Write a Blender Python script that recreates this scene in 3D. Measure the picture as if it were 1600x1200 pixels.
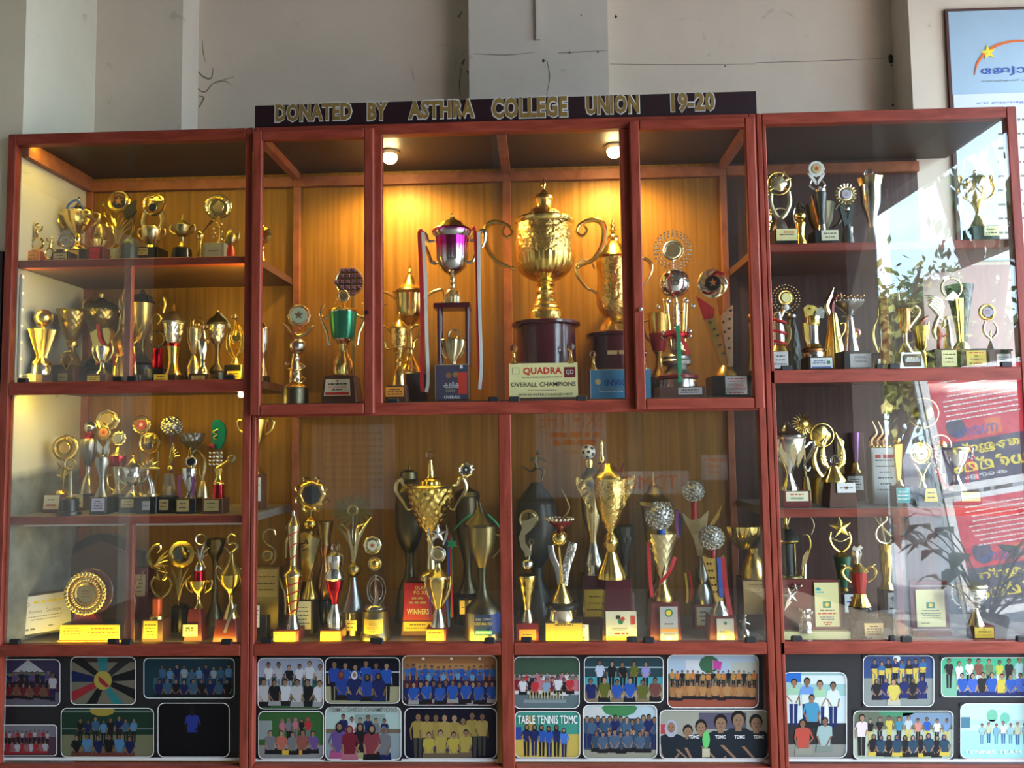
import bpy, bmesh, math, random
import numpy as np
from mathutils import Vector, Matrix
rnd = random.Random(7)
SC = bpy.context.scene
COL = SC.collection
for o in list(bpy.data.objects): bpy.data.objects.remove(o)

# ------------------------------------------------------------------ camera
FPX = 1200.0
YAW, PITCH, ROLL = [math.radians(a) for a in (-2.05305, 3.91878, -0.76224)]
CAM = np.array([0.0, -2.75, 1.6])
def _basis():
    cy, sy, cp, sp, cr, sr = math.cos(YAW), math.sin(YAW), math.cos(PITCH), math.sin(PITCH), math.cos(ROLL), math.sin(ROLL)
    f = np.array([sy*cp, cy*cp, sp]); r = np.array([cy, -sy, 0]); u = np.cross(r, f)
    return cr*r+sr*u, -sr*r+cr*u, f
BR, BU, BF = _basis()
cam = bpy.data.cameras.new('camera'); camo = bpy.data.objects.new('camera', cam); COL.objects.link(camo)
cam.sensor_fit = 'HORIZONTAL'; cam.sensor_width = 36.0; cam.lens = 36.0*FPX/1600.0; cam.clip_start = 0.05; cam.clip_end = 300
camo.matrix_world = Matrix(((BR[0], BU[0], -BF[0], CAM[0]), (BR[1], BU[1], -BF[1], CAM[1]), (BR[2], BU[2], -BF[2], CAM[2]), (0, 0, 0, 1)))
SC.camera = camo

# ------------------------------------------------------------------ colour management, sky, sun
vs = SC.view_settings
vs.view_transform = 'Standard'; vs.look = 'None'; vs.gamma = 1.0; vs.use_curve_mapping = False
vs.exposure = 0.86
SC.cycles.max_bounces = 10; SC.cycles.transparent_max_bounces = 24; SC.cycles.glossy_bounces = 5
SC.cycles.diffuse_bounces = 4; SC.cycles.transmission_bounces = 6
SC.cycles.caustics_reflective = False; SC.cycles.caustics_refractive = False
SC.cycles.sample_clamp_indirect = 6.0

SKY_STRENGTH = 8.6
SUN_STRENGTH = 16.0
def make_world():
    w = bpy.data.worlds.new('sky'); SC.world = w; w.use_nodes = True
    nt = w.node_tree; N = nt.nodes; L = nt.links; N.clear()
    out = N.new('ShaderNodeOutputWorld'); bg = N.new('ShaderNodeBackground')
    tc = N.new('ShaderNodeTexCoord'); sep = N.new('ShaderNodeSeparateXYZ'); L.new(tc.outputs['Generated'], sep.inputs[0])
    ramp = N.new('ShaderNodeValToRGB'); L.new(sep.outputs['Z'], ramp.inputs[0])
    e = ramp.color_ramp.elements
    e[0].position = 0.0; e[0].color = (0.58, 0.80, 1.0, 1)
    e[1].position = 0.75; e[1].color = (0.45, 0.62, 0.88, 1)
    noi = N.new('ShaderNodeTexNoise'); noi.inputs['Scale'].default_value = 5.0; noi.inputs['Detail'].default_value = 5
    L.new(tc.outputs['Generated'], noi.inputs['Vector'])
    cr = N.new('ShaderNodeValToRGB'); cr.color_ramp.elements[0].position = 0.46; cr.color_ramp.elements[1].position = 0.68
    L.new(noi.outputs['Fac'], cr.inputs[0])
    mix = N.new('ShaderNodeMixRGB'); L.new(cr.outputs[0], mix.inputs[0]); L.new(ramp.outputs[0], mix.inputs[1])
    mix.inputs[2].default_value = (0.98, 1.05, 1.10, 1)
    L.new(mix.outputs[0], bg.inputs[0]); bg.inputs[1].default_value = SKY_STRENGTH
    L.new(bg.outputs[0], out.inputs[0])
make_world()
def sun():
    l = bpy.data.lights.new('sun', 'SUN'); l.energy = SUN_STRENGTH; l.angle = 0.01; l.color = (1.0, 0.93, 0.82)
    o = bpy.data.objects.new('sun', l); COL.objects.link(o)
    d = Vector((0.20, 0.62, 0.75)).normalized()          # towards the sun, high over the right
    o.rotation_euler = d.to_track_quat('Z', 'Y').to_euler(); o.location = (20, 10, 30)
sun()
def portal():
    l = bpy.data.lights.new('opening_portal', 'AREA'); l.shape = 'RECTANGLE'; l.size = 4.2; l.size_y = 3.5
    l.cycles.is_portal = True
    o = bpy.data.objects.new('opening_portal', l); COL.objects.link(o)
    o.location = (3.02, -2.2, 1.78); o.rotation_euler = Vector((1, 0, 0)).to_track_quat('Z', 'Y').to_euler()
    return o
portal()
WARM = (1.0, 0.70, 0.07)
AMBER = (1.0, 0.62, 0.17)
def area_light(name, loc, to, sx, sy, power, col):
    l = bpy.data.lights.new(name, 'AREA'); l.shape = 'RECTANGLE'; l.size = sx; l.size_y = sy; l.energy = power; l.color = col
    o = bpy.data.objects.new(name, l); COL.objects.link(o); o.location = loc
    d = Vector(loc)-Vector(to); o.rotation_euler = d.to_track_quat('Z', 'Y').to_euler()
    return o
def spot_light(name, loc, power, col, rad=0.02, ang=150):
    l = bpy.data.lights.new(name, 'SPOT'); l.energy = power; l.color = col; l.shadow_soft_size = rad; l.spot_size = math.radians(ang); l.spot_blend = 0.6
    o = bpy.data.objects.new(name, l); COL.objects.link(o); o.location = loc
    return o

# ------------------------------------------------------------------ picture rays -> real places on known planes
def ray(u, v): return BF + BR*((u-800)/FPX) + BU*((600-v)/FPX)
def on_y(u, v, Y): d = ray(u, v); return CAM + d*((Y-CAM[1])/d[1])

# ------------------------------------------------------------------ materials
MATS = {}
def _new(name):
    m = bpy.data.materials.new(name); m.use_nodes = True
    return m, m.node_tree.nodes, m.node_tree.links, m.node_tree.nodes['Principled BSDF']
def mat(name, col, rough=0.5, metal=0.0, bump=0.0, bscale=60, var=0.0, vscale=8, coat=0.0, trans=0.0, ior=1.45, emit=None, es=0.0):
    m, N, L, p = _new(name)
    c = (col[0], col[1], col[2], 1)
    p.inputs['Base Color'].default_value = c; p.inputs['Roughness'].default_value = rough; p.inputs['Metallic'].default_value = metal
    p.inputs['Coat Weight'].default_value = coat; p.inputs['Transmission Weight'].default_value = trans; p.inputs['IOR'].default_value = ior
    if emit: p.inputs['Emission Color'].default_value = (*emit, 1); p.inputs['Emission Strength'].default_value = es
    if var or bump:
        tc = N.new('ShaderNodeTexCoord')
    if var:
        n = N.new('ShaderNodeTexNoise'); n.inputs['Scale'].default_value = vscale; n.inputs['Detail'].default_value = 5
        L.new(tc.outputs['Object'], n.inputs['Vector'])
        mx = N.new('ShaderNodeMixRGB'); L.new(n.outputs['Fac'], mx.inputs[0])
        mx.inputs[1].default_value = tuple(x*(1-var) for x in c[:3])+(1,); mx.inputs[2].default_value = tuple(min(1, x*(1+var)) for x in c[:3])+(1,)
        L.new(mx.outputs[0], p.inputs['Base Color'])
    if bump:
        n = N.new('ShaderNodeTexNoise'); n.inputs['Scale'].default_value = bscale; n.inputs['Detail'].default_value = 3
        L.new(tc.outputs['Object'], n.inputs['Vector'])
        b = N.new('ShaderNodeBump'); b.inputs['Strength'].default_value = min(1, bump); b.inputs['Distance'].default_value = 0.004 if bump < 0.5 else 0.008
        L.new(n.outputs['Fac'], b.inputs['Height']); L.new(b.outputs[0], p.inputs['Normal'])
    MATS[name] = m
    return m
def wood(name, dark, light, rough, scale=(1, 1, 9), dist=2.0, freq=3.0, coat=0.0, bands=0):
    m, N, L, p = _new(name)
    tc = N.new('ShaderNodeTexCoord'); mp = N.new('ShaderNodeMapping'); L.new(tc.outputs['Object'], mp.inputs[0])
    mp.inputs['Scale'].default_value = scale
    n = N.new('ShaderNodeTexNoise'); n.inputs['Scale'].default_value = freq; n.inputs['Detail'].default_value = 7; n.inputs['Distortion'].default_value = dist
    L.new(mp.outputs[0], n.inputs['Vector'])
    r = N.new('ShaderNodeValToRGB'); L.new(n.outputs['Fac'], r.inputs[0])
    r.color_ramp.elements[0].position = 0.32; r.color_ramp.elements[0].color = (*dark, 1)
    r.color_ramp.elements[1].position = 0.66; r.color_ramp.elements[1].color = (*light, 1)
    L.new(r.outputs[0], p.inputs['Base Color']); p.inputs['Roughness'].default_value = rough; p.inputs['Coat Weight'].default_value = coat; p.inputs['Specular IOR Level'].default_value = 0.22
    b = N.new('ShaderNodeBump'); b.inputs['Strength'].default_value = 0.12; b.inputs['Distance'].default_value = 0.002
    L.new(n.outputs['Fac'], b.inputs['Height']); L.new(b.outputs[0], p.inputs['Normal'])
    MATS[name] = m
    return m
def plaster(name, col, dirt, dado=None, zd=0):
    m, N, L, p = _new(name)
    tc = N.new('ShaderNodeTexCoord')
    n1 = N.new('ShaderNodeTexNoise'); n1.inputs['Scale'].default_value = 1.6; n1.inputs['Detail'].default_value = 8; n1.inputs['Roughness'].default_value = 0.65
    L.new(tc.outputs['Object'], n1.inputs['Vector'])
    r1 = N.new('ShaderNodeValToRGB'); L.new(n1.outputs['Fac'], r1.inputs[0])
    r1.color_ramp.elements[0].position = 0.35; r1.color_ramp.elements[0].color = tuple(c*0.90 for c in col)+(1,)
    r1.color_ramp.elements[1].position = 0.60; r1.color_ramp.elements[1].color = (*col, 1)
    # scattered dark specks and smears
    n2 = N.new('ShaderNodeTexNoise'); n2.inputs['Scale'].default_value = 9; n2.inputs['Detail'].default_value = 6; n2.inputs['Distortion'].default_value = 1.2
    L.new(tc.outputs['Object'], n2.inputs['Vector'])
    r2 = N.new('ShaderNodeValToRGB'); L.new(n2.outputs['Fac'], r2.inputs[0])
    r2.color_ramp.elements[0].position = 0.66; r2.color_ramp.elements[1].position = 0.80; r2.color_ramp.elements[1].color = (0.55, 0.55, 0.55, 1)
    mx = N.new('ShaderNodeMixRGB'); L.new(r2.outputs[0], mx.inputs[0]); L.new(r1.outputs[0], mx.inputs[1]); mx.inputs[2].default_value = (*dirt, 1)
    last = mx.outputs[0]
    if dado:
        sep = N.new('ShaderNodeSeparateXYZ'); L.new(tc.outputs['Object'], sep.inputs[0])
        ad = N.new('ShaderNodeMath'); ad.operation = 'MULTIPLY_ADD'; L.new(n1.outputs['Fac'], ad.inputs[0]); ad.inputs[1].default_value = 0.12; L.new(sep.outputs['Z'], ad.inputs[2])
        lt = N.new('ShaderNodeMapRange'); L.new(ad.outputs[0], lt.inputs[0]); lt.inputs[1].default_value = zd+0.03; lt.inputs[2].default_value = zd+0.07; lt.inputs[3].default_value = 1; lt.inputs[4].default_value = 0
        n3 = N.new('ShaderNodeTexNoise'); n3.inputs['Scale'].default_value = 12; n3.inputs['Detail'].default_value = 8; L.new(tc.outputs['Object'], n3.inputs['Vector'])
        r3 = N.new('ShaderNodeValToRGB'); L.new(n3.outputs['Fac'], r3.inputs[0])
        r3.color_ramp.elements[0].position = 0.3; r3.color_ramp.elements[0].color = tuple(c*0.6 for c in dado)+(1,)
        r3.color_ramp.elements[1].position = 0.7; r3.color_ramp.elements[1].color = tuple(c*1.3 for c in dado)+(1,)
        m2 = N.new('ShaderNodeMixRGB'); L.new(lt.outputs[0], m2.inputs[0]); L.new(last, m2.inputs[1]); L.new(r3.outputs[0], m2.inputs[2]); last = m2.outputs[0]
    L.new(last, p.inputs['Base Color']); p.inputs['Roughness'].default_value = 0.85
    b = N.new('ShaderNodeBump'); b.inputs['Strength'].default_value = 0.25; b.inputs['Distance'].default_value = 0.004
    L.new(n2.outputs['Fac'], b.inputs['Height']); L.new(b.outputs[0], p.inputs['Normal'])
    MATS[name] = m
    return m
def glass_mat():
    m, N, L, p = _new('pane_glass'); N.remove(p)
    out = N['Material Output']
    tr = N.new('ShaderNodeBsdfTransparent'); tr.inputs[0].default_value = (0.965, 0.98, 0.968, 1)
    gl = N.new('ShaderNodeBsdfGlossy'); gl.inputs['Roughness'].default_value = 0.0; gl.inputs['Color'].default_value = (1, 1, 1, 1)
    fr = N.new('ShaderNodeFresnel'); gm = N.new('ShaderNodeNewGeometry'); im = N.new('ShaderNodeMapRange'); L.new(gm.outputs['Backfacing'], im.inputs[0])
    im.inputs[3].default_value = 1.52; im.inputs[4].default_value = 1/1.52; L.new(im.outputs[0], fr.inputs['IOR'])    # same reflectance on both faces of the thin sheet
    # a thin film of dust and wipe marks
    tc = N.new('ShaderNodeTexCoord'); n = N.new('ShaderNodeTexNoise'); n.inputs['Scale'].default_value = 7; n.inputs['Detail'].default_value = 8; n.inputs['Distortion'].default_value = 2
    L.new(tc.outputs['Object'], n.inputs['Vector'])
    mr = N.new('ShaderNodeMapRange'); L.new(n.outputs['Fac'], mr.inputs[0]); mr.inputs[1].default_value = 0.45; mr.inputs[2].default_value = 0.85; mr.inputs[3].default_value = 0.0008; mr.inputs[4].default_value = 0.007
    df = N.new('ShaderNodeBsdfDiffuse'); df.inputs[0].default_value = (0.7, 0.7, 0.68, 1)
    m1 = N.new('ShaderNodeMixShader'); L.new(fr.outputs[0], m1.inputs[0]); L.new(tr.outputs[0], m1.inputs[1]); L.new(gl.outputs[0], m1.inputs[2])
    m2 = N.new('ShaderNodeMixShader'); L.new(mr.outputs[0], m2.inputs[0]); L.new(m1.outputs[0], m2.inputs[1]); L.new(df.outputs[0], m2.inputs[2])
    L.new(m2.outputs[0], out.inputs[0]); MATS['pane_glass'] = m
def gradient_cup():
    # magenta lacquer that fades to chrome down the bowl (the cup's own finish)
    m, N, L, p = _new('magenta_fade')
    tc = N.new('ShaderNodeTexCoord'); sep = N.new('ShaderNodeSeparateXYZ'); L.new(tc.outputs['Generated'], sep.inputs[0])
    r = N.new('ShaderNodeValToRGB'); L.new(sep.outputs['Z'], r.inputs[0])
    r.color_ramp.elements[0].position = 0.42; r.color_ramp.elements[0].color = (0.62, 0.62, 0.66, 1)
    r.color_ramp.elements[1].position = 0.78; r.color_ramp.elements[1].color = (0.58, 0.02, 0.30, 1)
    L.new(r.outputs[0], p.inputs['Base Color']); p.inputs['Metallic'].default_value = 1; p.inputs['Roughness'].default_value = 0.14
    MATS['magenta_fade'] = m
def print_mat():
    m, N, L, p = _new('printed_photo')
    a = N.new('ShaderNodeVertexColor'); a.layer_name = 'Col'; L.new(a.outputs[0], p.inputs['Base Color']); p.inputs['Roughness'].default_value = 0.45
    p.inputs['Specular IOR Level'].default_value = 0.2
    MATS['printed_photo'] = m
glass_mat(); gradient_cup(); print_mat()
wood('frame_wood', (0.17, 0.027, 0.014), (0.28, 0.052, 0.030), 0.45, (1, 1, 1), 1.2, 14, 0.0)
wood('frame_wood_v', (0.17, 0.027, 0.014), (0.28, 0.052, 0.030), 0.45, (9, 9, 1.2), 0.6, 5, 0.0)
wood('frame_wood_h', (0.17, 0.027, 0.014), (0.28, 0.052, 0.030), 0.45, (1.2, 9, 9), 0.6, 5, 0.0)
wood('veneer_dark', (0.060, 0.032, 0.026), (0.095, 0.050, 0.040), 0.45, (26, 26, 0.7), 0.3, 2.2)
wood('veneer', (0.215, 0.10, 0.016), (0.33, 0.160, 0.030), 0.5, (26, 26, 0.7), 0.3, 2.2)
wood('batten', (0.26, 0.085, 0.04), (0.36, 0.13, 0.06), 0.45, (4, 4, 4), 0.6, 4)
mat('ceiling_board', (0.045, 0.026, 0.015), 0.5, var=0.25, vscale=3)
mat('shelf_top', (0.20, 0.17, 0.15), 0.35, var=0.2)
mat('shelf_under', (0.11, 0.05, 0.032), 0.45, var=0.2)
plaster('plaster', (0.72, 0.625, 0.50), (0.25, 0.22, 0.17))
plaster('plaster_pier', (0.70, 0.64, 0.48), (0.22, 0.20, 0.15), (0.20, 0.20, 0.17), 1.50)
plaster('plaster_dark_base', (0.72, 0.625, 0.50), (0.25, 0.22, 0.17), (0.055, 0.05, 0.05), 1.78)  # right pier, dark grey towards the bottom
plaster('plaster_grey', (0.60, 0.555, 0.47), (0.25, 0.24, 0.22))
mat('poster_sheet', (0.36, 0.35, 0.34), 0.6)
mat('pink_tone', (0.46, 0.33, 0.29), 0.8, var=0.08, vscale=3)  # darker pink put on the pier to lower its brightness
mat('ceiling_paint', (0.10, 0.095, 0.09), 0.9, var=0.1, vscale=2)
mat('floor_tile', (0.34, 0.28, 0.22), 0.35, var=0.12, vscale=3)
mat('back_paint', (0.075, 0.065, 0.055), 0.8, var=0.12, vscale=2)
mat('paving', (0.24, 0.25, 0.26), 0.9, var=0.2, vscale=1)
mat('grass', (0.06, 0.11, 0.03), 0.9, var=0.5, vscale=3)
mat('bark', (0.10, 0.07, 0.05), 0.9, var=0.3)
mat('leaf_a', (0.10, 0.18, 0.06), 0.6, var=0.5, vscale=2)
mat('leaf_b', (0.20, 0.19, 0.03), 0.6, var=0.4, vscale=2)
mat('leaf_c', (0.06, 0.11, 0.06), 0.6, var=0.4, vscale=2)
mat('leaf_pot_backlit', (0.012, 0.03, 0.012), 0.45)  # near black green stands in for the backlit shade on the plants
# trophies
mat('gold', (0.86, 0.61, 0.16), 0.24, 1, 0.15, 40)
mat('gold_bright', (0.95, 0.72, 0.22), 0.17, 1)
mat('gold_emboss', (0.80, 0.56, 0.17), 0.27, 1, 1.0, 46)
mat('champagne', (0.84, 0.72, 0.42), 0.26, 1, 0.1, 60)
mat('champagne_emboss', (0.80, 0.66, 0.36), 0.27, 1, 0.9, 60)
mat('brass_old', (0.42, 0.33, 0.14), 0.34, 1, 0.2, 30)
mat('bronze_dark', (0.15, 0.13, 0.08), 0.38, 1, 0.15, 30)
mat('copper', (0.52, 0.27, 0.12), 0.25, 1)
mat('silver', (0.76, 0.75, 0.71), 0.18, 1, 0.1, 50)
mat('chrome', (0.82, 0.82, 0.84), 0.06, 1)
mat('silver_emboss', (0.74, 0.73, 0.68), 0.25, 1, 0.9, 60)
mat('pewter', (0.40, 0.40, 0.39), 0.32, 1, 0.15, 40)
mat('smoke_grey', (0.075, 0.08, 0.075), 0.35, 0.5)
mat('red_metal', (0.55, 0.02, 0.035), 0.22, 1)
mat('dark_red', (0.20, 0.015, 0.02), 0.3, 0.2)
mat('red_enamel', (0.50, 0.02, 0.02), 0.3)
mat('orange_red', (0.75, 0.12, 0.02), 0.35, 0.3)
mat('teal_metal', (0.01, 0.32, 0.28), 0.25, 0.7)
mat('green_metal', (0.05, 0.30, 0.16), 0.3, 0.6)
mat('green_enamel', (0.01, 0.10, 0.045), 0.35)
mat('pale_green', (0.50, 0.66, 0.46), 0.5)
mat('purple', (0.35, 0.12, 0.38), 0.3, 0.6)
mat('violet', (0.13, 0.07, 0.20), 0.3, 0.3)
mat('white_gloss', (0.80, 0.80, 0.76), 0.3)
mat('black_gloss', (0.014, 0.013, 0.014), 0.22)
mat('black_matt', (0.012, 0.012, 0.012), 0.6)
mat('rubber', (0.008, 0.008, 0.008), 0.6)
mat('maroon_gloss', (0.085, 0.010, 0.016), 0.2, coat=0.4)
mat('maroon_wood', (0.14, 0.020, 0.018), 0.35, var=0.25, vscale=20)
mat('brown_wood', (0.10, 0.04, 0.022), 0.4, var=0.3, vscale=18)
mat('dark_wood', (0.028, 0.016, 0.010), 0.4, var=0.3, vscale=14)
mat('marble_grey', (0.27, 0.27, 0.25), 0.35, var=0.3, vscale=30)
mat('label_yellow', (0.86, 0.60, 0.06), 0.45)
mat('label_pale', (0.84, 0.76, 0.36), 0.45)
mat('label_cream', (0.80, 0.76, 0.52), 0.5)
mat('label_white', (0.78, 0.77, 0.73), 0.5)
mat('label_lilac', (0.55, 0.52, 0.66), 0.5)
mat('label_grey', (0.42, 0.42, 0.42), 0.4, 0.3)
mat('label_silver', (0.62, 0.62, 0.60), 0.35, 0.6)
mat('label_gold', (0.66, 0.50, 0.22), 0.35, 0.6)
mat('label_orange', (0.88, 0.34, 0.04), 0.45)
mat('label_red', (0.52, 0.02, 0.03), 0.45)
mat('label_blue', (0.05, 0.20, 0.34), 0.35, var=0.5, vscale=9)
mat('label_navy', (0.02, 0.05, 0.22), 0.4)
mat('label_teal', (0.05, 0.35, 0.36), 0.4)
mat('label_green', (0.02, 0.22, 0.08), 0.45)
mat('ink_black', (0.02, 0.018, 0.015), 0.6)
mat('ink_grey', (0.20, 0.18, 0.14), 0.6)
mat('ink_red', (0.62, 0.04, 0.02), 0.5)
mat('ink_brown', (0.28, 0.13, 0.04), 0.6)
mat('ink_white', (0.80, 0.80, 0.78), 0.5)
mat('ink_blue', (0.03, 0.08, 0.36), 0.5)
mat('ink_green', (0.03, 0.28, 0.10), 0.5)
mat('ink_yellow', (0.85, 0.70, 0.05), 0.5)
mat('ink_teal', (0.08, 0.50, 0.50), 0.5)
mat('ribbon_red', (0.55, 0.02, 0.03), 0.5)
mat('ribbon_white', (0.78, 0.76, 0.74), 0.5)
mat('ribbon_blue', (0.04, 0.10, 0.42), 0.45)
mat('ribbon_navy', (0.05, 0.06, 0.22), 0.5)
mat('ribbon_green', (0.02, 0.30, 0.12), 0.5)
mat('ribbon_yellow', (0.70, 0.45, 0.05), 0.5)
mat('ribbon_silver', (0.6, 0.6, 0.6), 0.3, 0.7)
mat('crystal', (0.95, 0.96, 0.95), 0.03, trans=1.0, ior=1.4)
mat('clear_acrylic', (0.90, 0.92, 0.90), 0.05, trans=0.9, ior=1.2)
mat('mirror_dark', (0.35, 0.37, 0.35), 0.08, 1)
mat('sign_black', (0.018, 0.006, 0.008), 0.4)
mat('sign_gold', (0.19, 0.120, 0.030), 0.45)
mat('sign_white', (0.55, 0.55, 0.54), 0.5)
mat('board_black', (0.006, 0.006, 0.008), 0.55)
mat('poster_blue', (0.36, 0.50, 0.62), 0.45, var=0.12, vscale=3)
mat('poster_pale', (0.60, 0.67, 0.74), 0.45)
mat('poster_red', (0.62, 0.04, 0.06), 0.5)
mat('poster_dark', (0.06, 0.05, 0.09), 0.5)
mat('poster_white', (0.75, 0.75, 0.76), 0.5)
mat('poster_orange', (0.75, 0.16, 0.03), 0.5)
mat('rust', (0.09, 0.04, 0.03), 0.8)
mat('lamp_glow', (1, 0.8, 0.4), 0.5, emit=(1.0, 0.74, 0.30), es=60)
mat('strip_dim', (0.8, 0.75, 0.6), 0.5, emit=(1.0, 0.74, 0.32), es=0.8)
mat('strip_glow', (1, 0.8, 0.4), 0.5, emit=(1.0, 0.74, 0.32), es=9)
mat('lamp_metal', (0.7, 0.68, 0.62), 0.3, 1)

# ------------------------------------------------------------------ mesh helpers
def mesh_obj(name, verts, faces, m, parent=None, sharp=38, smooth=True, solid=True):
    me = bpy.data.meshes.new(name)
    me.from_pydata([tuple(v) for v in verts], [], faces)
    me.validate()
    if solid:
        bm = bmesh.new(); bm.from_mesh(me); bmesh.ops.recalc_face_normals(bm, faces=bm.faces); bm.to_mesh(me); bm.free()
    if smooth:
        me.polygons.foreach_set('use_smooth', [True]*len(me.polygons)); me.set_sharp_from_angle(angle=math.radians(sharp))
    me.materials.append(MATS[m] if isinstance(m, str) else m)
    me.update()
    o = bpy.data.objects.new(name, me); COL.objects.link(o)
    if parent: o.parent = parent
    return o
def tag(o, label=None, cat=None, group=None, kind=None):
    if label: o['label'] = label
    if cat: o['category'] = cat
    if group: o['group'] = group
    if kind: o['kind'] = kind
    return o
def empty(name, loc):
    o = bpy.data.objects.new(name, None); COL.objects.link(o); o.location = loc; o.empty_display_size = 0.02
    return o
def box_geo(x0, x1, y0, y1, z0, z1, bev=0.0, taper=1.0):
    """box with (optionally) chamfered vertical and top edges; taper scales the top"""
    if bev <= 0:
        cx, cy = (x0+x1)/2, (y0+y1)/2
        t = lambda x, c: c+(x-c)*taper
        v = [(x0, y0, z0), (x1, y0, z0), (x1, y1, z0), (x0, y1, z0), (t(x0, cx), t(y0, cy), z1), (t(x1, cx), t(y0, cy), z1), (t(x1, cx), t(y1, cy), z1), (t(x0, cx), t(y1, cy), z1)]
        return v, [(0, 3, 2, 1), (4, 5, 6, 7), (0, 1, 5, 4), (1, 2, 6, 5), (2, 3, 7, 6), (3, 0, 4, 7)]
    b = min(bev, (x1-x0)*0.4, (y1-y0)*0.4, (z1-z0)*0.4)
    cx, cy = (x0+x1)/2, (y0+y1)/2
    V = []; F = []
    def ringv(z, s, ins):
        X0, X1, Y0, Y1 = cx+(x0-cx)*s+ins, cx+(x1-cx)*s-ins, cy+(y0-cy)*s+ins, cy+(y1-cy)*s-ins
        return [(X0+b, Y0, z), (X1-b, Y0, z), (X1, Y0+b, z), (X1, Y1-b, z), (X1-b, Y1, z), (X0+b, Y1, z), (X0, Y1-b, z), (X0, Y0+b, z)]
    h = z1-z0
    for z, ins in ((z0, 0.0), (z1-b, 0.0), (z1, b*0.8)):
        V += ringv(z, 1+(taper-1)*((z-z0)/h), ins)
    for r in range(2):
        for k in range(8):
            F.append((r*8+k, r*8+(k+1) % 8, r*8+8+(k+1) % 8, r*8+8+k))
    F.append(tuple(range(7, -1, -1))); F.append(tuple(range(16, 24)))
    return V, F
def box(name, m, x0, x1, y0, y1, z0, z1, parent=None, bev=0.0, taper=1.0):
    if x0 > x1: x0, x1 = x1, x0
    if z0 > z1: z0, z1 = z1, z0
    v, f = box_geo(x0, x1, y0, y1, z0, z1, bev, taper)
    return mesh_obj(name, v, f, m, parent, 30)
def lathe_geo(prof, seg=28, axis='z', flute=None, bump=None, flat=1.0):
    """prof: (radius, height) pairs; flute=(n, amp); bump=(n around, n rows, amp)"""
    P = list(prof)
    if bump or flute:                                        # resample so that relief has vertices to live on
        n = (bump[1]*4 if bump else len(P)*3); d = [0]
        for a, b in zip(P, P[1:]): d.append(d[-1]+math.hypot(b[0]-a[0], b[1]-a[1]))
        if bump:
            q = [d[-1]*i/n for i in range(n+1)]
            P = [(float(np.interp(s, d, [p[0] for p in P])), float(np.interp(s, d, [p[1] for p in P]))) for s in q]
            seg = bump[0]*4
        else: seg = max(seg, flute[0]*4)
    V = []; F = []; n = len(P); idx = []
    for i, (r, h) in enumerate(P):
        if r < 1e-5: idx.append([len(V)]); V.append((0, 0, h)); continue
        row = []
        for k in range(seg):
            a = 2*math.pi*k/seg; rr = r
            if flute: rr = r*(1+flute[1]*math.cos(flute[0]*a))
            if bump: rr = r*(1+bump[2]*math.cos(bump[0]*a+(math.pi if (i//4) % 2 else 0))*math.sin(math.pi*(i % 4)/4))
            row.append(len(V)); V.append((rr*math.cos(a), rr*math.sin(a)*flat, h))
        idx.append(row)
    for i in range(n-1):
        A, B = idx[i], idx[i+1]
        for k in range(seg):
            k2 = (k+1) % seg
            if len(A) == 1 and len(B) == 1: break
            if len(A) == 1: F.append((A[0], B[k], B[k2]))
            elif len(B) == 1: F.append((A[k], B[0], A[k2]))
            else: F.append((A[k], B[k], B[k2], A[k2]))
    if len(idx[0]) > 1: F.append(tuple(idx[0]))
    if len(idx[-1]) > 1: F.append(tuple(reversed(idx[-1])))
    if axis == 'y': V = [(x, -z, y) for x, y, z in V]        # height points at the viewer (-Y)
    return V, F
def spline(pts, n=6):
    P = [np.array(p, float) for p in pts]
    if len(P) < 3: return P
    E = [2*P[0]-P[1]]+P+[2*P[-1]-P[-2]]; out = []
    for i in range(1, len(E)-2):
        for k in range(n):
            t = k/n; a, b, c, d = E[i-1:i+3]
            out.append(0.5*((2*b)+(-a+c)*t+(2*a-5*b+4*c-d)*t*t+(-a+3*b-3*c+d)*t**3))
    out.append(P[-1]); return out
def tube_geo(pts, r, seg=7, flat=None, closed=False, sub=5):
    """pts in metres (x,y,z); r number or per-point list; flat=(half width, half thickness) gives a ribbon"""
    S = spline(pts, sub) if len(pts) > 2 else [np.array(p, float) for p in pts]
    n = len(S)
    if isinstance(r, (list, tuple)):
        R = np.interp(np.linspace(0, 1, n), np.linspace(0, 1, len(r)), r)
    else: R = np.full(n, r)
    V = []; F = []
    for i in range(n):
        a = S[max(0, i-1)]; b = S[min(n-1, i+1)]
        t = b-a; t /= (np.linalg.norm(t)+1e-12)
        ref = np.array([0, 1.0, 0]) if abs(t[1]) < 0.95 else np.array([1.0, 0, 0])
        s = np.cross(t, ref); s /= np.linalg.norm(s); w = np.cross(s, t)
        for k in range(seg):
            an = 2*math.pi*(k+0.5)/seg
            if flat: V.append(S[i]+s*math.cos(an)*flat[0]*1.2*(R[i]/(R.max()+1e-12))+w*math.sin(an)*flat[1])
            else: V.append(S[i]+s*math.cos(an)*R[i]+w*math.sin(an)*R[i])
    for i in range(n-1):
        for k in range(seg):
            k2 = (k+1) % seg
            F.append((i*seg+k, i*seg+k2, (i+1)*seg+k2, (i+1)*seg+k))
    F.append(tuple(range(seg-1, -1, -1))); F.append(tuple((n-1)*seg+k for k in range(seg)))
    return V, F
def prism_geo(pts, y0, y1):
    n = len(pts)
    V = [(x, y0, z) for x, z in pts]+[(x, y1, z) for x, z in pts]
    F = [tuple(range(n)), tuple(range(2*n-1, n-1, -1))]+[(k, k+n, (k+1) % n+n, (k+1) % n) for k in range(n)]
    return V, F
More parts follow.
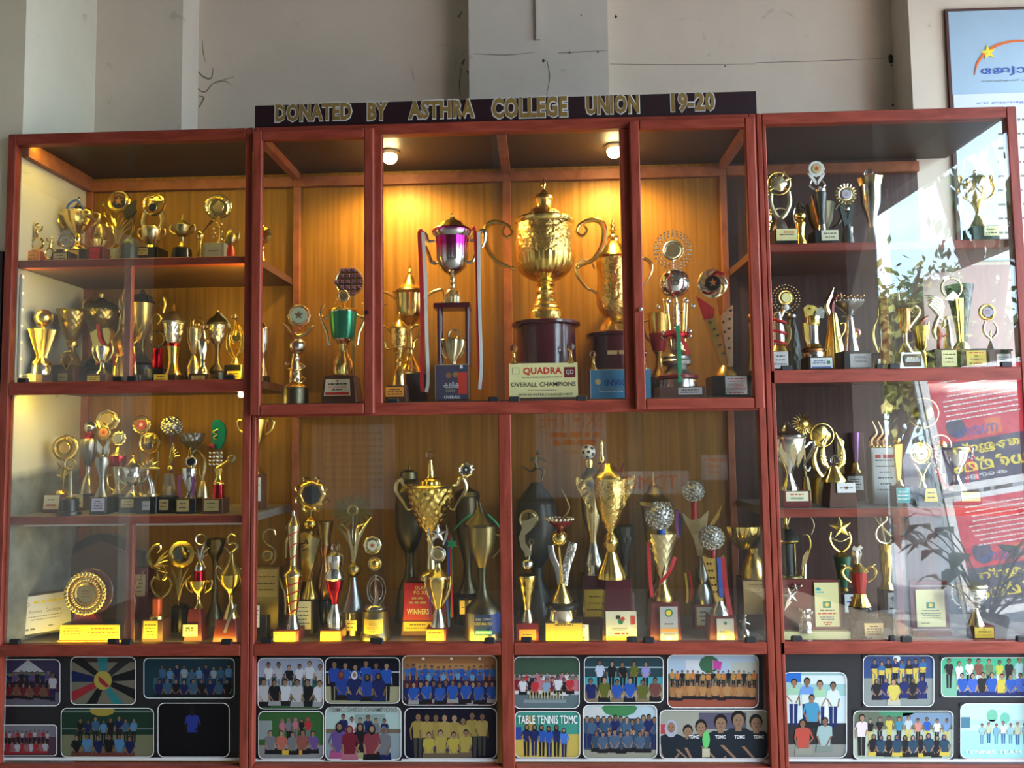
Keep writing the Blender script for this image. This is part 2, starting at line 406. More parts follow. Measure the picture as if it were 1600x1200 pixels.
def ring_geo(R, r, seg=28, sub=8, sx=1.0, axis='y'):
    V = []; F = []
    for i in range(seg):
        a = 2*math.pi*i/seg
        for k in range(sub):
            b = 2*math.pi*k/sub; q = R+r*math.cos(b)
            V.append((q*math.cos(a)*sx, r*math.sin(b), q*math.sin(a)))
    for i in range(seg):
        for k in range(sub):
            F.append((i*sub+k, i*sub+(k+1) % sub, ((i+1) % seg)*sub+(k+1) % sub, ((i+1) % seg)*sub+k))
    return V, F
def join(geos):
    V = []; F = []
    for v, f in geos:
        o = len(V); V += [tuple(p) for p in v]; F += [tuple(i+o for i in q) for q in f]
    return V, F
def shift(g, d):
    return [(p[0]+d[0], p[1]+d[1], p[2]+d[2]) for p in g[0]], g[1]
_txt = {}
def text_geo(s, w, h, bold=0.0, align='C', shear=0.0, keep=False):
    """lettering as flat geometry fitted into w x h metres, centred at 0 (x,z)"""
    key = (s, bold, shear)
    if key not in _txt:
        c = bpy.data.curves.new('t', 'FONT'); c.body = s; c.resolution_u = 2; c.offset = bold; c.shear = shear; c.fill_mode = 'FRONT'; c.space_character = 1.0+bold*1.6
        o = bpy.data.objects.new('t', c); COL.objects.link(o); bpy.context.view_layer.update()
        dg = bpy.context.evaluated_depsgraph_get()
        me = bpy.data.meshes.new_from_object(o.evaluated_get(dg))
        V = [(v.co.x, v.co.y) for v in me.vertices]; F = [tuple(p.vertices) for p in me.polygons]
        bpy.data.objects.remove(o); bpy.data.curves.remove(c); bpy.data.meshes.remove(me)
        _txt[key] = (V, F)
    V, F = _txt[key]
    if not V: return [], []
    xs = [p[0] for p in V]; zs = [p[1] for p in V]
    sx = w/(max(xs)-min(xs)); sz = h/(max(zs)-min(zs))
    if keep: sx = sz = min(sx, sz)
    cx, cz = (max(xs)+min(xs))/2, (max(zs)+min(zs))/2
    return [((x-cx)*sx, 0, (z-cz)*sz) for x, z in V], F
# ------------------------------------------------------------------ trophy builder: outlines read off the photograph, placed at real depth
class T:
    def __init__(s, u, Y, shelf, label, name='trophy', cat='trophy', group=None, vref=None):
        s.u = u; s.Y = Y; s.shelf = shelf
        p = on_y(u, vref or 500, Y)
        # solve the picture height of the shelf at this depth
        vb = 600.0
        for _ in range(12):
            q = on_y(u, vb, Y); s.k = float((q-CAM) @ BF)/FPX
            vb += (q[2]-shelf)/s.k
        s.vb = vb; s.x = float(on_y(u, vb-60, Y)[0])
        s.o = empty(name, (s.x, Y, shelf+0.0006)); tag(s.o, label, cat, group)
    def Z(s, v): return 0.0 if v is None else max(0.0, float(on_y(s.u, v, s.Y)[2])-s.shelf)
    def X(s, u): return (u-s.u)*s.k
    def put(s, name, m, g, at=(0, 0, 0), parent=None, sharp=38, tilt=0.0, yaw=0.0, solid=True):
        par = parent or s.o
        o = mesh_obj(name, g[0], g[1], m, par, sharp, solid=solid)
        base = par.location if parent else Vector((0, 0, 0))
        o.location = Vector(at)-(Vector(base) if parent else Vector((0, 0, 0)))
        if tilt or yaw: o.rotation_euler = (tilt, 0, yaw)
        return o
    # turned body: [(v, r), ...] from top to bottom in photograph pixels
    def L(s, name, m, prof, u=None, dy=0.0, seg=28, flute=None, bump=None, flat=1.0, parent=None):
        pr = [(r*s.k, s.Z(v)) for v, r in prof]; z0 = pr[-1][1]
        g = lathe_geo([(r, z-z0) for r, z in pr], seg, 'z', flute, bump, flat)
        return s.put(name, m, g, (s.X(s.u if u is None else u), dy, z0), parent)
    def B(s, name, m, u0, u1, v0, v1, d=None, taper=1.0, dy=0.0, bev=0.0015, parent=None):
        w = (u1-u0)*s.k; d = w if d is None else d*s.k; h = s.Z(v0)-s.Z(v1)
        g = box_geo(-w/2, w/2, -d/2, d/2, 0, h, bev, taper)
        o = s.put(name, m, g, (s.X((u0+u1)/2), dy, s.Z(v1)), parent, 30); o['hd'] = d/2
        return o
    # label plate on the front of a base, with its print as a sub-part
    def PL(s, m, u0, u1, v0, v1, d, lines=(), ink_shade='ink_black', taper=1.0, dy=0.0, tilt=0.0, name='label_plate', th=0.0016):
        v1 = min(v1, s.vb-0.8); v0 = min(v0, v1-2)
        w = (u1-u0)*s.k; h = s.Z(v0)-s.Z(v1); y = dy-d*s.k/2-th*0.55
        g = box_geo(-w/2, w/2, -th/2, th/2, -h/2, h/2, 0, 1.0)
        if taper != 1.0: g = ([(x*(taper if z > 0 else 1), yy, z) for x, yy, z in g[0]], g[1])
        o = s.put(name, m, g, (s.X((u0+u1)/2), y, (s.Z(v0)+s.Z(v1))/2), tilt=tilt)
        by = {}
        for ln in lines:
            if isinstance(ln, (int, float)):                 # that many rows of fine print
                n = int(ln); gg = []
                for i in range(n):
                    ww = w*rnd.uniform(0.45, 0.82); zz = h*(0.36-0.72*(i+0.5)/n); hh = min(h*0.30/n, 0.0035)
                    gg.append(shift(dashes(ww, hh), (0, 0, zz)))
                by.setdefault(ink_shade, []).extend(gg)
            else:
                txt, mm, fx, fz, fw, fh = ln[:6]
                if txt == '#': g1 = ([(-.5*fw*w, 0, -.5*fh*h), (.5*fw*w, 0, -.5*fh*h), (.5*fw*w, 0, .5*fh*h), (-.5*fw*w, 0, .5*fh*h)], [(0, 1, 2, 3)])
                elif txt == 'o': g1 = ([(0.5*fw*w*math.cos(a*math.pi/8), 0, 0.5*fw*w*math.sin(a*math.pi/8)) for a in range(16)], [tuple(range(16))])
                elif txt == '-': g1 = dashes(fw*w, fh*h)
                else: g1 = text_geo(txt, fw*w, fh*h, ln[6] if len(ln) > 6 else 0.0)
                by.setdefault(mm, []).append(shift(g1, ((fx-0.5)*w, 0, (0.5-fz)*h)))
        for i, (mm, gs) in enumerate(by.items()):
            q = mesh_obj('lettering', *join(gs), mm, o, smooth=False, solid=False); q.location = (0, -th/2-0.0004-0.0002*i, 0)
        return o
    def W(s, name, m, pts, r, seg=7, flat=None, parent=None, sub=5):
        P = [(s.X(p[0]), p[2] if len(p) > 2 else 0.0, s.Z(p[1])) for p in pts]; c = P[0]
        rr = [q*s.k for q in r] if isinstance(r, (list, tuple)) else r*s.k
        g = tube_geo([(a-c[0], b-c[1], d-c[2]) for a, b, d in P], rr, seg, tuple(f*s.k for f in flat) if flat else None, sub=sub)
        return s.put(name, m, g, c, parent)
    def H(s, m, pts, r, name='handle', u=None, seg=7, right=True):
        uc = s.u if u is None else u
        a = s.W(name, m, pts, r, seg)
        if right: s.W(name, m, [(2*uc-p[0],)+tuple(p[1:]) for p in pts], r, seg)
    # round plate facing the room; prof = (radius share, height share towards the viewer)
    def D(s, name, m, u, v, r, prof=None, dy=0.0, tilt=0.0, yaw=0.0, seg=32, flute=None, parent=None):
        prof = prof or [(0, .02), (.62, .02), (.68, .10), (.80, .05), (.93, .10), (1, .04), (1, -.08), (0, -.08)]
        g = lathe_geo([(a*r*s.k, b*r*s.k) for a, b in prof], seg, 'y', flute)
        return s.put(name, m, g, (s.X(u), dy, s.Z(v)), parent, tilt=tilt, yaw=yaw)
    def face(s, m, u, v, r, dy, name='centre_disc', emblem=None, seg=24):
        o = s.D(name, m, u, v, r, [(0, .05), (.94, .05), (1, 0), (1, -.05), (0, -.05)], dy, seg=seg)
        if emblem:
            g = join([shift(dashes(r*s.k*0.9, r*s.k*0.12), (0, 0, z*r*s.k)) for z in (-.3, 0, .3)]) if emblem == 'text' else star_geo(r*s.k*0.6, r*s.k*0.25, 5, 0.0006)
            q = mesh_obj('emblem', *g, 'ink_brown' if emblem == 'text' else emblem, o, smooth=False, solid=False); q.location = (0, -0.05*r*s.k-0.0007, 0)
        return o
    def R(s, name, m, u, v, R, r, sx=1.0, dy=0.0, yaw=0.0, seg=30):
        return s.put(name, m, ring_geo(R*s.k, r*s.k, seg, 7, sx), (s.X(u), dy, s.Z(v)), yaw=yaw)
    def S(s, name, m, u, v, r, seg=20, dy=0.0, stretch=1.0, bump=None):
        n = 12
        pr = [(r*s.k*math.sin(math.pi*i/n), r*s.k*stretch*math.cos(math.pi*i/n)) for i in range(n+1)]
        pr[0] = (0, pr[0][1]); pr[-1] = (0, pr[-1][1])
        return s.put(name, m, lathe_geo(pr, seg, 'z', None, bump), (s.X(u), dy, s.Z(v)))
    def ST(s, name, m, u, v, r, ri=None, n=5, th=3, rot=0.0, dy=0.0, yaw=0.0):
        return s.put(name, m, star_geo(r*s.k, (ri or r*0.4)*s.k, n, th*s.k/2, rot), (s.X(u), dy, s.Z(v)), sharp=20, yaw=yaw)
    def P(s, name, m, pts, th=3, dy=0.0, parent=None, mirror=None):
        P = [(s.X(a), s.Z(b)) for a, b in pts]
        cx = sum(p[0] for p in P)/len(P); cz = sum(p[1] for p in P)/len(P)
        o = s.put(name, m, prism_geo([(a-cx, b-cz) for a, b in P], -th*s.k/2, th*s.k/2), (cx, dy, cz), parent, 30)
        if mirror is not None: s.P(name, m, [(2*mirror-a, b) for a, b in pts], th, dy, parent)
        return o
    def ribbon(s, m, pts, w, dy=None, name='ribbon'):
        return s.W(name, m, [(p[0], p[1], (p[2] if len(p) > 2 else (dy or 0.0))) for p in pts], 1, 6, (w/2, 0.25))
    def balls(s, name, m, pts, r, seg=8):
        gs = []
        n = 5
        for p in pts:
            rr = (p[3] if len(p) > 3 else r)*s.k
            pr = [(rr*math.sin(math.pi*i/n), rr*math.cos(math.pi*i/n)) for i in range(n+1)]; pr[0] = (0, rr); pr[-1] = (0, -rr)
            gs.append(shift(lathe_geo(pr, seg), (s.X(p[0]), p[2] if len(p) > 2 else 0.0, s.Z(p[1]))))
        return s.put(name, m, join(gs))
    def studs(s, name, core, m, u, v, r, n=70, dy=0.0):
        s.S('ball', core, u, v, r*0.93, 18, dy)
        c = (s.X(u), s.Z(v)); gs = []; ga = math.pi*(3-math.sqrt(5))
        for i in range(n):
            y = 1-2*(i+.5)/n; q = math.sqrt(1-y*y); a = ga*i; rr = r*s.k*0.95
            q3 = (c[0]+q*math.cos(a)*rr, dy+q*math.sin(a)*rr, c[1]+y*rr); b = r*s.k*1.45/math.sqrt(n)
            gs.append(shift(lathe_geo([(0, b), (b*.8, b*.55), (b, 0), (b*.8, -b*.55), (0, -b)], 6), q3))
        o = s.put(name, m, join(gs)); o['kind'] = 'stuff'
        return o
    # little leaves along a fan of stems
    def fan(s, name, m, base, tips, r=1.0, bend=0.25):
        gs = []
        for tp in tips:
            mid = (base[0]+(tp[0]-base[0])*0.35, base[1]+(tp[1]-base[1])*0.62)
            P = [(s.X(q[0]), 0.0, s.Z(q[1])) for q in (base, mid, tp)]
            gs.append(tube_geo(P, [r*s.k, r*s.k*1.3, r*s.k*0.35], 6))
        return s.put(name, m, join(gs))
def dashes(w, h):
    """a row of small print: short blocks of different length"""
    V = []; F = []; x = -w/2
    while x < w/2:
        l = h*rnd.uniform(1.2, 4.0); l = min(l, w/2-x)
        o = len(V); V += [(x, 0, -h/2), (x+l, 0, -h/2), (x+l, 0, h/2), (x, 0, h/2)]; F.append((o, o+1, o+2, o+3)); x += l+h*0.7
    return V, F
def star_geo(R, r, n, ht, rot=0.0):
    V = []; F = []
    for k in range(2*n):
        a = math.pi/2+rot+math.pi*k/n; q = R if k % 2 == 0 else r
        V.append((q*math.cos(a), 0.0, q*math.sin(a)))
    c = len(V); V.append((0, -ht*1.6, 0)); V.append((0, ht*1.6, 0))
    b = len(V)
    for k in range(2*n): x, y, z = V[k]; V[k] = (x, -ht*0.5, z); V.append((x, ht*0.5, z))
    for k in range(2*n):
        k2 = (k+1) % (2*n)
        F += [(c, k, k2), (c+1, b+k2, b+k), (k, b+k, b+k2, k2)]
    return V, F
# recurring bases
def block(t, m, u0, u1, v0, label=None, lu=None, lv=None, lines=(2,), ink_shade='ink_black', taper=1.0, d=None):
    """wooden or stone base block down to the shelf, with a label plate"""
    d = d or (u1-u0)*0.85
    o = t.B('base', m, u0, u1, v0, None, d, taper)
    if label:
        a, b = lu or (u0+2, u1-2); c, e = lv or (v0+2, t.vb-2)
        t.PL(label, a, b, min(c, e-3), min(e, t.vb-0.6), d*(1.0 if taper == 1 else 1.0), lines, ink_shade)
    return o
# ------------------------------------------------------------------ the building
def struct(name, m, x0, x1, y0, y1, z0, z1, bev=0):
    o = box(name, m, x0, x1, y0, y1, z0, z1, None, bev); o['kind'] = 'structure'; return o
struct('floor', 'floor_tile', -4.2, 3.02, -5.4, 0.7, -0.15, 0.0)
struct('ceiling', 'ceiling_paint', -4.2, 3.12, -5.4, 0.9, 3.72, 3.9)
struct('wall_back', 'plaster', -1.563, 3.3, 0.66, 0.85, 0, 3.72)
struct('wall_back_step', 'plaster', -1.955, -1.563, 0.50, 0.85, 0, 3.72)
struct('wall_pier_left', 'plaster_pier', -4.2, -1.955, 0.037, 0.85, 0, 3.72)
struct('wall_pilaster_middle', 'plaster_grey', -0.288, 0.324, 0.52, 0.66, 0, 3.72)
struct('wall_pier_right', 'plaster_dark_base', 1.612, 3.02, 0.50, 0.66, 0, 3.72)
struct('trim_toned_band', 'pink_tone', 1.613, 3.01, 0.495, 0.50, 1.80, 2.29)  # band added below the notice board to tone down the brightly lit pier
struct('wall_left', 'plaster', -4.35, -4.2, -5.4, 0.85, 0, 3.72)
struct('wall_rear', 'back_paint', -4.2, 3.14, -5.6, -5.4, 0, 3.72)
struct('wall_right_end', 'back_paint', 2.86, 3.14, -5.4, -4.36, 0, 3.72)
struct('trim_beam', 'back_paint', 2.86, 3.04, -4.36, 0.50, 3.52, 3.72)
struct('trim_threshold', 'paving', 3.02, 3.3, -4.36, 0.5, -0.15, -0.01)
struct('ground', 'paving', 3.02, 60, -60, 30, -0.30, -0.16)
# cable trunking on the middle pilaster, and marks on the plaster
p0, p1 = on_y(839, -40, 0.51), on_y(841, 62, 0.51)
o = box('trim_cable_conduit', 'plaster_grey', p0[0]-0.008, p0[0]+0.010, 0.505, 0.52, p1[2], 3.72); o['kind'] = 'structure'
def wall_mark(pts, w, Y, m='ink_grey', name='wall_scuff', lab='', cat='mark'):
    P = [on_y(u, v, Y) for u, v in pts]
    g = tube_geo([(p[0], 0, p[2]) for p in P], [w*0.6, w, w*0.3], 5, (w, 0.0008), sub=4); o = mesh_obj(name, *g, m); o.location = (0, Y-0.0006, 0)
    o['kind'] = 'structure'; return o
for i, (pts, w, Y) in enumerate([
    ([(306, 108), (318, 120), (330, 122), (333, 106)], .004, .66), ([(304, 128), (312, 141), (322, 143), (334, 130), (366, 120)], .003, .66),
    ([(334, 130), (352, 127), (362, 134)], .002, .66), ([(311, 168), (316, 158), (318, 152), (311, 150)], .0045, .66), ([(316, 62), (318, 85), (322, 98)], .002, .66),
    ([(953, 100), (1050, 101), (1180, 100)], .0016, .66), ([(1180, 98), (1290, 95), (1385, 91)], .0016, .66),
    ([(740, 84), (790, 86), (835, 82)], .0022, .52), ([(872, 83), (890, 82), (950, 79)], .0022, .52), ([(855, 95), (859, 120), (854, 148)], .0018, .52),
    ([(719, 150), (718, 128), (722, 98)], .002, .66), ([(722, 100), (726, 92)], .006, .66), ([(716, 27), (722, 18)], .004, .66), ([(731, 110), (733, 118)], .006, .66)]):
    wall_mark(pts, w, Y, name='trim_plaster_crack')
for (u, v, r, Y) in [(1393, 92, .016, .66), (1393, 102, .004, .66), (890, 82, .005, .52), (934, 81, .004, .52), (849, 95, .006, .52), (139, 142, .004, .5), (139, 70, .003, .5), (908, 24, .003, .52), (962, 26, .006, .66), (1133, 103, .003, .66), (1395, 164, .005, .66)]:
    p = on_y(u, v, Y); g = lathe_geo([(0, .4), (.8, .3), (1, 0)], 9, 'y', (3, 0.18)); o = mesh_obj('trim_nail_hole', [(x*r, y*r*.3, z*r*1.3) for x, y, z in g[0]], g[1], 'ink_black'); o.location = (p[0], Y, p[2]); o['kind'] = 'structure'

# ------------------------------------------------------------------ the three cabinet units
F0, F1 = 0.0, 0.034          # front frame thickness
BK = 0.47                    # back panel
ZT, ZTi, ZM1, ZM0, ZB1, ZB0, ZP1, ZP0 = 2.761, 2.72, 1.823, 1.777, 0.877, 0.836, 0.836, 0.455
S1, S2, SB, SC1, SM = 2.286, 1.331, 0.862, 1.733, 1.823
def cabinet(label, x0, x1):
    c = empty('display_cabinet', ((x0+x1)/2, 0, 0)); tag(c, label, 'cabinet', 'glazed display cabinets in one row'); c['ox'] = (x0+x1)/2; return c
def part(c, name, m, x0, x1, y0, y1, z0, z1, bev=0.0, label=None):
    ox = c['ox']; o = box(name, m, x0-ox, x1-ox, y0, y1, z0, z1, c, bev)
    if label: o['label'] = label
    return o
CL = cabinet('left cherry wood glazed display cabinet against the plaster pier', -1.985, -1.047)
CM = cabinet('middle cherry wood glazed display cabinet with two hinged doors under the sign board', -1.045, 0.800)
CR = cabinet('right cherry wood glazed display cabinet beside the pale blue notice board', 0.802, 1.728)
def rail(c, x0, x1, z0, z1, name='rail'): return part(c, name, 'frame_wood_h', x0, x1, F0, F1, z0, z1, 0.003)
def post(c, x0, x1, z0, z1, y0=F0, y1=F1, name='post'): return part(c, name, 'frame_wood_v', x0, x1, y0, y1, z0, z1, 0.003)
for c, x0, x1, xi0, xi1 in ((CL, -1.985, -1.047, -1.953, -1.078), (CR, 0.802, 1.728, 0.822, 1.692)):
    post(c, x0, xi0, 0.0, ZT); post(c, xi1, x1, 0.0, ZT)
    rail(c, xi0, xi1, ZTi, ZT); rail(c, xi0, xi1, ZM0, ZM1); rail(c, xi0, xi1, ZB0, ZB1); rail(c, xi0, xi1, 0.40, ZP0)
    part(c, 'shelf', 'shelf_under', x0 if c is CR else -1.95, x1, F1, BK, S1-0.028, S1, 0)
    part(c, 'shelf', 'shelf_under', x0 if c is CR else -1.95, x1, F1, BK, ZM1-0.028, ZM1, 0)
    part(c, 'shelf', 'shelf_top', x0 if c is CR else -1.95, x1, F1, BK, S2-0.028, S2, 0)
    part(c, 'floor_board', 'shelf_top', x0 if c is CR else -1.95, x1, F1, BK, SB-0.028, SB, 0)
    rail(c, xi0, xi1, S1-0.030, S1-0.0006, 'shelf_edge').location.y = 0.030
    rail(c, xi0, xi1, S2-0.030, S2-0.0006, 'shelf_edge').location.y = 0.030
    part(c, 'plinth', 'frame_wood', x0, x1, F1, BK, 0.0, 0.10)
# centre unit: frame
xa, xb = -1.045, 0.800
post(CM, xa, -1.030, 0.0, ZT); post(CM, 0.774, xb, 0.0, ZT)
rail(CM, -1.030, 0.774, ZTi, ZT); rail(CM, -1.030, 0.774, 1.682, 1.727); [(rail(CM, q0, q1, ZB0, ZB1), rail(CM, q0, q1, 0.40, ZP0)) for q0, q1 in ((-1.030, -0.150), (-0.105, 0.774))]
post(CM, -0.606, -0.568, 1.727, ZTi); post(CM, 0.307, 0.345, 1.727, ZTi)
post(CM, -0.150, -0.105, 0.40, 1.682)
part(CM, 'shelf', 'shelf_under', xa, xb, F1, BK, SC1-0.035, SC1)
part(CM, 'floor_board', 'shelf_top', xa, xb, F1, BK, SB-0.028, SB)
part(CM, 'plinth', 'frame_wood', xa, xb, F1, BK, 0.0, 0.10)
post(CR, 0.822, 0.836, 0.455, ZTi)
# supports between the shelves of the side units (behind the sliding panes)
def px(u, v, Y): return float(on_y(u, v, Y)[0])
for c, u, v, z0, z1 in ((CL, 200, 500, ZM1, S1-0.03), (CL, 202, 900, SB, S2-0.03), (CR, 1382, 500, ZM1, S1-0.03), (CR, 1404, 900, SB, S2-0.03)):
    x = px(u, v, 0.03); post(c, x-0.014, x+0.014, z0, z1, 0.026, 0.046, 'support')
# backs, tops, battens
for c, x0, x1 in ((CL, -1.955, -1.047), (CM, -1.045, 0.800), (CR, 0.802, 1.600)):
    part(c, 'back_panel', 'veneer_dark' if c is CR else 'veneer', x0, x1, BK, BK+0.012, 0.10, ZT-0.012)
    part(c, 'back_rail', 'batten', x0, x1, BK-0.022, BK, 2.685, 2.728, 0.002)
for c, x0, x1 in ((CL, -1.985, -1.047), (CM, -1.045, 0.800), (CR, 0.802, 1.728)):
    part(c, 'top_board', 'ceiling_board', x0, x1, F1, BK+0.012, ZT-0.014, ZT)
for c, x0, x1 in ((CM, -1.045, -1.015), (CM, -0.145, -0.110), (CM, 0.772, 0.800)):
    part(c, 'back_post', 'batten', x0, x1, BK-0.02, BK, 0.87 if x0 < -1 or x0 > .7 else 1.74, 2.685, 0.002)
    part(c, 'top_batten', 'batten', x0, x1, F1, BK-0.022, 2.712, ZT-0.014, 0.002)
part(CL, 'back_post', 'batten', -1.955, -1.925, BK-0.02, BK, 0.87, 2.685, 0.002)
part(CL, 'top_batten', 'batten', -1.955, -1.925, F1, BK-0.022, 2.685, ZT-0.014, 0.002)
# centre hinged doors
def door(c, u0, u1, label, knob_u):
    y0, y1 = -0.026, -0.002
    X0, X1 = (px(u0, 400, y0), px(u1, 400, y0)); z0, z1 = 1.690, 2.738
    d = empty('door', (0, 0, 0)); d.parent = c; d['label'] = label; ox = c['ox']; w = 0.036
    def q(n, m, a, b, e, f, z, zz, bev=0.004): return box(n, m, a-ox, b-ox, e, f, z, zz, d, bev)
    q('door_stile', 'frame_wood_v', X0, X0+w, y0, y1, z0, z1); q('door_stile', 'frame_wood_v', X1-w, X1, y0, y1, z0, z1)
    q('door_rail', 'frame_wood_h', X0+w, X1-w, y0, y1, z0, z0+w); q('door_rail', 'frame_wood_h', X0+w, X1-w, y0, y1, z1-w, z1)
    q('glass_pane', 'pane_glass', X0+w, X1-w, -0.016, -0.012, z0+w, z1-w, 0)
    k = on_y(knob_u, 484 if knob_u > 800 else 489, -0.026)
    g = lathe_geo([(0, .018), (.007, .016), (.008, .010), (.004, .006), (.005, 0)], 14, 'y'); o = mesh_obj('knob', *g, 'black_gloss' if knob_u < 800 else 'lamp_metal', d); o.location = (k[0]-ox, y0, k[2])
    return X0, X1
door(CM, 392.5, 584, 'left hinged glass door', 574); door(CM, 988, 1187, 'right hinged glass door', 1000)
# sliding panes with black edge clips
def pane(c, x0, x1, z0, z1, y, clips):
    ox = c['ox']; o = box('glass_pane', 'pane_glass', x0-ox, x1-ox, y, y+0.0045, z0, z1, c)
    for cx in clips: 
        q = box('clip', 'rubber', cx-0.019-ox, cx+0.019-ox, y-0.005, y+0.0095, z0-0.001, z0+0.017, o, 0.003)
for c, xi0, xi1, us in ((CL, -1.953, -1.078, (195, 210, 186, 203)), (CR, 0.836, 1.692, (1372, 1392, 1389, 1412))):
    for z0, z1, v, ua, ub in ((ZM1, ZTi, 450, us[0], us[1]), (ZB1, ZM0, 850, us[2], us[3])):
        a, b = px(ua, v, 0.012), px(ub, v, 0.02)
        pane(c, xi0, b, z0, z1, 0.012, (xi0+0.045, b-0.05)); pane(c, a, xi1, z0, z1, 0.003, (a+0.04, xi1-0.05))
a, b = px(771, 420, .012), px(790, 420, .02)
pane(CM, -0.568, b, 1.727, ZTi, 0.012, (b-0.05, -0.53)); pane(CM, a, 0.307, 1.727, ZTi, 0.003, (a+0.07, 0.15))
a, b = px(578, 850, .012), px(600, 850, .02)
pane(CM, -1.030, b, ZB1, 1.682, 0.012, (-0.985, b-0.03)); pane(CM, a, -0.150, ZB1, 1.682, 0.003, (a+0.03, -0.19))
a, b = px(983, 850, .012), px(1006, 850, .02)
pane(CM, -0.105, b, ZB1, 1.682, 0.012, (-0.06, b-0.05)); pane(CM, a, 0.774, ZB1, 1.682, 0.003, (a+0.06, 0.72))

# ------------------------------------------------------------------ lamps inside the cabinet
def downlight(u, v, label):
    q = on_y(u, v, 0.24); t = empty('ceiling_spotlight', (q[0], 0.24, ZT-0.014)); tag(t, label, 'lamp', 'spotlights in the middle cabinet top')
    g = lathe_geo([(.040, 0), (.040, -.006), (.030, -.016), (.026, -.016)], 24); mesh_obj('bezel', *g, 'lamp_metal', t)
    g = lathe_geo([(.026, -.013), (.030, -.022), (.029, -.032), (.022, -.042), (.012, -.047), (0, -.048)], 20); mesh_obj('lamp_lens', *g, 'lamp_glow', t)
    l = spot_light('spot_beam', (q[0], 0.24, ZT-0.068), 26, AMBER, 0.025, 160); l.rotation_euler = (math.radians(12), 0, 0)
downlight(609, 243, 'left glowing amber spotlight in the middle cabinet top')
downlight(960, 235, 'right glowing amber spotlight in the middle cabinet top')
def led_strip(x, y, z0, z1, label, power, to, horizontal=None, col=WARM):
    """a stick-on LED strip: backing, row of diodes, and the light it throws"""
    if horizontal is None:
        t = empty('led_strip', (x, y, (z0+z1)/2)); tag(t, label, 'lamp', 'warm light strips behind the cabinet frames')
        h = (z1-z0)/2
        box('strip_backing', 'label_white', -0.003, 0.003, -0.005, 0.005, -h, h, t); n = max(3, int(h*2/0.05))
        g = join([box_geo(0.003, 0.0055, -0.003, 0.003, z-0.004, z+0.004) for z in np.linspace(-h+.01, h-.01, n)]); d = mesh_obj('diodes', *g, 'strip_dim' if to > x else 'strip_glow', t); d['kind'] = 'stuff'
        if to < x: d.rotation_euler = (0, 0, math.pi)
        area_light('strip_light', (x+(0.008 if to > x else -0.008), y, (z0+z1)/2), (to, 0.22, (z0+z1)/2), 0.02, z1-z0, power, col)
    else:
        x0, x1 = horizontal; t = empty('led_strip', ((x0+x1)/2, y, z0)); tag(t, label, 'lamp', 'warm light strips behind the cabinet frames'); h = (x1-x0)/2
        box('strip_backing', 'label_white', -h, h, -0.003, 0.003, -0.005, 0.005, t); n = int(h*2/0.06)
        g = join([box_geo(q-0.004, q+0.004, 0.003, 0.0055, -0.003, 0.003) for q in np.linspace(-h+.01, h-.01, n)]); d = mesh_obj('diodes', *g, 'strip_glow', t); d['kind'] = 'stuff'
        area_light('strip_light', ((x0+x1)/2, y+0.008, z0), ((x0+x1)/2, 0.3, z1), x1-x0, 0.02, power, col)
XL, XR = -1.945, -1.066
led_strip(0, 0.046, 2.742, 2.0, 'light strip behind the top rail of the left cabinet', 2.1, 0, (-1.93, -1.10))
led_strip(XL, 0.046, ZM1+0.02, S1-0.05, 'light strip left of the second left shelf', 0.8, 0)
led_strip(XR, 0.046, ZM1+0.02, S1-0.05, 'light strip right of the second left shelf', 2.0, -3)
led_strip(0, 0.044, 1.786, 1.4, 'light strip behind the middle rail of the left cabinet', 1.7, 0, (-1.93, -1.10))
led_strip(0, 0.074, S2-0.036, 0.95, 'light strip under the third left shelf', 0.28, 0, (-1.93, -1.10))
led_strip(0, 0.042, 0.868, 0.96, 'light strip along the floor front of the lowest left shelf', 0.8, 0, (-1.90, -1.12))
led_strip(0, 0.042, 0.868, 0.97, 'light strip along the floor front of the lower middle cabinet left half', 0.8, 0, (-0.99, -0.18))
led_strip(0, 0.042, 0.868, 0.96, 'light strip along the floor front of the lower middle cabinet right half', 0.3, 0, (-0.08, 0.72))
led_strip(0, 0.044, 1.692, 1.2, 'light strip behind the rail over the lower middle cabinet left half', 0.4, 0, (-0.99, -0.18))
led_strip(0, 0.044, 1.692, 1.2, 'light strip behind the rail over the lower middle cabinet right half', 0.35, 0, (-0.08, 0.72))
def bulb(u, v, label):
    q = on_y(u, v, 0.05); t = empty('corner_lamp', tuple(q)); tag(t, label, 'lamp')
    mesh_obj('lamp_bulb', *lathe_geo([(0, .008), (.006, .006), (.008, 0), (.006, -.006), (0, -.008)], 14), 'lamp_glow', t); mesh_obj('lamp_holder', *box_geo(-.012, .012, .006, .012, -.012, .02), 'lamp_metal', t)
bulb(29, 233, 'tiny glowing lamp in the top left corner of the left cabinet'); bulb(376, 617, 'tiny glowing lamp under the middle rail beside the post of the left cabinet'); bulb(7, 1003, 'tiny glowing lamp at the bottom left corner of the left cabinet')

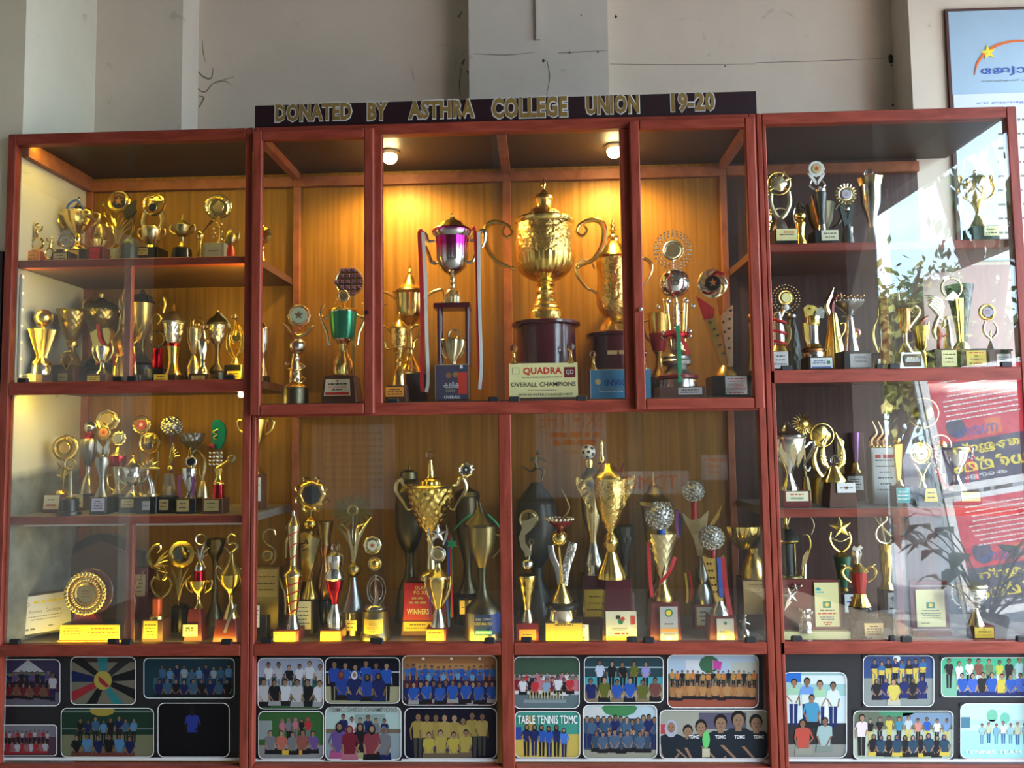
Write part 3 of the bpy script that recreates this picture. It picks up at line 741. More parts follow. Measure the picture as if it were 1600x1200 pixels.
# ------------------------------------------------------------------ sign board on top
sg = empty('sign_board', (-0.12, 0.03, ZT)); tag(sg, 'long black sign board lettered DONATED BY ASTHRA COLLEGE UNION 19-20 on the cabinet top', 'sign')
zs0, zs1 = ZT, 2.853
X0, X1 = px(398, 170, .02), px(1182, 160, .02)
box('board', 'sign_black', X0+.12, X1+.12, -0.010, 0.004, 0, zs1-zs0, sg, 0.001)
for word, u0, u1, v0, v1 in (('DONATED', 429, 551, 160, 191), ('BY', 573, 607, 158.5, 189.5), ('ASTHRA', 637, 743, 155, 187), ('COLLEGE', 767, 888, 150, 186), ('UNION', 914, 1000, 147, 180), ('19-20', 1047, 1118, 143, 176.5)):
    a, b = on_y(u0, (v0+v1)/2, .02), on_y(u1, (v0+v1)/2, .02); zt, zb = on_y((u0+u1)/2, v0, .02)[2], on_y((u0+u1)/2, v1, .02)[2]
    for nm, mm, bold, grow, y in (('letter_outline', 'sign_white', 0.085, 0.0, -0.0112), ('lettering', 'sign_gold', 0.042, 0.008, -0.0124)):
        g = text_geo(word, b[0]-a[0]-grow, zt-zb-grow, bold)
        o = mesh_obj(nm, *g, mm, sg, smooth=False, solid=False); o.location = ((a[0]+b[0])/2+.12, y, (zt+zb)/2-zs0)

# ------------------------------------------------------------------ pale blue notice board on the right pier
nb = empty('notice_board', (2.2, 0.494, 2.85)); tag(nb, 'pale blue notice board with yellow star emblem on the right pier', 'sign')
YN = 0.488
def nbx(u, v): p = on_y(u, v, YN); return p[0]-2.2, p[2]-2.85
xl, zt = nbx(1481, 18); zb = nbx(1500, 408)[1]
box('panel', 'poster_blue', xl, 0.8, -0.004, 0.004, zb, zt, nb)
box('lower_panel', 'poster_pale', xl+.004, 0.798, -0.0062, -0.004, zb+.004, nbx(1486, 148)[1], nb)
for a in ((xl-.012, xl, zb, zt+.01), (xl, .8, zt, zt+.010)): box('rusty_frame', 'rust', a[0], a[1], -0.008, 0.005, a[2], a[3], nb)
c = nbx(1544, 82); o = mesh_obj('star_emblem', *star_geo(.034, .014, 5, .0008, 0.15), 'ink_yellow', nb, smooth=False, solid=False); o.location = (c[0], -.0062, c[1])
P = [nbx(u, v) for u, v in ((1523, 117), (1528, 98), (1545, 78), (1570, 67), (1600, 64), (1640, 72))]
o = mesh_obj('red_arc', *tube_geo([(a, 0, b) for a, b in P], [.0015, .006, .007, .005, .003], 6, (.006, .0006)), 'poster_orange', nb); o.location.y = -.0062
def nbtext(s, u0, u1, v0, v1, m, y=-.0055, bold=0.0):
    a, b = nbx(u0, v1), nbx(u1, v0); o = mesh_obj('lettering', *text_geo(s, b[0]-a[0], b[1]-a[1], bold), m, nb, smooth=False, solid=False); o.location = ((a[0]+b[0])/2, y, (a[1]+b[1])/2)
nbtext('േജJാതിസ', 1533, 1680, 98, 119, 'ink_blue', bold=0.008); nbtext('െമഡികൽ കൗൺസിൽ', 1534, 1665, 121, 128, 'ink_grey')
nbtext('ഞങങേളാടു സംസാരി', 1526, 1700, 154, 164, 'ink_blue', -.0068)
for i in range(9):
    a = nbx(1548, 188+i*22); g = dashes(.42, .009); o = mesh_obj('lettering', *g, 'ink_grey', nb, smooth=False, solid=False); o.location = (a[0]+.24, -.0068, a[1])
# dark board at the far left edge
bb = empty('black_board', (-2.12, 0.03, 1.9)); tag(bb, 'black lettered board on the pier left of the cabinet', 'sign')
box('panel', 'sign_black', -0.35, 0.118, -0.012, 0.004, -0.55, 0.42, bb, 0.002)
o = mesh_obj('lettering', *text_geo('D', .05, .05), 'sign_white', bb, smooth=False, solid=False); o.location = (0.078, -0.0126, 0.33)
# ================================================================== trophies: left cabinet, top shelf
t = T(58.5, 0.112, S1, 'tiny gold figure on an open ring and amber block, far left of top shelf')
block(t, 'orange_red', 48, 69, 394, 'label_orange', lines=(2,))
t.R('ring', 'gold_bright', 59, 381, 9.5, 1.7); t.W('stem', 'gold', [(59, 394), (59, 391)], 2)
t.W('figure', 'gold_bright', [(58, 372), (57, 364), (59, 358)], [3.2, 2.6, 1.6]); t.S('figure_head', 'gold_bright', 59.5, 354, 2.4, 12)
t.W('arm', 'gold_bright', [(58, 362), (53, 358), (52, 352)], [1.4, 1]); t.W('arm', 'gold_bright', [(59, 362), (65, 360), (67, 354)], [1.4, 1]); t.ST('star', 'gold_bright', 57, 350, 4.5)
t = T(79, 0.097, S1, 'smaller gold figure trophy on a slanted ring, second from left on the top shelf')
t.R('ring', 'gold_bright', 78, 396, 8, 1.5, .8); t.L('foot', 'gold', [(403, 2), (406, 6), (None, 7)])
t.W('figure', 'gold_bright', [(79, 387), (80, 380), (81, 375)], [2.5, 2, 1.2]); t.S('figure_head', 'gold_bright', 81, 372, 2, 10); t.W('arm', 'gold_bright', [(80, 379), (75, 377), (73, 372)], 1); t.W('arm', 'gold_bright', [(80, 379), (86, 379)], 1)
t = T(104, .11, S1, 'clear oval glass medallion trophy with grey disc on a dark block, top left shelf')
block(t, 'dark_wood', 89, 116, 396, 'label_gold', (92, 113)); t.L('stem', 'gold', [(390, 2), (396, 6)], seg=16)
t.D('glass_plate', 'clear_acrylic', 104, 376, 14, [(0, .06), (.9, .06), (1, 0), (.9, -.06), (0, -.06)]); t.R('rim', 'silver', 104, 376, 14, 1.6); t.face('mirror_dark', 104, 377, 8.5, -.004, 'centre_disc', 'text'); t.R('inner_ring', 'gold', 104, 377, 8.5, .9, dy=-.004)
t = T(122, .27, S1, 'shiny gold lidded cup with blue ribbon over its lid, top left shelf')
block(t, 'dark_wood', 100, 146, 394, 'label_gold', (112, 136)); t.L('foot', 'gold_bright', [(366, 4), (372, 6), (378, 5), (384, 12), (392, 17), (395, 18)])
t.L('bowl', 'gold_bright', [(332, 21), (335, 20), (345, 18.5), (356, 13), (366, 5)], flute=(10, .05)); t.L('lid', 'silver', [(317, 2), (321, 6), (327, 13), (332, 20.5), (334, 21)])
t.L('finial', 'gold_bright', [(307, 0), (311, 2.6), (314, 1.6), (318, 2.2)], seg=14); t.H('gold_bright', [(140, 337), (152, 333), (156, 339), (152, 349), (143, 356)], 2.2)
t.W('ribbon', 'ribbon_blue', [(106, 334, -.02), (113, 323, -.03), (122, 315, -.02), (131, 322, -.03), (139, 336, -.02)], 1.6)
t = T(156, .17, S1, 'little gold flower cup with brown bell on a maroon block, top left shelf')
block(t, 'maroon_wood', 144, 168, 388, 'label_red', (147, 162)); t.L('bell', 'brass_old', [(351, 3), (356, 6), (368, 8), (371, 5)]); t.L('flower', 'gold_bright', [(371, 4), (376, 11), (384, 7), (388, 5)], flute=(7, .18))
t.S('ball', 'gold', 136, 333, 8); t.W('stem', 'brass_old', [(156, 352), (150, 344), (140, 338)], 1.3)
t = T(183, .33, S1, 'gold spray of stems holding a round green faced plate, top left shelf')
block(t, 'marble_grey', 166, 192, 390, 'label_grey', (170, 187)); t.L('foot', 'gold', [(383, 5), (390, 11)])
t.fan('stems', 'gold_bright', (183, 385), [(163, 322), (163, 340), (168, 352), (185, 336), (178, 342), (199, 342), (207, 344), (211, 352), (193, 340)], 1.5)
t.D('plate', 'gold', 185, 315, 18); t.face('mirror_dark', 185, 315, 12.5, -.004, emblem='ink_brown')
for a, b in ((161, 320), (163, 336), (167, 352)): t.ST('star', 'gold_bright', a, b, 4.5, th=2, dy=-.004)
t = T(203, .2, S1, 'black plumed trophy on thin silver stand, top left shelf before the green plate')
t.L('foot', 'smoke_grey', [(371, 3), (378, 11), (388, 13), (396, 12), (None, 14)]); t.W('stem', 'gold', [(204, 372), (209, 356), (206, 342)], [2, 1.5, 1])
t.P('plume', 'black_matt', [(195, 342), (193, 331), (198, 322), (205, 318), (212, 313), (211, 325), (213, 330), (207, 338), (202, 340), (199, 343)], 4)
t = T(237, .3, S1, 'gold ring trophy with crossed bands above a low handled cup, top left shelf')
block(t, 'black_gloss', 216, 256, 390, 'label_gold', (218, 240), (392, 403)); t.L('cup', 'champagne', [(356, 15), (362, 16), (374, 13), (384, 7), (390, 9)]); t.H('gold', [(251, 360), (257, 358), (258, 368), (249, 376)], 1.4)
t.W('band', 'champagne', [(226, 332), (223, 348), (229, 362), (240, 372)], 3, flat=(3, .8)); t.W('band', 'champagne', [(251, 332), (254, 348), (246, 362), (234, 372)], 3, flat=(3, .8))
t.R('ring', 'gold_bright', 240, 320, 16.5, 2); t.D('world_disc', 'gold_bright', 240, 315, 11, [(0, .2), (.6, .16), (1, 0), (.9, -.1), (0, -.1)], flute=(5, .12)); t.face('mirror_dark', 239, 325, 6.5, -.006)
for a in (-1.2, -.4, .4, 1.2): t.W('spike', 'gold_bright', [(240+13*math.sin(a), 320-13*math.cos(a)), (240+20*math.sin(a), 320-20*math.cos(a))], [1.4, .4])
t = T(285, .2, S1, 'small antique gold loving cup with ribbed bowl and lid, top left shelf')
t.L('base', 'black_gloss', [(388, 11), (390, 14), (397, 15), (None, 16)]); t.L('stem', 'brass_old', [(370, 4), (376, 2.5), (382, 4), (388, 9)])
t.L('bowl', 'brass_old', [(353, 12), (356, 11.5), (362, 10.5), (367, 8), (371, 4)], bump=(12, 5, .02)); t.L('lid', 'brass_old', [(334, 0), (338, 1.5), (341, 1), (345, 3), (349, 9), (353, 12)]); t.H('brass_old', [(296, 357), (303, 352), (305, 360), (296, 367)], 1.5)
t = T(313, .22, S1, 'gold ladle shaped trophy leaning beside the disc plate, top left shelf')
t.L('stand', 'gold', [(376, 4), (380, 3), (396, 3.5), (None, 6)], seg=18); t.L('scoop', 'gold_bright', [(362, 4), (366, 6.5), (372, 6), (377, 3)]); t.W('paddle_handle', 'copper', [(314, 366), (323, 356), (333, 345)], [1.2, 1.4, 2.4])
t = T(341, .25, S1, 'tilted gold disc plate on a bubble stem and grey block, top left shelf')
block(t, 'marble_grey', 324, 357, 383, 'label_grey', (327, 352)); t.W('stem', 'gold', [(343, 383), (342, 360), (341, 338)], 1.2); t.balls('bubbles', 'champagne', [(338+rnd.uniform(-5, 9), 348+i*2.6, rnd.uniform(-.01, .01)) for i in range(14)], 2.2)
t.D('plate', 'gold_bright', 341, 324, 20, tilt=.25, yaw=.25, flute=(18, .02)); t.face('champagne', 341, 324, 9, -.006)
t = T(361, .15, S1, 'small round brass pot trophy on a red foot, right end of the top left shelf')
t.L('pot', 'brass_old', [(358, 5), (360, 4), (364, 6), (372, 9), (380, 8), (384, 4)]); t.L('foot', 'red_enamel', [(384, 4), (392, 6), (None, 7)]); t.H('brass_old', [(369, 366), (374, 364), (373, 374), (369, 378)], 1)
t = T(409, .25, S1, 'gold scallop shell trophy behind the left hinged door')
t.L('foot', 'gold', [(391, 3), (398, 5), (None, 8)]); t.S('ball', 'gold_bright', 410, 388, 4)
t.D('shell', 'gold_bright', 408, 368, 16, [(0, .25), (.6, .2), (1, 0), (.95, -.06), (0, -.06)], flute=(9, .08))

# ================================================================== left cabinet, second shelf
t = T(66, 0.112, SM, 'gold ball on a fluted crown trophy with cream label, left end of the second shelf')
block(t, 'brown_wood', 46, 76, 585, 'label_pale', (38, 66), (585, 597)); t.L('drum', 'silver', [(571, 13), (573, 14), (583, 15), (586, 15)]); t.L('collar', 'copper', [(567, 9), (569, 14), (572, 14)])
t.L('crown', 'gold', [(516, 19), (528, 16), (545, 11), (557, 7), (562, 8), (568, 12)], flute=(9, .14)); t.S('ball', 'gold_bright', 67, 497, 14); t.W('neck', 'gold', [(66, 520), (66, 510)], 3)
t.fan('prongs', 'gold_bright', (66, 548), [(48, 516), (55, 514), (62, 518), (70, 518), (77, 515), (81, 518)], 1.6)
t = T(112, .22, SM, 'dimpled antique gold goblet beside the ball trophy on the second shelf')
block(t, 'brown_wood', 86, 127, 572, 'label_gold', (103, 117), (585, 597), (1,)); t.L('bowl', 'brass_old', [(485, 23), (488, 21), (500, 19), (515, 15), (525, 11), (531, 8)], bump=(14, 9, .035)); t.L('stem', 'brass_old', [(531, 8), (536, 6), (548, 5), (555, 9), (565, 14), (572, 17)])
t.W('loop', 'gold_bright', [(117, 580, -.05), (109, 566, -.05), (113, 553, -.05), (124, 551, -.05)], 1.3); t.W('loop', 'gold_bright', [(117, 580, -.05), (125, 565, -.05), (122, 556, -.05)], 1.3); t.L('band', 'gold_bright', [(533, 8), (538, 9.5), (543, 8)])
t = T(157, .36, SM, 'big dark gold urn with one long curved handle, behind on the second shelf')
t.L('base', 'black_gloss', [(568, 30), (570, 33), (580, 33), (582, 31), (None, 31)]); t.L('stem', 'bronze_dark', [(522, 9), (530, 5), (545, 5), (558, 14), (568, 24)])
t.L('bowl', 'brass_old', [(485, 24), (488, 23), (500, 22), (512, 16), (522, 9)], bump=(16, 8, .03)); t.L('lid', 'bronze_dark', [(466, 4), (471, 9), (475, 19), (482, 23), (486, 24)]); t.L('finial', 'brass_old', [(457, 0), (460, 3.5), (464, 3), (467, 2)], seg=14)
t.W('handle', 'gold', [(142, 467), (131, 469), (127, 478), (128, 488)], [1.6, 2.2, 2]); t.W('handle', 'gold', [(136, 506), (140, 516), (147, 520)], 1.6)
t = T(161, .1, SM, 'slim gold cup holding a silver bowl with red ribbon tails, second shelf')
block(t, 'brown_wood', 144, 174, 585, 'label_yellow', (145, 164), (588, 597)); t.L('foot', 'silver', [(564, 6), (569, 3), (577, 4), (583, 9), (586, 10)]); t.L('bowl', 'silver', [(542, 10), (548, 10), (557, 8), (565, 5)])
t.P('sleeve', 'gold_bright', [(143, 521), (152, 516), (172, 513), (176, 520), (174, 536), (170, 543), (149, 543)], 12); t.L('neck', 'gold', [(543, 11), (547, 12), (562, 6)], flat=.7)
t.H('gold_bright', [(147, 532), (145, 548), (149, 560), (155, 567)], 1.6); t.ribbon('ribbon_red', [(157, 508, -.022), (161, 530, -.024), (168, 541, -.022)], 5); t.ribbon('ribbon_red', [(174, 545), (178, 560), (181, 572)], 4); t.ribbon('ribbon_red', [(150, 556), (151, 570)], 3)
t = T(187, .24, SM, 'gold flame figure trophy half hidden by the left shelf support')
t.L('foot', 'gold', [(557, 4), (570, 9), (None, 13)]); t.W('flame', 'gold_bright', [(187, 558), (182, 535), (190, 515), (186, 495)], [7, 8, 5, 2]); t.W('flame', 'champagne', [(187, 520), (191, 490), (188, 470), (192, 452)], [4, 4, 3, 1]); t.S('ball', 'copper', 188, 487, 4)
t = T(221, .38, SM, 'large bronze cup with dark lid behind the left shelf support')
t.L('base', 'black_gloss', [(568, 20), (572, 24), (None, 25)]); t.L('stem', 'bronze_dark', [(530, 6), (545, 4), (558, 8), (568, 18)]); t.L('bowl', 'brass_old', [(475, 18), (479, 17.5), (500, 16), (518, 12), (531, 6)])
t.L('lid', 'black_gloss', [(452, 0), (455, 3), (459, 4), (463, 14), (475, 19)]); t.H('brass_old', [(236, 482), (249, 476), (255, 466), (258, 476), (255, 490)], [1.5, 2.5, 1.5]); t.W('handle', 'brass_old', [(237, 516), (236, 500), (246, 491), (252, 498), (247, 508)], 1.8)
t = T(212, .1, SM, 'gold open hand trophy on a pole tied with red ribbon, second shelf')
block(t, 'black_gloss', 201, 226, 586, 'label_gold', (203, 222)); t.W('pole', 'champagne', [(211, 586), (209, 560), (208, 536)], [3.5, 3, 2.5]); t.ribbon('ribbon_red', [(204, 541, -.012), (213, 562, -.014), (206, 583, -.014)], 5)
t.W('finger', 'gold_bright', [(208, 538), (200, 520), (196, 500)], [3, 2, 1]); t.W('finger', 'gold_bright', [(208, 538), (207, 520), (208, 502)], [3, 2, 1]); t.W('finger', 'gold_bright', [(208, 538), (215, 522), (221, 506)], [3, 2, 1]); t.W('finger', 'gold_bright', [(208, 540), (217, 532), (222, 518)], [3, 2, 1]); t.W('thumb', 'gold_bright', [(208, 541), (200, 535), (193, 533)], [2.5, 1])
t = T(247, .18, SM, 'dim wreath disc above a red metal cylinder on the second shelf')
block(t, 'black_gloss', 233, 261, 577); t.L('cylinder', 'red_metal', [(545, 7.5), (546, 8), (575, 8), (577, 7)]); t.R('wreath', 'brass_old', 247, 530, 11, 2); t.balls('leaves', 'bronze_dark', [(247+12*math.cos(a), 530+12*math.sin(a)) for a in np.linspace(0, 6.1, 16)], 2.6); t.W('stem', 'brass_old', [(247, 546), (247, 541)], 2)
t = T(271, .14, SM, 'glass bowl trophy with grey bell lid on a gold column, second shelf')
block(t, 'dark_wood', 250, 282, 586, 'label_yellow', (248, 269), (586, 597)); t.L('column', 'gold_bright', [(542, 10), (548, 8.5), (565, 7), (578, 9), (586, 13)]); t.L('red_band', 'red_metal', [(537, 9), (538, 9.5), (543, 9)])
t.L('bowl', 'silver_emboss', [(504, 14), (510, 13.5), (524, 12.5), (533, 10), (538, 8)], flute=(10, .06)); t.L('lid', 'pewter', [(487, 5), (491, 10), (498, 14), (503, 17), (505, 16)]); t.L('finial', 'gold', [(473, 0), (478, 1.5), (482, 1.4), (485, 3), (487, 4)], seg=14)
t = T(303, .2, SM, 'tall gold jug trophy with ring handle on top, second shelf')
t.L('foot', 'champagne', [(556, 3), (562, 6), (574, 11), (585, 12), (590, 12), (None, 12)]); t.L('body', 'champagne', [(513, 12), (515, 11), (530, 10.5), (543, 8), (556, 3)]); t.R('ring', 'gold', 309, 505, 8, 1.4); t.W('spout', 'gold', [(300, 514), (299, 500), (297, 495)], [3, 2, 1]); t.S('ball', 'gold_bright', 309, 508, 4.5)
t = T(318, 0.112, SM, 'slim silver chequered vase with ball finial, front of the second shelf')
block(t, 'dark_wood', 301, 332, 585, 'label_gold', (306, 327), (588, 597)); t.L('body', 'chrome', [(529, 5), (532, 10), (536, 9.5), (555, 5), (572, 4), (578, 7), (586, 11)], bump=(7, 4, .08)); t.L('neck', 'silver', [(516, 1.5), (520, 3), (530, 6)]); t.S('ball', 'crystal', 321, 511, 4.5)
t = T(340, .26, SM, 'dark lidded goblet with embossed bowl, right part of the second shelf')
t.L('base', 'black_gloss', [(580, 14), (583, 18), (None, 18)]); t.L('stem', 'bronze_dark', [(539, 5), (548, 3), (568, 4), (574, 9), (580, 13)]); t.L('bowl', 'silver_emboss', [(507, 13), (512, 12), (528, 11.5), (536, 8), (540, 4)]); t.L('lid', 'bronze_dark', [(488, 2), (493, 5), (500, 13), (506, 17), (508, 16)]); t.L('finial', 'gold', [(481, 0), (485, 1.6), (489, 1.2)], seg=12); t.ribbon('ribbon_silver', [(343, 490), (352, 500), (360, 512)], 4)
t = T(368, 0.082, SM, 'bright gold flame trophy with disc and yellow label beside the left cabinet post')
block(t, 'black_gloss', 355, 382, 571, 'label_yellow', (360, 381), (581, 597), (2,)); t.L('foot', 'gold', [(560, 4), (568, 6), (572, 11)]); t.S('ball', 'crystal', 366, 495, 5)
t.W('flame', 'gold_bright', [(368, 562), (358, 545), (357, 525), (362, 508)], [2, 4, 3, 1]); t.W('flame', 'gold_bright', [(368, 562), (378, 545), (379, 525), (373, 508)], [2, 4, 3, 1]); t.W('flame', 'gold', [(366, 524), (368, 512), (366, 500)], [3, 2.4, 1.2]); t.D('disc', 'gold_bright', 369, 527, 11); t.W('swirl', 'copper', [(366, 560), (372, 550), (367, 540)], 1.6)
t = T(412, .33, SM, 'pale silver goblet on a black foot seen behind the left hinged door')
t.L('base', 'black_gloss', [(588, 9), (590, 10), (None, 11)]); t.L('stem', 'silver', [(555, 5), (562, 2), (575, 3), (583, 7), (588, 8)]); t.L('bowl', 'silver', [(514, 8.5), (517, 8), (535, 8), (548, 7), (556, 4)]); t.L('lid', 'silver', [(505, 1), (508, 2.5), (511, 7), (515, 8.5)])

# ================================================================== left cabinet, third shelf
t = T(97, .19, S2, 'gold plate on a wheat ear stem with white label, left end of third shelf')
o = block(t, 'maroon_wood', 74, 112, 771, None, taper=.72, d=26); t.PL('label_white', 77, 101, 773, 795, 26, (2, ('-', 'ink_red', .5, .72, .7, .1)), tilt=-.13, dy=.0030)
t.L('foot', 'gold', [(765, 5), (768, 10), (772, 12)]); t.W('stem', 'gold', [(98, 767), (99, 745), (101, 718)], 2); t.fan('leaves', 'gold_bright', (98, 752), [(88, 722), (90, 732), (89, 742), (110, 726), (108, 738)], 1.6); t.D('plate', 'gold_bright', 101, 700, 20.5, yaw=.1); t.face('gold', 101, 700, 9, -.006)
t = T(110, 0.072, S2, 'slim gold column with small spiral ornament on a round black base, third shelf')
t.L('base', 'black_gloss', [(777, 9), (780, 13), (798, 13.5), (800, 17), (None, 18)]); t.W('column', 'champagne', [(110, 778), (110, 750), (110, 736)], [4, 2.4, 3]); t.L('collar', 'champagne', [(775, 3), (778, 7)]); t.R('ring', 'champagne', 109, 725, 8, 1.3); t.W('leaf', 'gold', [(104, 735), (98, 728), (101, 722)], 1.2); t.W('leaf', 'gold', [(114, 735), (118, 728), (116, 722)], 1.2)
t = T(138, .28, S2, 'tall silver cup with ball top and red ring, third shelf')
block(t, 'brown_wood', 113, 142, 770, 'label_cream', (116, 138), (771, 792)); t.L('foot', 'silver', [(728, 4), (740, 3), (750, 8), (765, 13), (771, 15)]); t.L('body', 'pewter', [(686, 11), (692, 13), (705, 12), (718, 9), (729, 4)], flute=(12, .05)); t.L('red_ring', 'red_metal', [(677, 5), (680, 8), (684, 6), (687, 9)]); t.S('ball', 'silver', 140, 668, 9.5)
t = T(167, .33, S2, 'oval pale gold plate with pointed rim standing high at the back, third shelf')
t.L('foot', 'brass_old', [(765, 4), (780, 10), (None, 12)]); t.W('stem', 'brass_old', [(167, 766), (167, 730), (167, 670)], 2); t.D('plate', 'champagne', 167, 657, 17.5, yaw=.15, flute=(8, .04)); t.face('gold_bright', 167, 656, 9.5, -.007)
t = T(160, 0.102, S2, 'silver winged vase with yellow disc and lilac label, front of the third shelf')
block(t, 'black_gloss', 147, 174, 776, 'label_lilac', (151, 171), (778, 798), (4,)); t.L('vase', 'pewter', [(715, 10), (722, 11), (735, 8), (748, 4), (762, 5), (772, 9), (777, 11)]); t.D('disc', 'gold', 161, 676, 10.5); t.face('label_orange', 161, 676, 7, -.003, emblem='ink_red'); t.P('wing', 'silver', [(162, 700), (171, 686), (170, 702), (164, 714)], 4, mirror=161); t.W('leaf', 'silver', [(161, 716), (153, 704), (155, 694)], [3, 2, 1]); t.W('leaf', 'silver', [(161, 716), (169, 704), (167, 694)], [3, 2, 1])
t = T(184, .2, S2, 'white rosette trophy over a red cup and gold leaf body, third shelf')
t.L('base', 'black_gloss', [(772, 8), (776, 12), (None, 14)]); t.L('body', 'champagne', [(728, 9), (745, 6), (760, 3), (772, 8)]); t.L('cup', 'red_metal', [(712, 12), (715, 12.5), (727, 11), (729, 9)]); t.L('shoulder', 'champagne', [(699, 2), (704, 4), (709, 9), (713, 12)]); t.D('rosette', 'champagne', 184, 685, 12, flute=(12, .07)); t.face('champagne', 184, 685, 7, -.004); t.H('gold', [(175, 742), (168, 745), (170, 760), (180, 768)], 1.5)
t = T(220, .36, S2, 'gold medal plate with red shield centre at the back of the third shelf')
t.L('foot', 'brass_old', [(770, 4), (780, 9), (None, 11)]); t.W('stem', 'brass_old', [(220, 772), (220, 720), (220, 676)], 1.8); t.D('plate', 'gold', 220, 664, 14.5, flute=(14, .03)); t.face('label_red', 220, 664, 7.5, -.004, emblem='ink_white')
t = T(208, .14, S2, 'silver lidded loving cup with gold finial in the middle of the third shelf')
block(t, 'black_gloss', 193, 224, 776, 'label_gold', (197, 217), (779, 792)); t.L('foot', 'silver', [(760, 4), (765, 3), (770, 8), (776, 11)]); t.L('bowl', 'silver', [(731, 16), (735, 15), (745, 14.5), (754, 11), (761, 4)], bump=(9, 4, .05)); t.L('lid', 'silver', [(722, 5), (726, 10), (730, 16), (732, 16.5)]); t.L('finial', 'gold', [(708, 0), (712, 3), (716, 2), (719, 5), (723, 7)], seg=16); t.H('silver', [(222, 737), (230, 732), (231, 742), (226, 752), (219, 756)], 1.6)
t = T(233, .27, S2, 'gold wheel disc with small figure inside, back of the third shelf')
t.L('foot', 'brass_old', [(768, 4), (780, 10), (None, 12)]); t.W('stem', 'brass_old', [(226, 768), (221, 735), (222, 705)], 1.6); t.W('stem', 'brass_old', [(240, 768), (247, 735), (246, 705)], 1.6); t.R('wheel', 'gold', 233, 693, 15.5, 1.8); t.D('world_disc', 'gold_bright', 233, 688, 10, [(0, .2), (.7, .12), (1, 0), (0, -.1)], flute=(5, .12)); t.face('mirror_dark', 233, 697, 5.5, -.006); t.ST('star', 'gold_bright', 239, 679, 4)
t = T(236, 0.112, S2, 'silver flower figure trophy with black centre on a curved striped stem, third shelf')
block(t, 'black_gloss', 220, 252, 775, 'label_grey', (230, 242), (782, 796), (1,)); t.L('plinth', 'champagne', [(772, 12), (776, 13)])
for i, a in enumerate((-4, 0, 4)): t.W('stem', 'silver', [(239+a, 773), (237+a*.8, 757), (231+a*.6, 742)], 1.4)
for a in np.linspace(-1.7, 1.7, 6): t.W('petal', 'champagne', [(234, 731), (234+9*math.sin(a), 731-10*math.cos(a)), (235+15*math.sin(a), 730-16*math.cos(a))], [2.5, 2.6, .6])
t.D('eye_ring', 'silver', 235, 728, 6); t.face('black_gloss', 235, 728, 4, -.004)
t = T(267, .33, S2, 'grey wire mesh ball trophy on a blue stem at the back, third shelf')
t.L('foot', 'pewter', [(765, 4), (780, 10), (None, 12)]); t.W('stem', 'violet', [(267, 768), (268, 720), (267, 680)], [3, 2.6, 3.4]); t.studs('studs', 'pewter', 'silver', 267, 666, 15, 80)
t = T(264, .12, S2, 'gold wing trophy on a clear crystal block, third shelf')
block(t, 'black_gloss', 252, 277, 775, 'label_gold', (255, 269), (780, 796)); t.L('crystal_block', 'clear_acrylic', [(740, 7), (744, 9), (770, 10), (775, 11)], seg=8); t.S('ball', 'gold_bright', 266, 732, 5)
for i in range(5): t.W('feather', 'gold_bright', [(264, 729), (270-i*.5, 716-i*2), (281-i*2.8, 712-i*5)], [1.5, 2.6, .6])
t = T(300, .33, S2, 'wide pewter lattice goblet at the back of the third shelf')
t.L('foot', 'bronze_dark', [(765, 5), (780, 12), (None, 14)]); t.L('stem', 'bronze_dark', [(704, 5), (720, 3), (765, 5)]); t.L('bowl', 'pewter', [(677, 19), (680, 18), (690, 16), (698, 9), (705, 4)], bump=(13, 4, .07))
t = T(297, 0.102, S2, 'silver cup with ringed black eye and purple ribbons, third shelf')
block(t, 'black_gloss', 281, 312, 778, 'label_gold', (283, 302), (780, 798)); t.L('cup', 'chrome', [(731, 11), (734, 12), (750, 11), (762, 7), (770, 4), (779, 8)]); t.D('eye_ring', 'silver', 298, 722, 9.5); t.face('black_gloss', 298, 722, 5.5, -.004); t.W('neck', 'gold', [(297, 733), (297, 728)], 3); t.ribbon('purple', [(287, 742, -.03), (286, 760, -.032), (288, 776, -.03)], 4); t.ribbon('purple', [(307, 744, -.03), (308, 765, -.03), (306, 776, -.03)], 4)
t.W('figure', 'gold', [(297, 714), (296, 706), (298, 699)], [3, 2, 1])
t = T(318, .18, S2, 'thin gold curved arm trophy behind the silver cup, third shelf')
t.L('foot', 'champagne', [(752, 3), (760, 7), (775, 9), (None, 11)]); t.W('arm', 'champagne', [(317, 753), (320, 735), (318, 715), (308, 704), (302, 706)], [2.5, 2.4, 2, 1.6, 1.2]); t.W('arm', 'champagne', [(317, 753), (312, 740), (313, 728)], [2, 1.6, .8])
t = T(341, .3, S2, 'teal painted leaf mask trophy with gold emblem at the back, third shelf')
t.L('foot', 'bronze_dark', [(765, 4), (780, 12), (None, 14)]); t.W('stem', 'silver', [(341, 766), (340, 730), (341, 704)], 3); t.P('mask', 'teal_metal', [(333, 700), (331, 680), (331, 662), (335, 656), (342, 656), (350, 663), (353, 675), (351, 690), (344, 702)], 5); t.W('emblem', 'gold_bright', [(342, 671, -.012), (334, 675, -.012), (340, 679, -.012), (335, 684, -.012), (342, 688, -.012)], 1.2); t.S('ball', 'dark_red', 333, 697, 5, dy=-.015); t.balls('lattice', 'silver', [(330+i % 4*6, 708+i//4*6, -.012) for i in range(16)], 2.6)
t = T(342, 0.092, S2, 'red cylinder trophy with clear ball on a gold arm, right part of the third shelf')
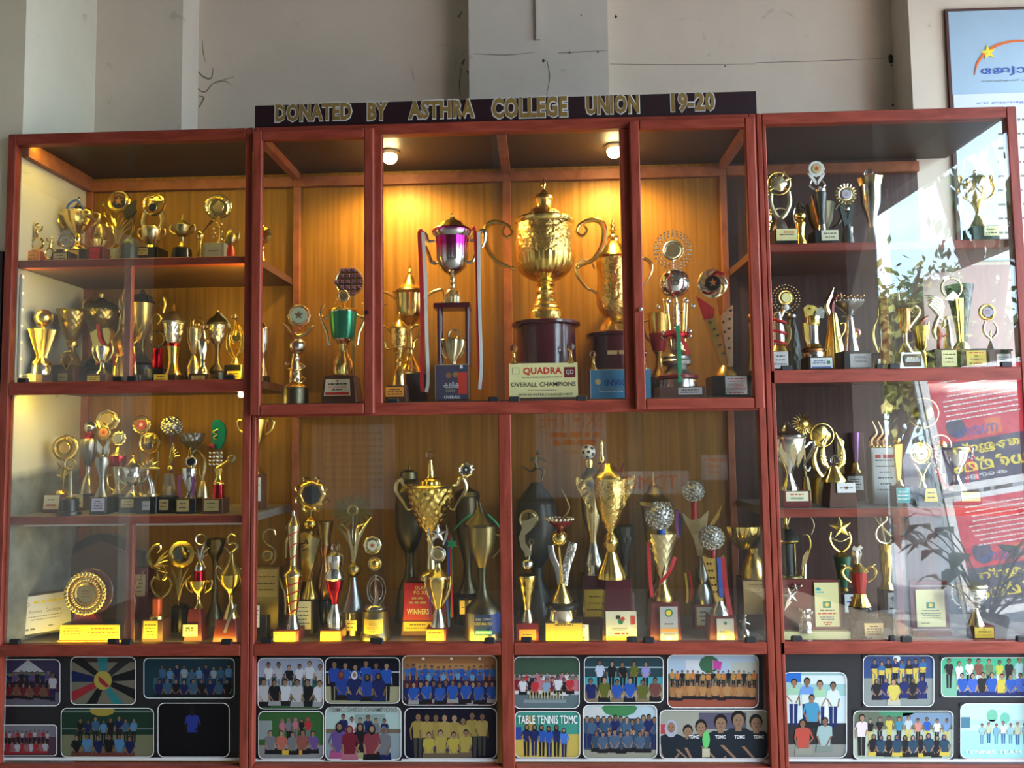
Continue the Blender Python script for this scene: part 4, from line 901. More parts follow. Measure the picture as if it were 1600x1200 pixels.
block(t, 'brown_wood', 322, 354, 778, 'label_gold', (325, 348), (780, 797)); t.L('cylinder', 'red_metal', [(756, 8), (757, 8.5), (776, 8.5), (778, 10)]); t.L('collar', 'gold', [(752, 5), (754, 9), (757, 9)]); t.L('vase', 'gold_bright', [(732, 8), (740, 5), (746, 4), (753, 7)]); t.W('arm', 'gold_bright', [(338, 732), (348, 726), (356, 720)], [1.6, 1.6, 2]); t.S('ball', 'crystal', 362, 717, 6.5)
t = T(399, .22, S2, 'gold handled cup partly behind the post between left and middle cabinets, third shelf')
block(t, 'brown_wood', 384, 413, 740, 'label_white', (403, 412), (746, 782)); t.L('cup', 'gold', [(656, 21), (662, 20), (685, 15), (705, 5), (722, 4), (735, 10), (741, 12)]); t.H('gold', [(415, 662), (424, 656), (428, 660), (424, 672), (414, 680)], 1.8)

# ================================================================== left cabinet, lowest shelf
t = T(75, .170, SB, 'framed white certificate leaning behind the gold wreath plaque', 'certificate_frame', 'certificate')
o = t.B('frame', 'dark_wood', 37, 113, 930, None, 4); h = t.Z(930)
p = t.PL('label_white', 41, 109, 934, t.vb-3, 4, (('-', 'ink_yellow', .58, .18, .62, .07), ('o', 'ink_grey', .14, .22, .10, .1), ('o', 'label_pale', .14, .22, .07, .1), ('Certificate', 'ink_grey', .66, .42, .30, .11), ('Runners', 'ink_grey', .30, .42, .24, .09), ('-', 'ink_grey', .5, .56, .7, .02), ('-', 'ink_grey', .5, .64, .6, .02), ('-', 'ink_grey', .18, .88, .18, .05), ('-', 'ink_grey', .6, .84, .12, .03)), name='certificate_paper')
t.o.rotation_euler = (-.08, -.075, .42); t.o.location.z += .0125
t = T(146, 0.121, SB, 'round gold rope wreath plaque on maroon backing with long yellow label', 'wreath_plaque', 'plaque')
t.B('base', 'copper', 97, 199, 997, None, 26); t.B('step', 'dark_wood', 99, 196, 973, 997, 22, .93); t.PL('label_yellow', 101, 195, 974, 997, 22, (('-', 'ink_red', .2, .2, .25, .06), ('-', 'ink_red', .2, .4, .3, .06), ('-', 'ink_red', .2, .6, .28, .06), ('-', 'ink_red', .2, .8, .26, .06), ('-', 'ink_red', .72, .25, .4, .07), ('-', 'ink_red', .72, .5, .5, .07), ('-', 'ink_red', .72, .7, .42, .07)))
t.P('neck', 'dark_red', [(122, 958), (150, 958), (160, 974), (112, 974)], 9); t.D('backing', 'maroon_gloss', 139, 926, 37, [(0, .03), (.97, .03), (1, 0), (.97, -.06), (0, -.06)], .008)
t.D('plate', 'gold', 136, 927, 29, [(0, .02), (.5, .02), (.6, .12), (.75, .08), (1, .05), (1, -.03), (0, -.03)], 0)
t.balls('rope_rim', 'gold_bright', [(136+30.5*math.cos(a), 927+30.5*math.sin(a), -.012, 4.2) for a in np.linspace(0, 2*math.pi, 33)[:-1]], 4); t.balls('inner_beads', 'gold_bright', [(136+22*math.cos(a), 927+22*math.sin(a), -.012, 2.6) for a in np.linspace(0, 2*math.pi, 33)[:-1]], 3); t.R('inner_ring', 'gold_bright', 136, 927, 16, 1.8, dy=-.01); t.face('brass_old', 136, 927, 14, -.008, emblem='text')
t = T(160, .43, SB, 'big dark wooden shield plaque with arched top standing at the back', 'wooden_shield', 'plaque')
t.P('shield', 'dark_wood', [(98, t.vb), (98, 862), (112, 858), (122, 846), (140, 836), (160, 833), (182, 836), (200, 846), (212, 858), (226, 862), (226, t.vb)], 8); t.P('inner_panel', 'brown_wood', [(106, t.vb-3), (106, 872), (128, 858), (160, 844), (192, 858), (218, 872), (218, t.vb-3)], 2.5, -.013)
t = T(222, .32, SB, 'dark red upright box plaque behind the left lower support', 'box_plaque', 'plaque'); t.B('box', 'maroon_gloss', 206, 236, 886, None, 20); t.PL('label_gold', 210, 232, 896, 930, 20, (4,))
t = T(207, .12, SB, 'small bronze trophy with hook arm hidden by the left lower support')
block(t, 'brown_wood', 198, 215, 975, 'label_orange', (203, 213), (977, 996)); t.L('body', 'bronze_dark', [(927, 4), (935, 8), (950, 7), (962, 4), (975, 8)]); t.R('ring', 'brass_old', 204, 908, 8, 1.4); t.W('arm', 'champagne', [(206, 928), (214, 912), (225, 892)], [1.6, 1.4, 1])
t = T(246, 0.126, SB, 'gold swan trophy with flame heart on an amber column and yellow label')
block(t, 'brown_wood', 229, 262, 966, 'label_yellow', (232, 254), (967, 994), (4,)); t.L('collar', 'gold', [(959, 7), (962, 11), (966, 12)]); t.L('column', 'orange_red', [(935, 6.5), (936, 7), (959, 7), (960, 6)])
t.H('gold_bright', [(253, 935), (264, 925), (268, 912), (262, 902), (255, 906), (259, 894), (254, 884)], [1.5, 2, 2.4, 2, 1.8, 1.4, .6], 'flame', u=252); t.W('swan_neck', 'gold_bright', [(262, 895), (238, 885), (231, 868), (238, 855), (247, 851), (250, 858), (245, 864)], [1.5, 3, 3.4, 3, 2.4, 1.6, .8])
for i in range(4): t.W('feather', 'gold_bright', [(240, 886), (250, 884-i*4), (262, 884-i*8)], [2, 2.2, .6])
t = T(283, .26, SB, 'gold ring plate on leafy stem behind the swan trophy')
t.L('base', 'black_gloss', [(945, 10), (948, 13), (None, 15)]); t.W('stem', 'brass_old', [(279, 946), (278, 915), (281, 885)], 1.6); t.fan('leaves', 'brass_old', (279, 938), [(268, 890), (272, 900), (294, 888), (298, 900), (284, 884)], 1.7); t.D('plate', 'gold', 283, 866, 20.5, [(0, .0), (.62, .0), (.7, .12), (.85, .08), (1, .03), (1, -.08), (0, -.08)]); t.face('mirror_dark', 283, 866, 12.5, -.002)
t = T(311, .13, SB, 'gold twin handled cup under a red band and silver tree, lowest shelf')
block(t, 'maroon_wood', 293, 322, 950, 'label_pale', (292, 315), (973, 991), (1, ('-', 'ink_black', .5, .3, .6, .15)), taper=.62); t.L('cup', 'gold_bright', [(906, 15), (909, 14.5), (920, 12), (928, 5), (936, 2.5), (944, 4), (950, 8)]); t.L('red_band', 'red_metal', [(891, 7.5), (892, 8.5), (906, 8.5), (907, 9)]); t.L('shoulder', 'silver', [(878, 3), (883, 6), (888, 8), (891, 8)]); t.H('gold', [(325, 910), (331, 907), (330, 918), (321, 926)], 1.5); t.R('ring', 'silver', 313, 843, 8.5, 1.3); t.W('trunk', 'silver', [(311, 880), (316, 868), (319, 852)], [2, 1.8, 1]); t.fan('branches', 'silver', (312, 880), [(303, 862), (304, 852), (325, 866), (326, 856), (320, 848)], 1.1)
t = T(336, .36, SB, 'dark lattice goblet at the back of the lowest left shelf')
t.L('foot', 'bronze_dark', [(940, 4), (960, 12), (None, 16)]); t.L('bowl', 'bronze_dark', [(842, 15), (846, 14), (862, 11), (875, 4), (905, 3), (940, 5)], bump=(11, 6, .06)); t.H('brass_old', [(350, 855), (360, 868), (352, 888)], 1.4)
t = T(361, 0.116, SB, 'polished gold cup with scroll on top and silver ribbon, beside the left cabinet post')
block(t, 'maroon_wood', 339, 378, 965, None, taper=.78); t.L('cup', 'gold_bright', [(897, 17), (900, 16.5), (912, 15), (921, 10), (928, 4), (940, 3), (952, 8), (963, 12), (966, 13)]); t.L('lid', 'brass_old', [(862, 2), (880, 5), (890, 13), (897, 17)]); t.W('scroll', 'champagne', [(362, 864), (370, 856), (366, 848), (357, 850), (355, 842), (360, 835), (367, 838)], [2, 2.2, 2, 1.8, 1.6, 1.4, 1]); t.H('champagne', [(345, 908), (337, 895), (340, 885), (346, 890)], 1.5); t.ribbon('ribbon_silver', [(374, 942, -.03), (366, 962, -.04), (359, 984, -.045)], 4)
t = T(419, .3, SB, 'dull gold S curve trophy on a box, lower left corner of the middle cabinet')
t.B('base', 'brass_old', 400, 440, 884, None, 26); t.PL('label_gold', 402, 438, 888, 930, 26, (3,)); t.W('curve', 'champagne', [(422, 884), (430, 872), (428, 858), (416, 850), (410, 840), (416, 828), (427, 828), (430, 836)], [2, 2.4, 2.2, 2, 2, 1.8, 1.5, 1]); t.D('disc', 'brass_old', 417, 868, 9); t.R('ring', 'champagne', 418, 893, 6, 1.1, dy=-.032)
t = T(405, .12, SB, 'small white tag card on a black block by the middle cabinet left post', 'name_card', 'card'); t.B('block', 'black_gloss', 396, 420, 962, None, 18); t.PL('label_white', 398, 409, 944, 978, 18.5, (4,))
# ================================================================== middle cabinet, upper floor
t = T(462, .14, SC1, 'gold ring medal with green face above a ball and spiral column behind left door')
t.L('base', 'bronze_dark', [(606, 20), (608, 21), (613, 20), (615, 20.5), (None, 20.5)]); t.L('foot', 'gold', [(598, 9), (604, 17), (607, 19)]); t.L('column', 'champagne', [(553, 5), (560, 6), (585, 10), (599, 11)]); t.S('ball', 'silver', 465, 541, 13.5)
t.W('spiral_wire', 'gold', [(452, 590, -.02), (470, 600, -.03), (478, 592, 0), (460, 585, .02), (450, 576, -.01), (466, 580, -.025), (477, 574, 0), (465, 566, .015)], 1.1); t.balls('crystals', 'crystal', [(452, 568, -.02), (475, 574, -.02), (468, 562, -.025), (466, 585, -.03), (468, 595, -.03)], 4)
t.W('crescent', 'champagne', [(441, 504), (449, 511), (456, 521), (468, 525), (480, 521), (487, 512), (494, 510)], [.8, 2, 2.6, 3, 2.6, 2, .8]); t.R('loop', 'gold', 467, 523, 6, 1.4); t.D('medal', 'champagne', 467, 494, 18, flute=(10, .03)); t.face('pale_green', 467, 493, 12.5, -.004, emblem='champagne')
t = T(536, .16, SC1, 'green tinted silver bowl trophy with gold leaf handles on a brown wedge base')
block(t, 'brown_wood', 507, 563, 588, None, taper=.82); t.PL('label_cream', 513, 554, 594, 620, 46, (('o', 'ink_red', .5, .12, .08, .1), ('-', 'ink_black', .5, .3, .7, .07), ('CONSOLE MEET', 'ink_red', .5, .48, .7, .11), ('-', 'ink_black', .5, .64, .4, .06), ('#', 'ink_red', .5, .87, .9, .16)), taper=.9, tilt=-.125, dy=-.001)
t.L('foot', 'gold_bright', [(538, 8), (545, 6), (555, 8), (566, 14), (578, 15), (586, 14), (589, 13)], flute=(10, .07)); t.L('bowl', 'chrome', [(486, 22), (489, 21), (505, 20), (523, 18), (533, 12), (538, 8)]); t.L('green_panel', 'green_metal', [(489, 21.5), (505, 20.5), (523, 18.5), (530, 15)], seg=24)
t.L('rim', 'gold', [(484, 22), (486, 23), (488, 22)]); t.D('disc', 'champagne', 536, 463, 10); t.W('disc_stem', 'gold', [(536, 485), (536, 474)], [4, 2]); t.W('scroll', 'gold', [(530, 480), (524, 474), (527, 468)], 1.4)
t.H('champagne', [(515, 492), (505, 497), (500, 490), (503, 478), (507, 474)], [1.4, 2.4, 2.4, 2, 1], 'leaf_handle'); t.H('champagne', [(500, 496), (506, 510), (511, 522), (514, 540), (520, 535)], [1.6, 2.6, 2.4, 2, 1], 'leaf_handle')
t = T(546, .36, SC1, 'blue and violet flower cluster plate on a tall pole, behind the green bowl trophy')
t.L('foot', 'brass_old', [(590, 4), (600, 14), (None, 18)]); t.W('pole', 'brass_old', [(552, 596), (552, 520), (551, 460)], 3); t.D('plate', 'brass_old', 546, 441, 22, [(0, .02), (1, .0), (1, -.05), (0, -.05)])
fl = [(x, y) for x in range(-20, 21, 9) for y in range(-18, 19, 9) if x*x+y*y < 480]
t.balls('flower_petals', 'violet', [(546+x+2.4*math.cos(a), 441+y+2.4*math.sin(a), -.008) for x, y in fl for a in (.8, 2.4, 3.9, 5.5)], 1.9, 6); t.balls('flower_centres', 'gold_bright', [(546+x, 441+y, -.012) for x, y in fl], 1.2, 6); t.R('plate_rim', 'champagne', 546, 441, 22, 1.6, dy=-.004)

t = T(708, .13, SC1, 'magenta and chrome lidded cup with white leaf handles on a four post maroon stand')
t.B('stand_block', 'maroon_gloss', 684, 734, 572, None, 34); t.B('stand_top', 'maroon_gloss', 680, 737, 476, 484, 38)
for du in (684, 728):
    for dy in (-.028, .028): t.W('stand_post', 'maroon_gloss', [(du+4, 484, dy), (du+4, 573, dy)], 3.4, 12)
t.PL('poster_dark', 682, 735, 571, 625, 37, (('#', 'ink_red', .80, .55, .26, .62), ('#', 'label_gold', .5, .012, 1.0, .024), ('#', 'label_gold', .012, .5, .02, 1.0), ('#', 'label_gold', .988, .5, .02, 1.0), ('o', 'ink_brown', .40, .32, .17, .1), ('o', 'ink_brown', .60, .30, .17, .1), ('#', 'ink_white', .77, .08, .08, .09), ('കലിക', 'ink_white', .48, .58, .46, .15), ('-', 'ink_white', .48, .67, .40, .012), ('-', 'ink_grey', .46, .76, .3, .07), ('OVERALL', 'ink_white', .5, .94, .48, .09, .02)), name='poster_plate')
t.L('lobed_foot', 'champagne', [(453, 6), (458, 11), (466, 13), (473, 12), (476, 13)], flute=(10, .07)); t.L('stem', 'champagne', [(429, 6), (433, 3.5), (438, 5), (442, 3.5), (446, 5), (450, 4), (454, 6)])
t.L('bowl', 'magenta_fade', [(372, 27), (385, 26), (405, 25), (418, 21), (425, 14), (430, 5)]); t.L('rim', 'magenta_fade', [(360, 31), (363, 32.5), (369, 31), (373, 27)]); t.L('lid', 'gold', [(344, 8), (348, 16), (354, 20), (359, 30), (361, 31)], flute=(12, .015)); t.L('finial', 'champagne', [(333, 0), (336, 2), (338, 1), (341, 5), (345, 9)], seg=16)
t.H('silver', [(680, 376), (670, 376), (666, 366), (657, 362), (656, 374), (660, 386), (666, 390)], [2, 3, 3, 3.5, 3, 2.4, 1.2], 'leaf_handle'); t.H('silver', [(666, 384), (671, 398), (675, 408), (683, 411), (688, 405)], [2, 3, 3, 2.4, 1.2], 'leaf_handle')
t.ribbon('ribbon_red', [(657, 364, -.02), (660, 440, -.022), (661, 520, -.022), (660, 600, -.02), (663, 612, -.02)], 6); t.ribbon('ribbon_white', [(663, 364, -.024), (667, 440, -.026), (668, 520, -.026), (670, 590, -.024), (667, 613, -.024)], 5)
t.ribbon('ribbon_red', [(745, 364, -.02), (748, 440, -.022), (748, 520, -.022), (750, 580, -.02), (753, 606, -.02)], 5); t.ribbon('ribbon_white', [(751, 366, -.024), (751, 440, -.026), (752, 520, -.026), (753, 575, -.024), (750, 610, -.024)], 5); t.balls('ribbon_knots', 'ribbon_red', [(659, 362, -.02), (744, 360, -.02)], 4)
t.L('shell_relief_cup', 'champagne', [(531, 16), (536, 16), (548, 13), (558, 7), (564, 4), (567, 3), (572, 6)], flute=(9, .10), flat=.5); t.R('relief_ring', 'champagne', 709, 523, 8, 2.2); t.H('champagne', [(697, 560), (690, 548), (687, 534), (694, 530)], [1.4, 2.2, 2.2, 1], 'relief_wing')
t = T(641, .32, SC1, 'big gold fluted lidded cup behind, left side of the centre window')
t.L('base', 'dark_wood', [(583, 24), (586, 27), (None, 28)]); t.L('foot', 'gold_bright', [(545, 6), (552, 5), (560, 8), (568, 13), (580, 21), (584, 22)]); t.L('bowl', 'gold_bright', [(460, 24), (470, 23), (490, 22), (500, 16), (505, 9), (512, 5), (530, 4), (546, 6)], flute=(12, .03)); t.L('rim', 'gold', [(454, 26), (457, 28), (461, 25)])
t.L('lid', 'gold', [(430, 4), (436, 9), (444, 13), (450, 20), (455, 26)]); t.L('finial', 'gold_bright', [(414, 0), (418, 2), (421, 1.4), (425, 4), (428, 2.4), (431, 5)], seg=16); t.H('champagne', [(663, 468), (676, 458), (692, 454), (696, 466), (690, 478), (678, 474)], [1.6, 2.4, 2.6, 2.4, 2, 1])
t = T(624, .12, SC1, 'smaller embossed gold cup with lid at the front left of the centre window')
block(t, 'brown_wood', 603, 638, 603, None, taper=.86); t.PL('label_orange', 606, 634, 606, 621, 36, (3,)); t.L('foot', 'gold_bright', [(560, 3), (566, 6), (572, 4), (580, 9), (590, 10), (598, 11), (604, 12)]); t.L('bowl', 'gold_emboss', [(513, 15), (516, 14.5), (535, 13), (547, 9), (555, 5), (561, 3)])
t.L('lid', 'gold', [(500, 3), (505, 8), (509, 13), (513, 16), (515, 15)]); t.L('finial', 'gold_bright', [(488, 0), (492, 1.6), (496, 1.6), (500, 4)], seg=14); t.H('gold', [(637, 520), (648, 510), (656, 512), (655, 525), (647, 535), (645, 545), (635, 544)], [1.4, 2, 2.4, 2.2, 2, 1.8, 1])

t = T(854, .22, SC1, 'huge engraved gold trophy urn with big scroll handles on a maroon drum')
t.L('drum', 'maroon_gloss', [(511, 46), (513, 46), (None, 47)], seg=40); t.L('drum_lip', 'maroon_gloss', [(504, 50), (506, 54), (510, 54), (512, 50)], seg=40)
t.L('foot', 'gold', [(455, 13), (458, 16), (462, 14), (468, 17), (474, 18), (478, 22), (484, 22), (488, 27), (496, 28), (502, 29), (505, 30)], bump=(14, 8, .012)); t.L('stem', 'gold_bright', [(440, 12), (443, 15), (446, 16), (449, 11), (453, 13), (456, 14)])
t.L('bowl', 'gold_emboss', [(352, 45), (356, 46), (375, 46.5), (395, 47), (402, 46)], seg=44); t.L('bowl_bottom', 'gold', [(401, 46), (408, 46), (418, 43), (428, 36), (435, 26), (441, 13)], flute=(26, .018)); t.L('rim', 'gold_bright', [(344, 46), (347, 48.5), (351, 48), (354, 45)], seg=40)
t.L('lid', 'gold_emboss', [(325, 15), (329, 21), (335, 27), (341, 30), (345, 31), (346, 46)], seg=36); t.L('cap', 'gold', [(303, 6), (305, 12), (308, 14.5), (312, 15), (315, 13), (324, 13), (327, 16)]); t.L('finial', 'gold_bright', [(278, 0), (283, 1.6), (288, 4), (293, 3), (296, 1.8), (299, 4), (303, 7)], seg=18)
for sx in (1, -1):
    m_ = lambda P: [(854+sx*(a-854),)+tuple(q) for a, *q in P]
    t.W('handle', 'gold', m_([(916, 352), (921, 362), (914, 370), (905, 364), (909, 354), (922, 347), (936, 346), (947, 354), (948, 374), (942, 392), (930, 407), (916, 414), (902, 420)]), [1.6, 2.4, 2.6, 2.6, 3, 3.6, 4.4, 5, 5, 4.6, 4, 3, 1.8], 9)
    t.S('handle_knob', 'gold_bright', 854+sx*51, 418, 3.4, 12)
t = T(848, .085, SC1, 'pale yellow QUADRA overall champions board with two crystal ball pegs', 'champions_board', 'plaque')
t.B('backing', 'brown_wood', 795, 902, 570, None, 10); t.PL('label_pale', 795, 902, 568, 621.5, 10, (('#', 'ink_grey', .10, .22, .10, .19), ('#', 'label_pale', .10, .22, .085, .165), ('+', 'ink_grey', .10, .20, .06, .09), ('QUADRA', 'ink_red', .49, .24, .56, .235, .03), ('#', 'dark_red', .885, .28, .165, .30), ('QD', 'ink_white', .885, .28, .11, .15), ('Run by MANDI COLLEGE KANPUR', 'ink_black', .48, .42, .58, .055), ('OVERALL CHAMPIONS', 'ink_black', .50, .62, .94, .13, .004), ('-', 'ink_grey', .48, .79, .42, .02), ('2019-20 INTERCOLLEGE MEET', 'ink_black', .53, .915, .80, .065)), name='champions_plate')
for u in (803, 892):
    t.L('peg', 'gold_bright', [(548, 2), (551, 3), (553, 2), (560, 3), (564, 5), (567, 7), (569, 7.5)], u=u, seg=18); t.S('crystal_ball', 'crystal', u, 543, 6.5)
t = T(962, .31, SC1, 'engraved gold lidded jug with looped handles on a maroon drum by right door')
t.L('drum', 'maroon_gloss', [(527, 40), (529, 40), (None, 41)], seg=36); t.L('drum_lip', 'maroon_gloss', [(521, 43), (523, 46), (527, 46), (529, 42)], seg=36); t.PL('label_gold', 946, 980, 552, 558, 79, ())
t.L('foot', 'gold', [(497, 14), (502, 17), (507, 22), (516, 26), (523, 28)]); t.L('bowl', 'gold_emboss', [(405, 29), (410, 28), (425, 26), (440, 26), (460, 28), (475, 28), (487, 23), (495, 16), (498, 14)], seg=40); t.L('rim', 'gold_bright', [(401, 29), (404, 31), (407, 28)])
t.L('lid', 'gold', [(378, 9), (384, 16), (391, 22), (397, 26), (402, 30)], flute=(16, .01)); t.L('cap', 'gold', [(366, 4), (370, 9), (374, 10), (379, 9)]); t.L('finial', 'gold_bright', [(340, 0), (345, 2), (348, 1.4), (352, 5), (356, 3), (360, 6), (363, 3), (367, 5)], seg=16)
t.H('champagne', [(932, 420), (927, 410), (915, 405), (904, 412), (903, 424), (910, 438), (920, 450), (930, 454), (936, 462)], [1.4, 2, 2.6, 3, 3, 2.8, 2.4, 2, 1])
t = T(968, .1, SC1, 'dark blue lettered board with crystal ball pegs partly behind the right door post', 'champions_board', 'plaque')
t.B('backing', 'black_gloss', 920, 1016, 577, None, 10); t.PL('label_blue', 921, 1015, 578, 623, 10, (('#', 'label_silver', .5, .008, 1.0, .016), ('#', 'label_silver', .006, .5, .012, 1.0), ('o', 'label_gold', .13, .42, .095, .2), ('o', 'label_silver', .13, .42, .06, .14), ('INVICTA', 'label_navy', .52, .46, .56, .22, .03), ('-', 'ink_grey', .42, .66, .6, .04), ('-', 'label_silver', .35, .76, .4, .03)), name='champions_plate')
for u in (927, 1006):
    t.L('peg', 'gold_bright', [(558, 2), (561, 3), (563, 2), (570, 3), (574, 5), (576, 6), (578, 6.5)], u=u, seg=18); t.S('crystal_ball', 'crystal', u, 553, 5.5)
t = T(1058, .16, SC1, 'chrome ball trophy on gold wires and saucers with beaded plate above, behind the right door')
t.B('base', 'brown_wood', 1024, 1094, 606, None, 60); t.PL('label_silver', 1053, 1089, 608, 618.5, 60, (2,)); t.L('drum', 'silver', [(591, 27), (593, 28), (606, 29)]); t.L('collar', 'dark_red', [(585, 22), (588, 32), (592, 32)]); t.L('saucers', 'pewter', [(548, 12), (554, 18), (558, 22), (562, 21), (565, 24), (570, 22), (574, 15), (579, 18), (586, 24)])
t.L('inner_column', 'silver_emboss', [(468, 4), (490, 6), (530, 8), (549, 10)]); t.S('chrome_ball', 'chrome', 1057, 443, 24)
for a in np.linspace(0, 2*math.pi, 9)[:-1]:
    dx, dy = math.cos(a), math.sin(a)*.04; t.W('wire', 'gold_bright', [(1058+19*dx, 467, dy*.5), (1058+16*dx, 505, dy*.45), (1058+12*dx, 550, dy*.3)], .9, 5)
t.balls('beads', 'chrome', [(1058+27*math.cos(a), 479+6*math.sin(a), .05*math.sin(a)) for a in np.linspace(0, 6.28, 7)[:-1]]+[(1058+24*math.cos(a), 523+5*math.sin(a), .05*math.sin(a)) for a in np.linspace(.4, 6.6, 7)[:-1]], 4.2)
t.L('lower_ring', 'red_metal', [(520, 17), (523, 22), (527, 21), (530, 14)]); t.ribbon('ribbon_red', [(1036, 524, -.045), (1052, 522, -.055), (1066, 540, -.055), (1072, 556, -.045)], 6); t.ribbon('ribbon_green', [(1056, 512, -.06), (1057, 545, -.062), (1056, 600, -.08)], 6)
t.W('plate_stem', 'pewter', [(1056, 422), (1056, 404)], 1.6); t.D('plate', 'champagne', 1056, 391, 17); t.balls('bead_wreath', 'silver', [(1056+r*math.cos(a), 391+r*math.sin(a), 0) for r, n in ((21.5, 20), (25.5, 24), (29.5, 28)) for a in np.linspace(0, 2*math.pi, n+1)[:-1]], 2, 6)
t = T(1030, .33, SC1, 'gold and red cup half hidden behind the chrome ball trophy')
t.L('base', 'black_gloss', [(590, 16), (594, 19), (None, 19)]); t.L('foot', 'gold', [(560, 5), (575, 7), (585, 13), (590, 15)]); t.L('cup', 'gold', [(490, 17), (494, 16), (515, 15), (540, 11), (555, 6), (561, 5)]); t.L('red_band', 'red_enamel', [(522, 15), (540, 12), (550, 9)]); t.H('gold', [(1045, 500), (1053, 505), (1050, 525), (1042, 535)], 1.8)
t = T(1133, .24, SC1, 'gold tulip trophy cut with stars under a red swirl disc behind right door')
block(t, 'dark_wood', 1107, 1166, 589, 'label_white', (1126, 1159), (590, 618), (('-', 'ink_red', .5, .15, .8, .06), ('-', 'ink_red', .5, .28, .6, .05), ('OVERALL', 'ink_red', .5, .48, .72, .14), ('CHAMPIONS', 'ink_red', .5, .70, .9, .14), ('-', 'ink_red', .5, .9, .7, .05)))
t.L('foot', 'gold', [(572, 8), (578, 12), (584, 16), (590, 18)])
t.P('tulip_blade', 'red_enamel', [(1092, 462), (1108, 472), (1120, 482), (1118, 497), (1103, 500)], 3, .01); t.P('tulip_side', 'gold', [(1103, 500), (1118, 497), (1130, 530), (1136, 574), (1127, 574)], 12, 0); t.P('tulip_side', 'champagne', [(1146, 478), (1139, 484), (1128, 494), (1130, 530), (1136, 574), (1143, 574)], 14, -.004); t.P('tulip_core', 'gold_bright', [(1123, 468), (1126, 468), (1129, 492), (1126, 492)], 5, .004)
for i, (a, b) in enumerate([(1110, 505), (1116, 515), (1121, 525), (1124, 540), (1129, 553), (1142, 487), (1140, 500), (1139, 515), (1138, 530), (1138, 545), (1130, 505), (1132, 520)]): t.ST('star', 'black_gloss', a, b, 2.6, th=1.2, dy=-.026)
t.D('disc', 'champagne', 1117, 443, 23.5, [(0, .02), (.5, .02), (.55, .1), (.9, .08), (1, .0), (1, -.06), (0, -.06)]); t.face('black_gloss', 1117, 442, 12, -.006, emblem='gold_bright')
for i, a in enumerate(np.linspace(0, 2*math.pi, 9)[:-1]):
    P = [(1117+13*math.cos(a), 443+13*math.sin(a), -.013), (1117+18*math.cos(a+.4), 443+18*math.sin(a+.4), -.014), (1117+22*math.cos(a+.9), 443+22*math.sin(a+.9), -.011)]
    t.W('swirl_ridge', 'red_metal' if i % 4 == 2 else ('silver' if i % 2 else 'champagne'), P, 1, 6, (1.8, .6))
t = T(1175, .38, SM, 'slim gold figure trophy seen past the right door stile on the second right shelf')
t.L('base', 'black_gloss', [(580, 7), (583, 8), (None, 9)]); t.W('figure', 'brass_old', [(1175, 584), (1173, 560), (1176, 530), (1174, 505)], [7, 3, 6, 4]); t.S('figure_head', 'brass_old', 1174, 495, 5)

# ================================================================== middle cabinet, lower left half
t = T(485, .3, SB, 'gold sun scroll mirror trophy on a ball, back left of the lower middle cabinet')
t.L('foot', 'brass_old', [(920, 5), (940, 12), (None, 16)]); t.L('stem', 'brass_old', [(830, 5), (850, 4), (900, 4), (921, 5)]); t.S('ball', 'gold', 485, 819, 12); t.W('neck', 'gold', [(486, 808), (486, 796)], 3)
t.D('frame', 'gold', 486, 773, 22, [(.66, .06), (.74, .14), (.88, .12), (1, .02), (1, -.06), (.66, -.06)], flute=(8, .05)); t.face('mirror_dark', 486, 773, 15.5, -.003)
for i in range(8):
    a = i*math.pi/4+.39; c, s_ = math.cos(a), math.sin(a); t.W('scroll', 'gold_bright', [(486+20*c-4*s_, 773+20*s_+4*c), (486+26*c-3*s_, 773+26*s_+3*c), (486+28*c+2*s_, 773+28*s_-2*c), (486+24*c+4*s_, 773+24*s_-4*c)], [2.6, 2.6, 2.2, 1.2])
t = T(458, 0.121, SB, 'tall two stage gold trophy wound with red stripes, front left of the lower middle cabinet')
block(t, 'maroon_wood', 433, 472, 981, 'label_yellow', (433, 467), (983, 1002), (('#', 'ink_red', .12, .2, .07, .16), ('-', 'ink_brown', .5, .18, .4, .08), ('CHAMPIONS', 'ink_brown', .52, .45, .66, .14), ('-', 'ink_red', .5, .7, .6, .06)), d=32); t.L('foot', 'silver', [(960, 6), (970, 8), (978, 11), (982, 12)])
t.L('lower_stage', 'gold_bright', [(898, 14), (901, 14), (920, 11.5), (945, 8.5), (961, 6)]); t.L('flange', 'champagne', [(884, 5), (890, 8), (895, 14), (899, 15), (901, 13)]); t.L('upper_stage', 'champagne', [(820, 10), (823, 10), (845, 8), (870, 5.5), (885, 5)]); t.L('cap', 'champagne', [(806, 3), (811, 5), (817, 9), (821, 11)], u=459); t.L('finial', 'silver', [(795, 0), (799, 2.4), (803, 2.8), (807, 2)], seg=14)
for v0, r in ((834, 9), (852, 7.6), (871, 6)): t.W('red_stripe', 'ribbon_red', [(458-r, v0+4, -.004), (458-r*.4, v0+2, -r*.0023), (458+r*.5, v0-2, -r*.0022), (458+r, v0-5, -.004)], .9)
for v0, r in ((912, 13), (926, 11.5), (940, 10), (955, 8)): t.W('red_stripe', 'ribbon_red', [(458-r, v0+4, -.004), (458-r*.4, v0+2, -r*.0023), (458+r*.5, v0-2, -r*.0022), (458+r, v0-5, -.004)], .9)
t.W('side_arm', 'champagne', [(446, 872), (447, 848), (450, 836), (445, 822)], [1.4, 2, 2, 1]); t.W('side_arm', 'champagne', [(446, 960), (446, 930), (441, 916), (436, 902)], [1.4, 2.2, 2.2, 1])
t = T(484, .22, SB, 'flared square gold cup cut with a star, white card on its dark base')
t.B('base', 'dark_wood', 463, 494, 934, None, 26); t.PL('label_cream', 463, 490, 937, 980, 26, (5, ('o', 'ink_green', .3, .8, .2, .1))); t.L('foot', 'gold', [(908, 5), (920, 8), (930, 12), (935, 13)])
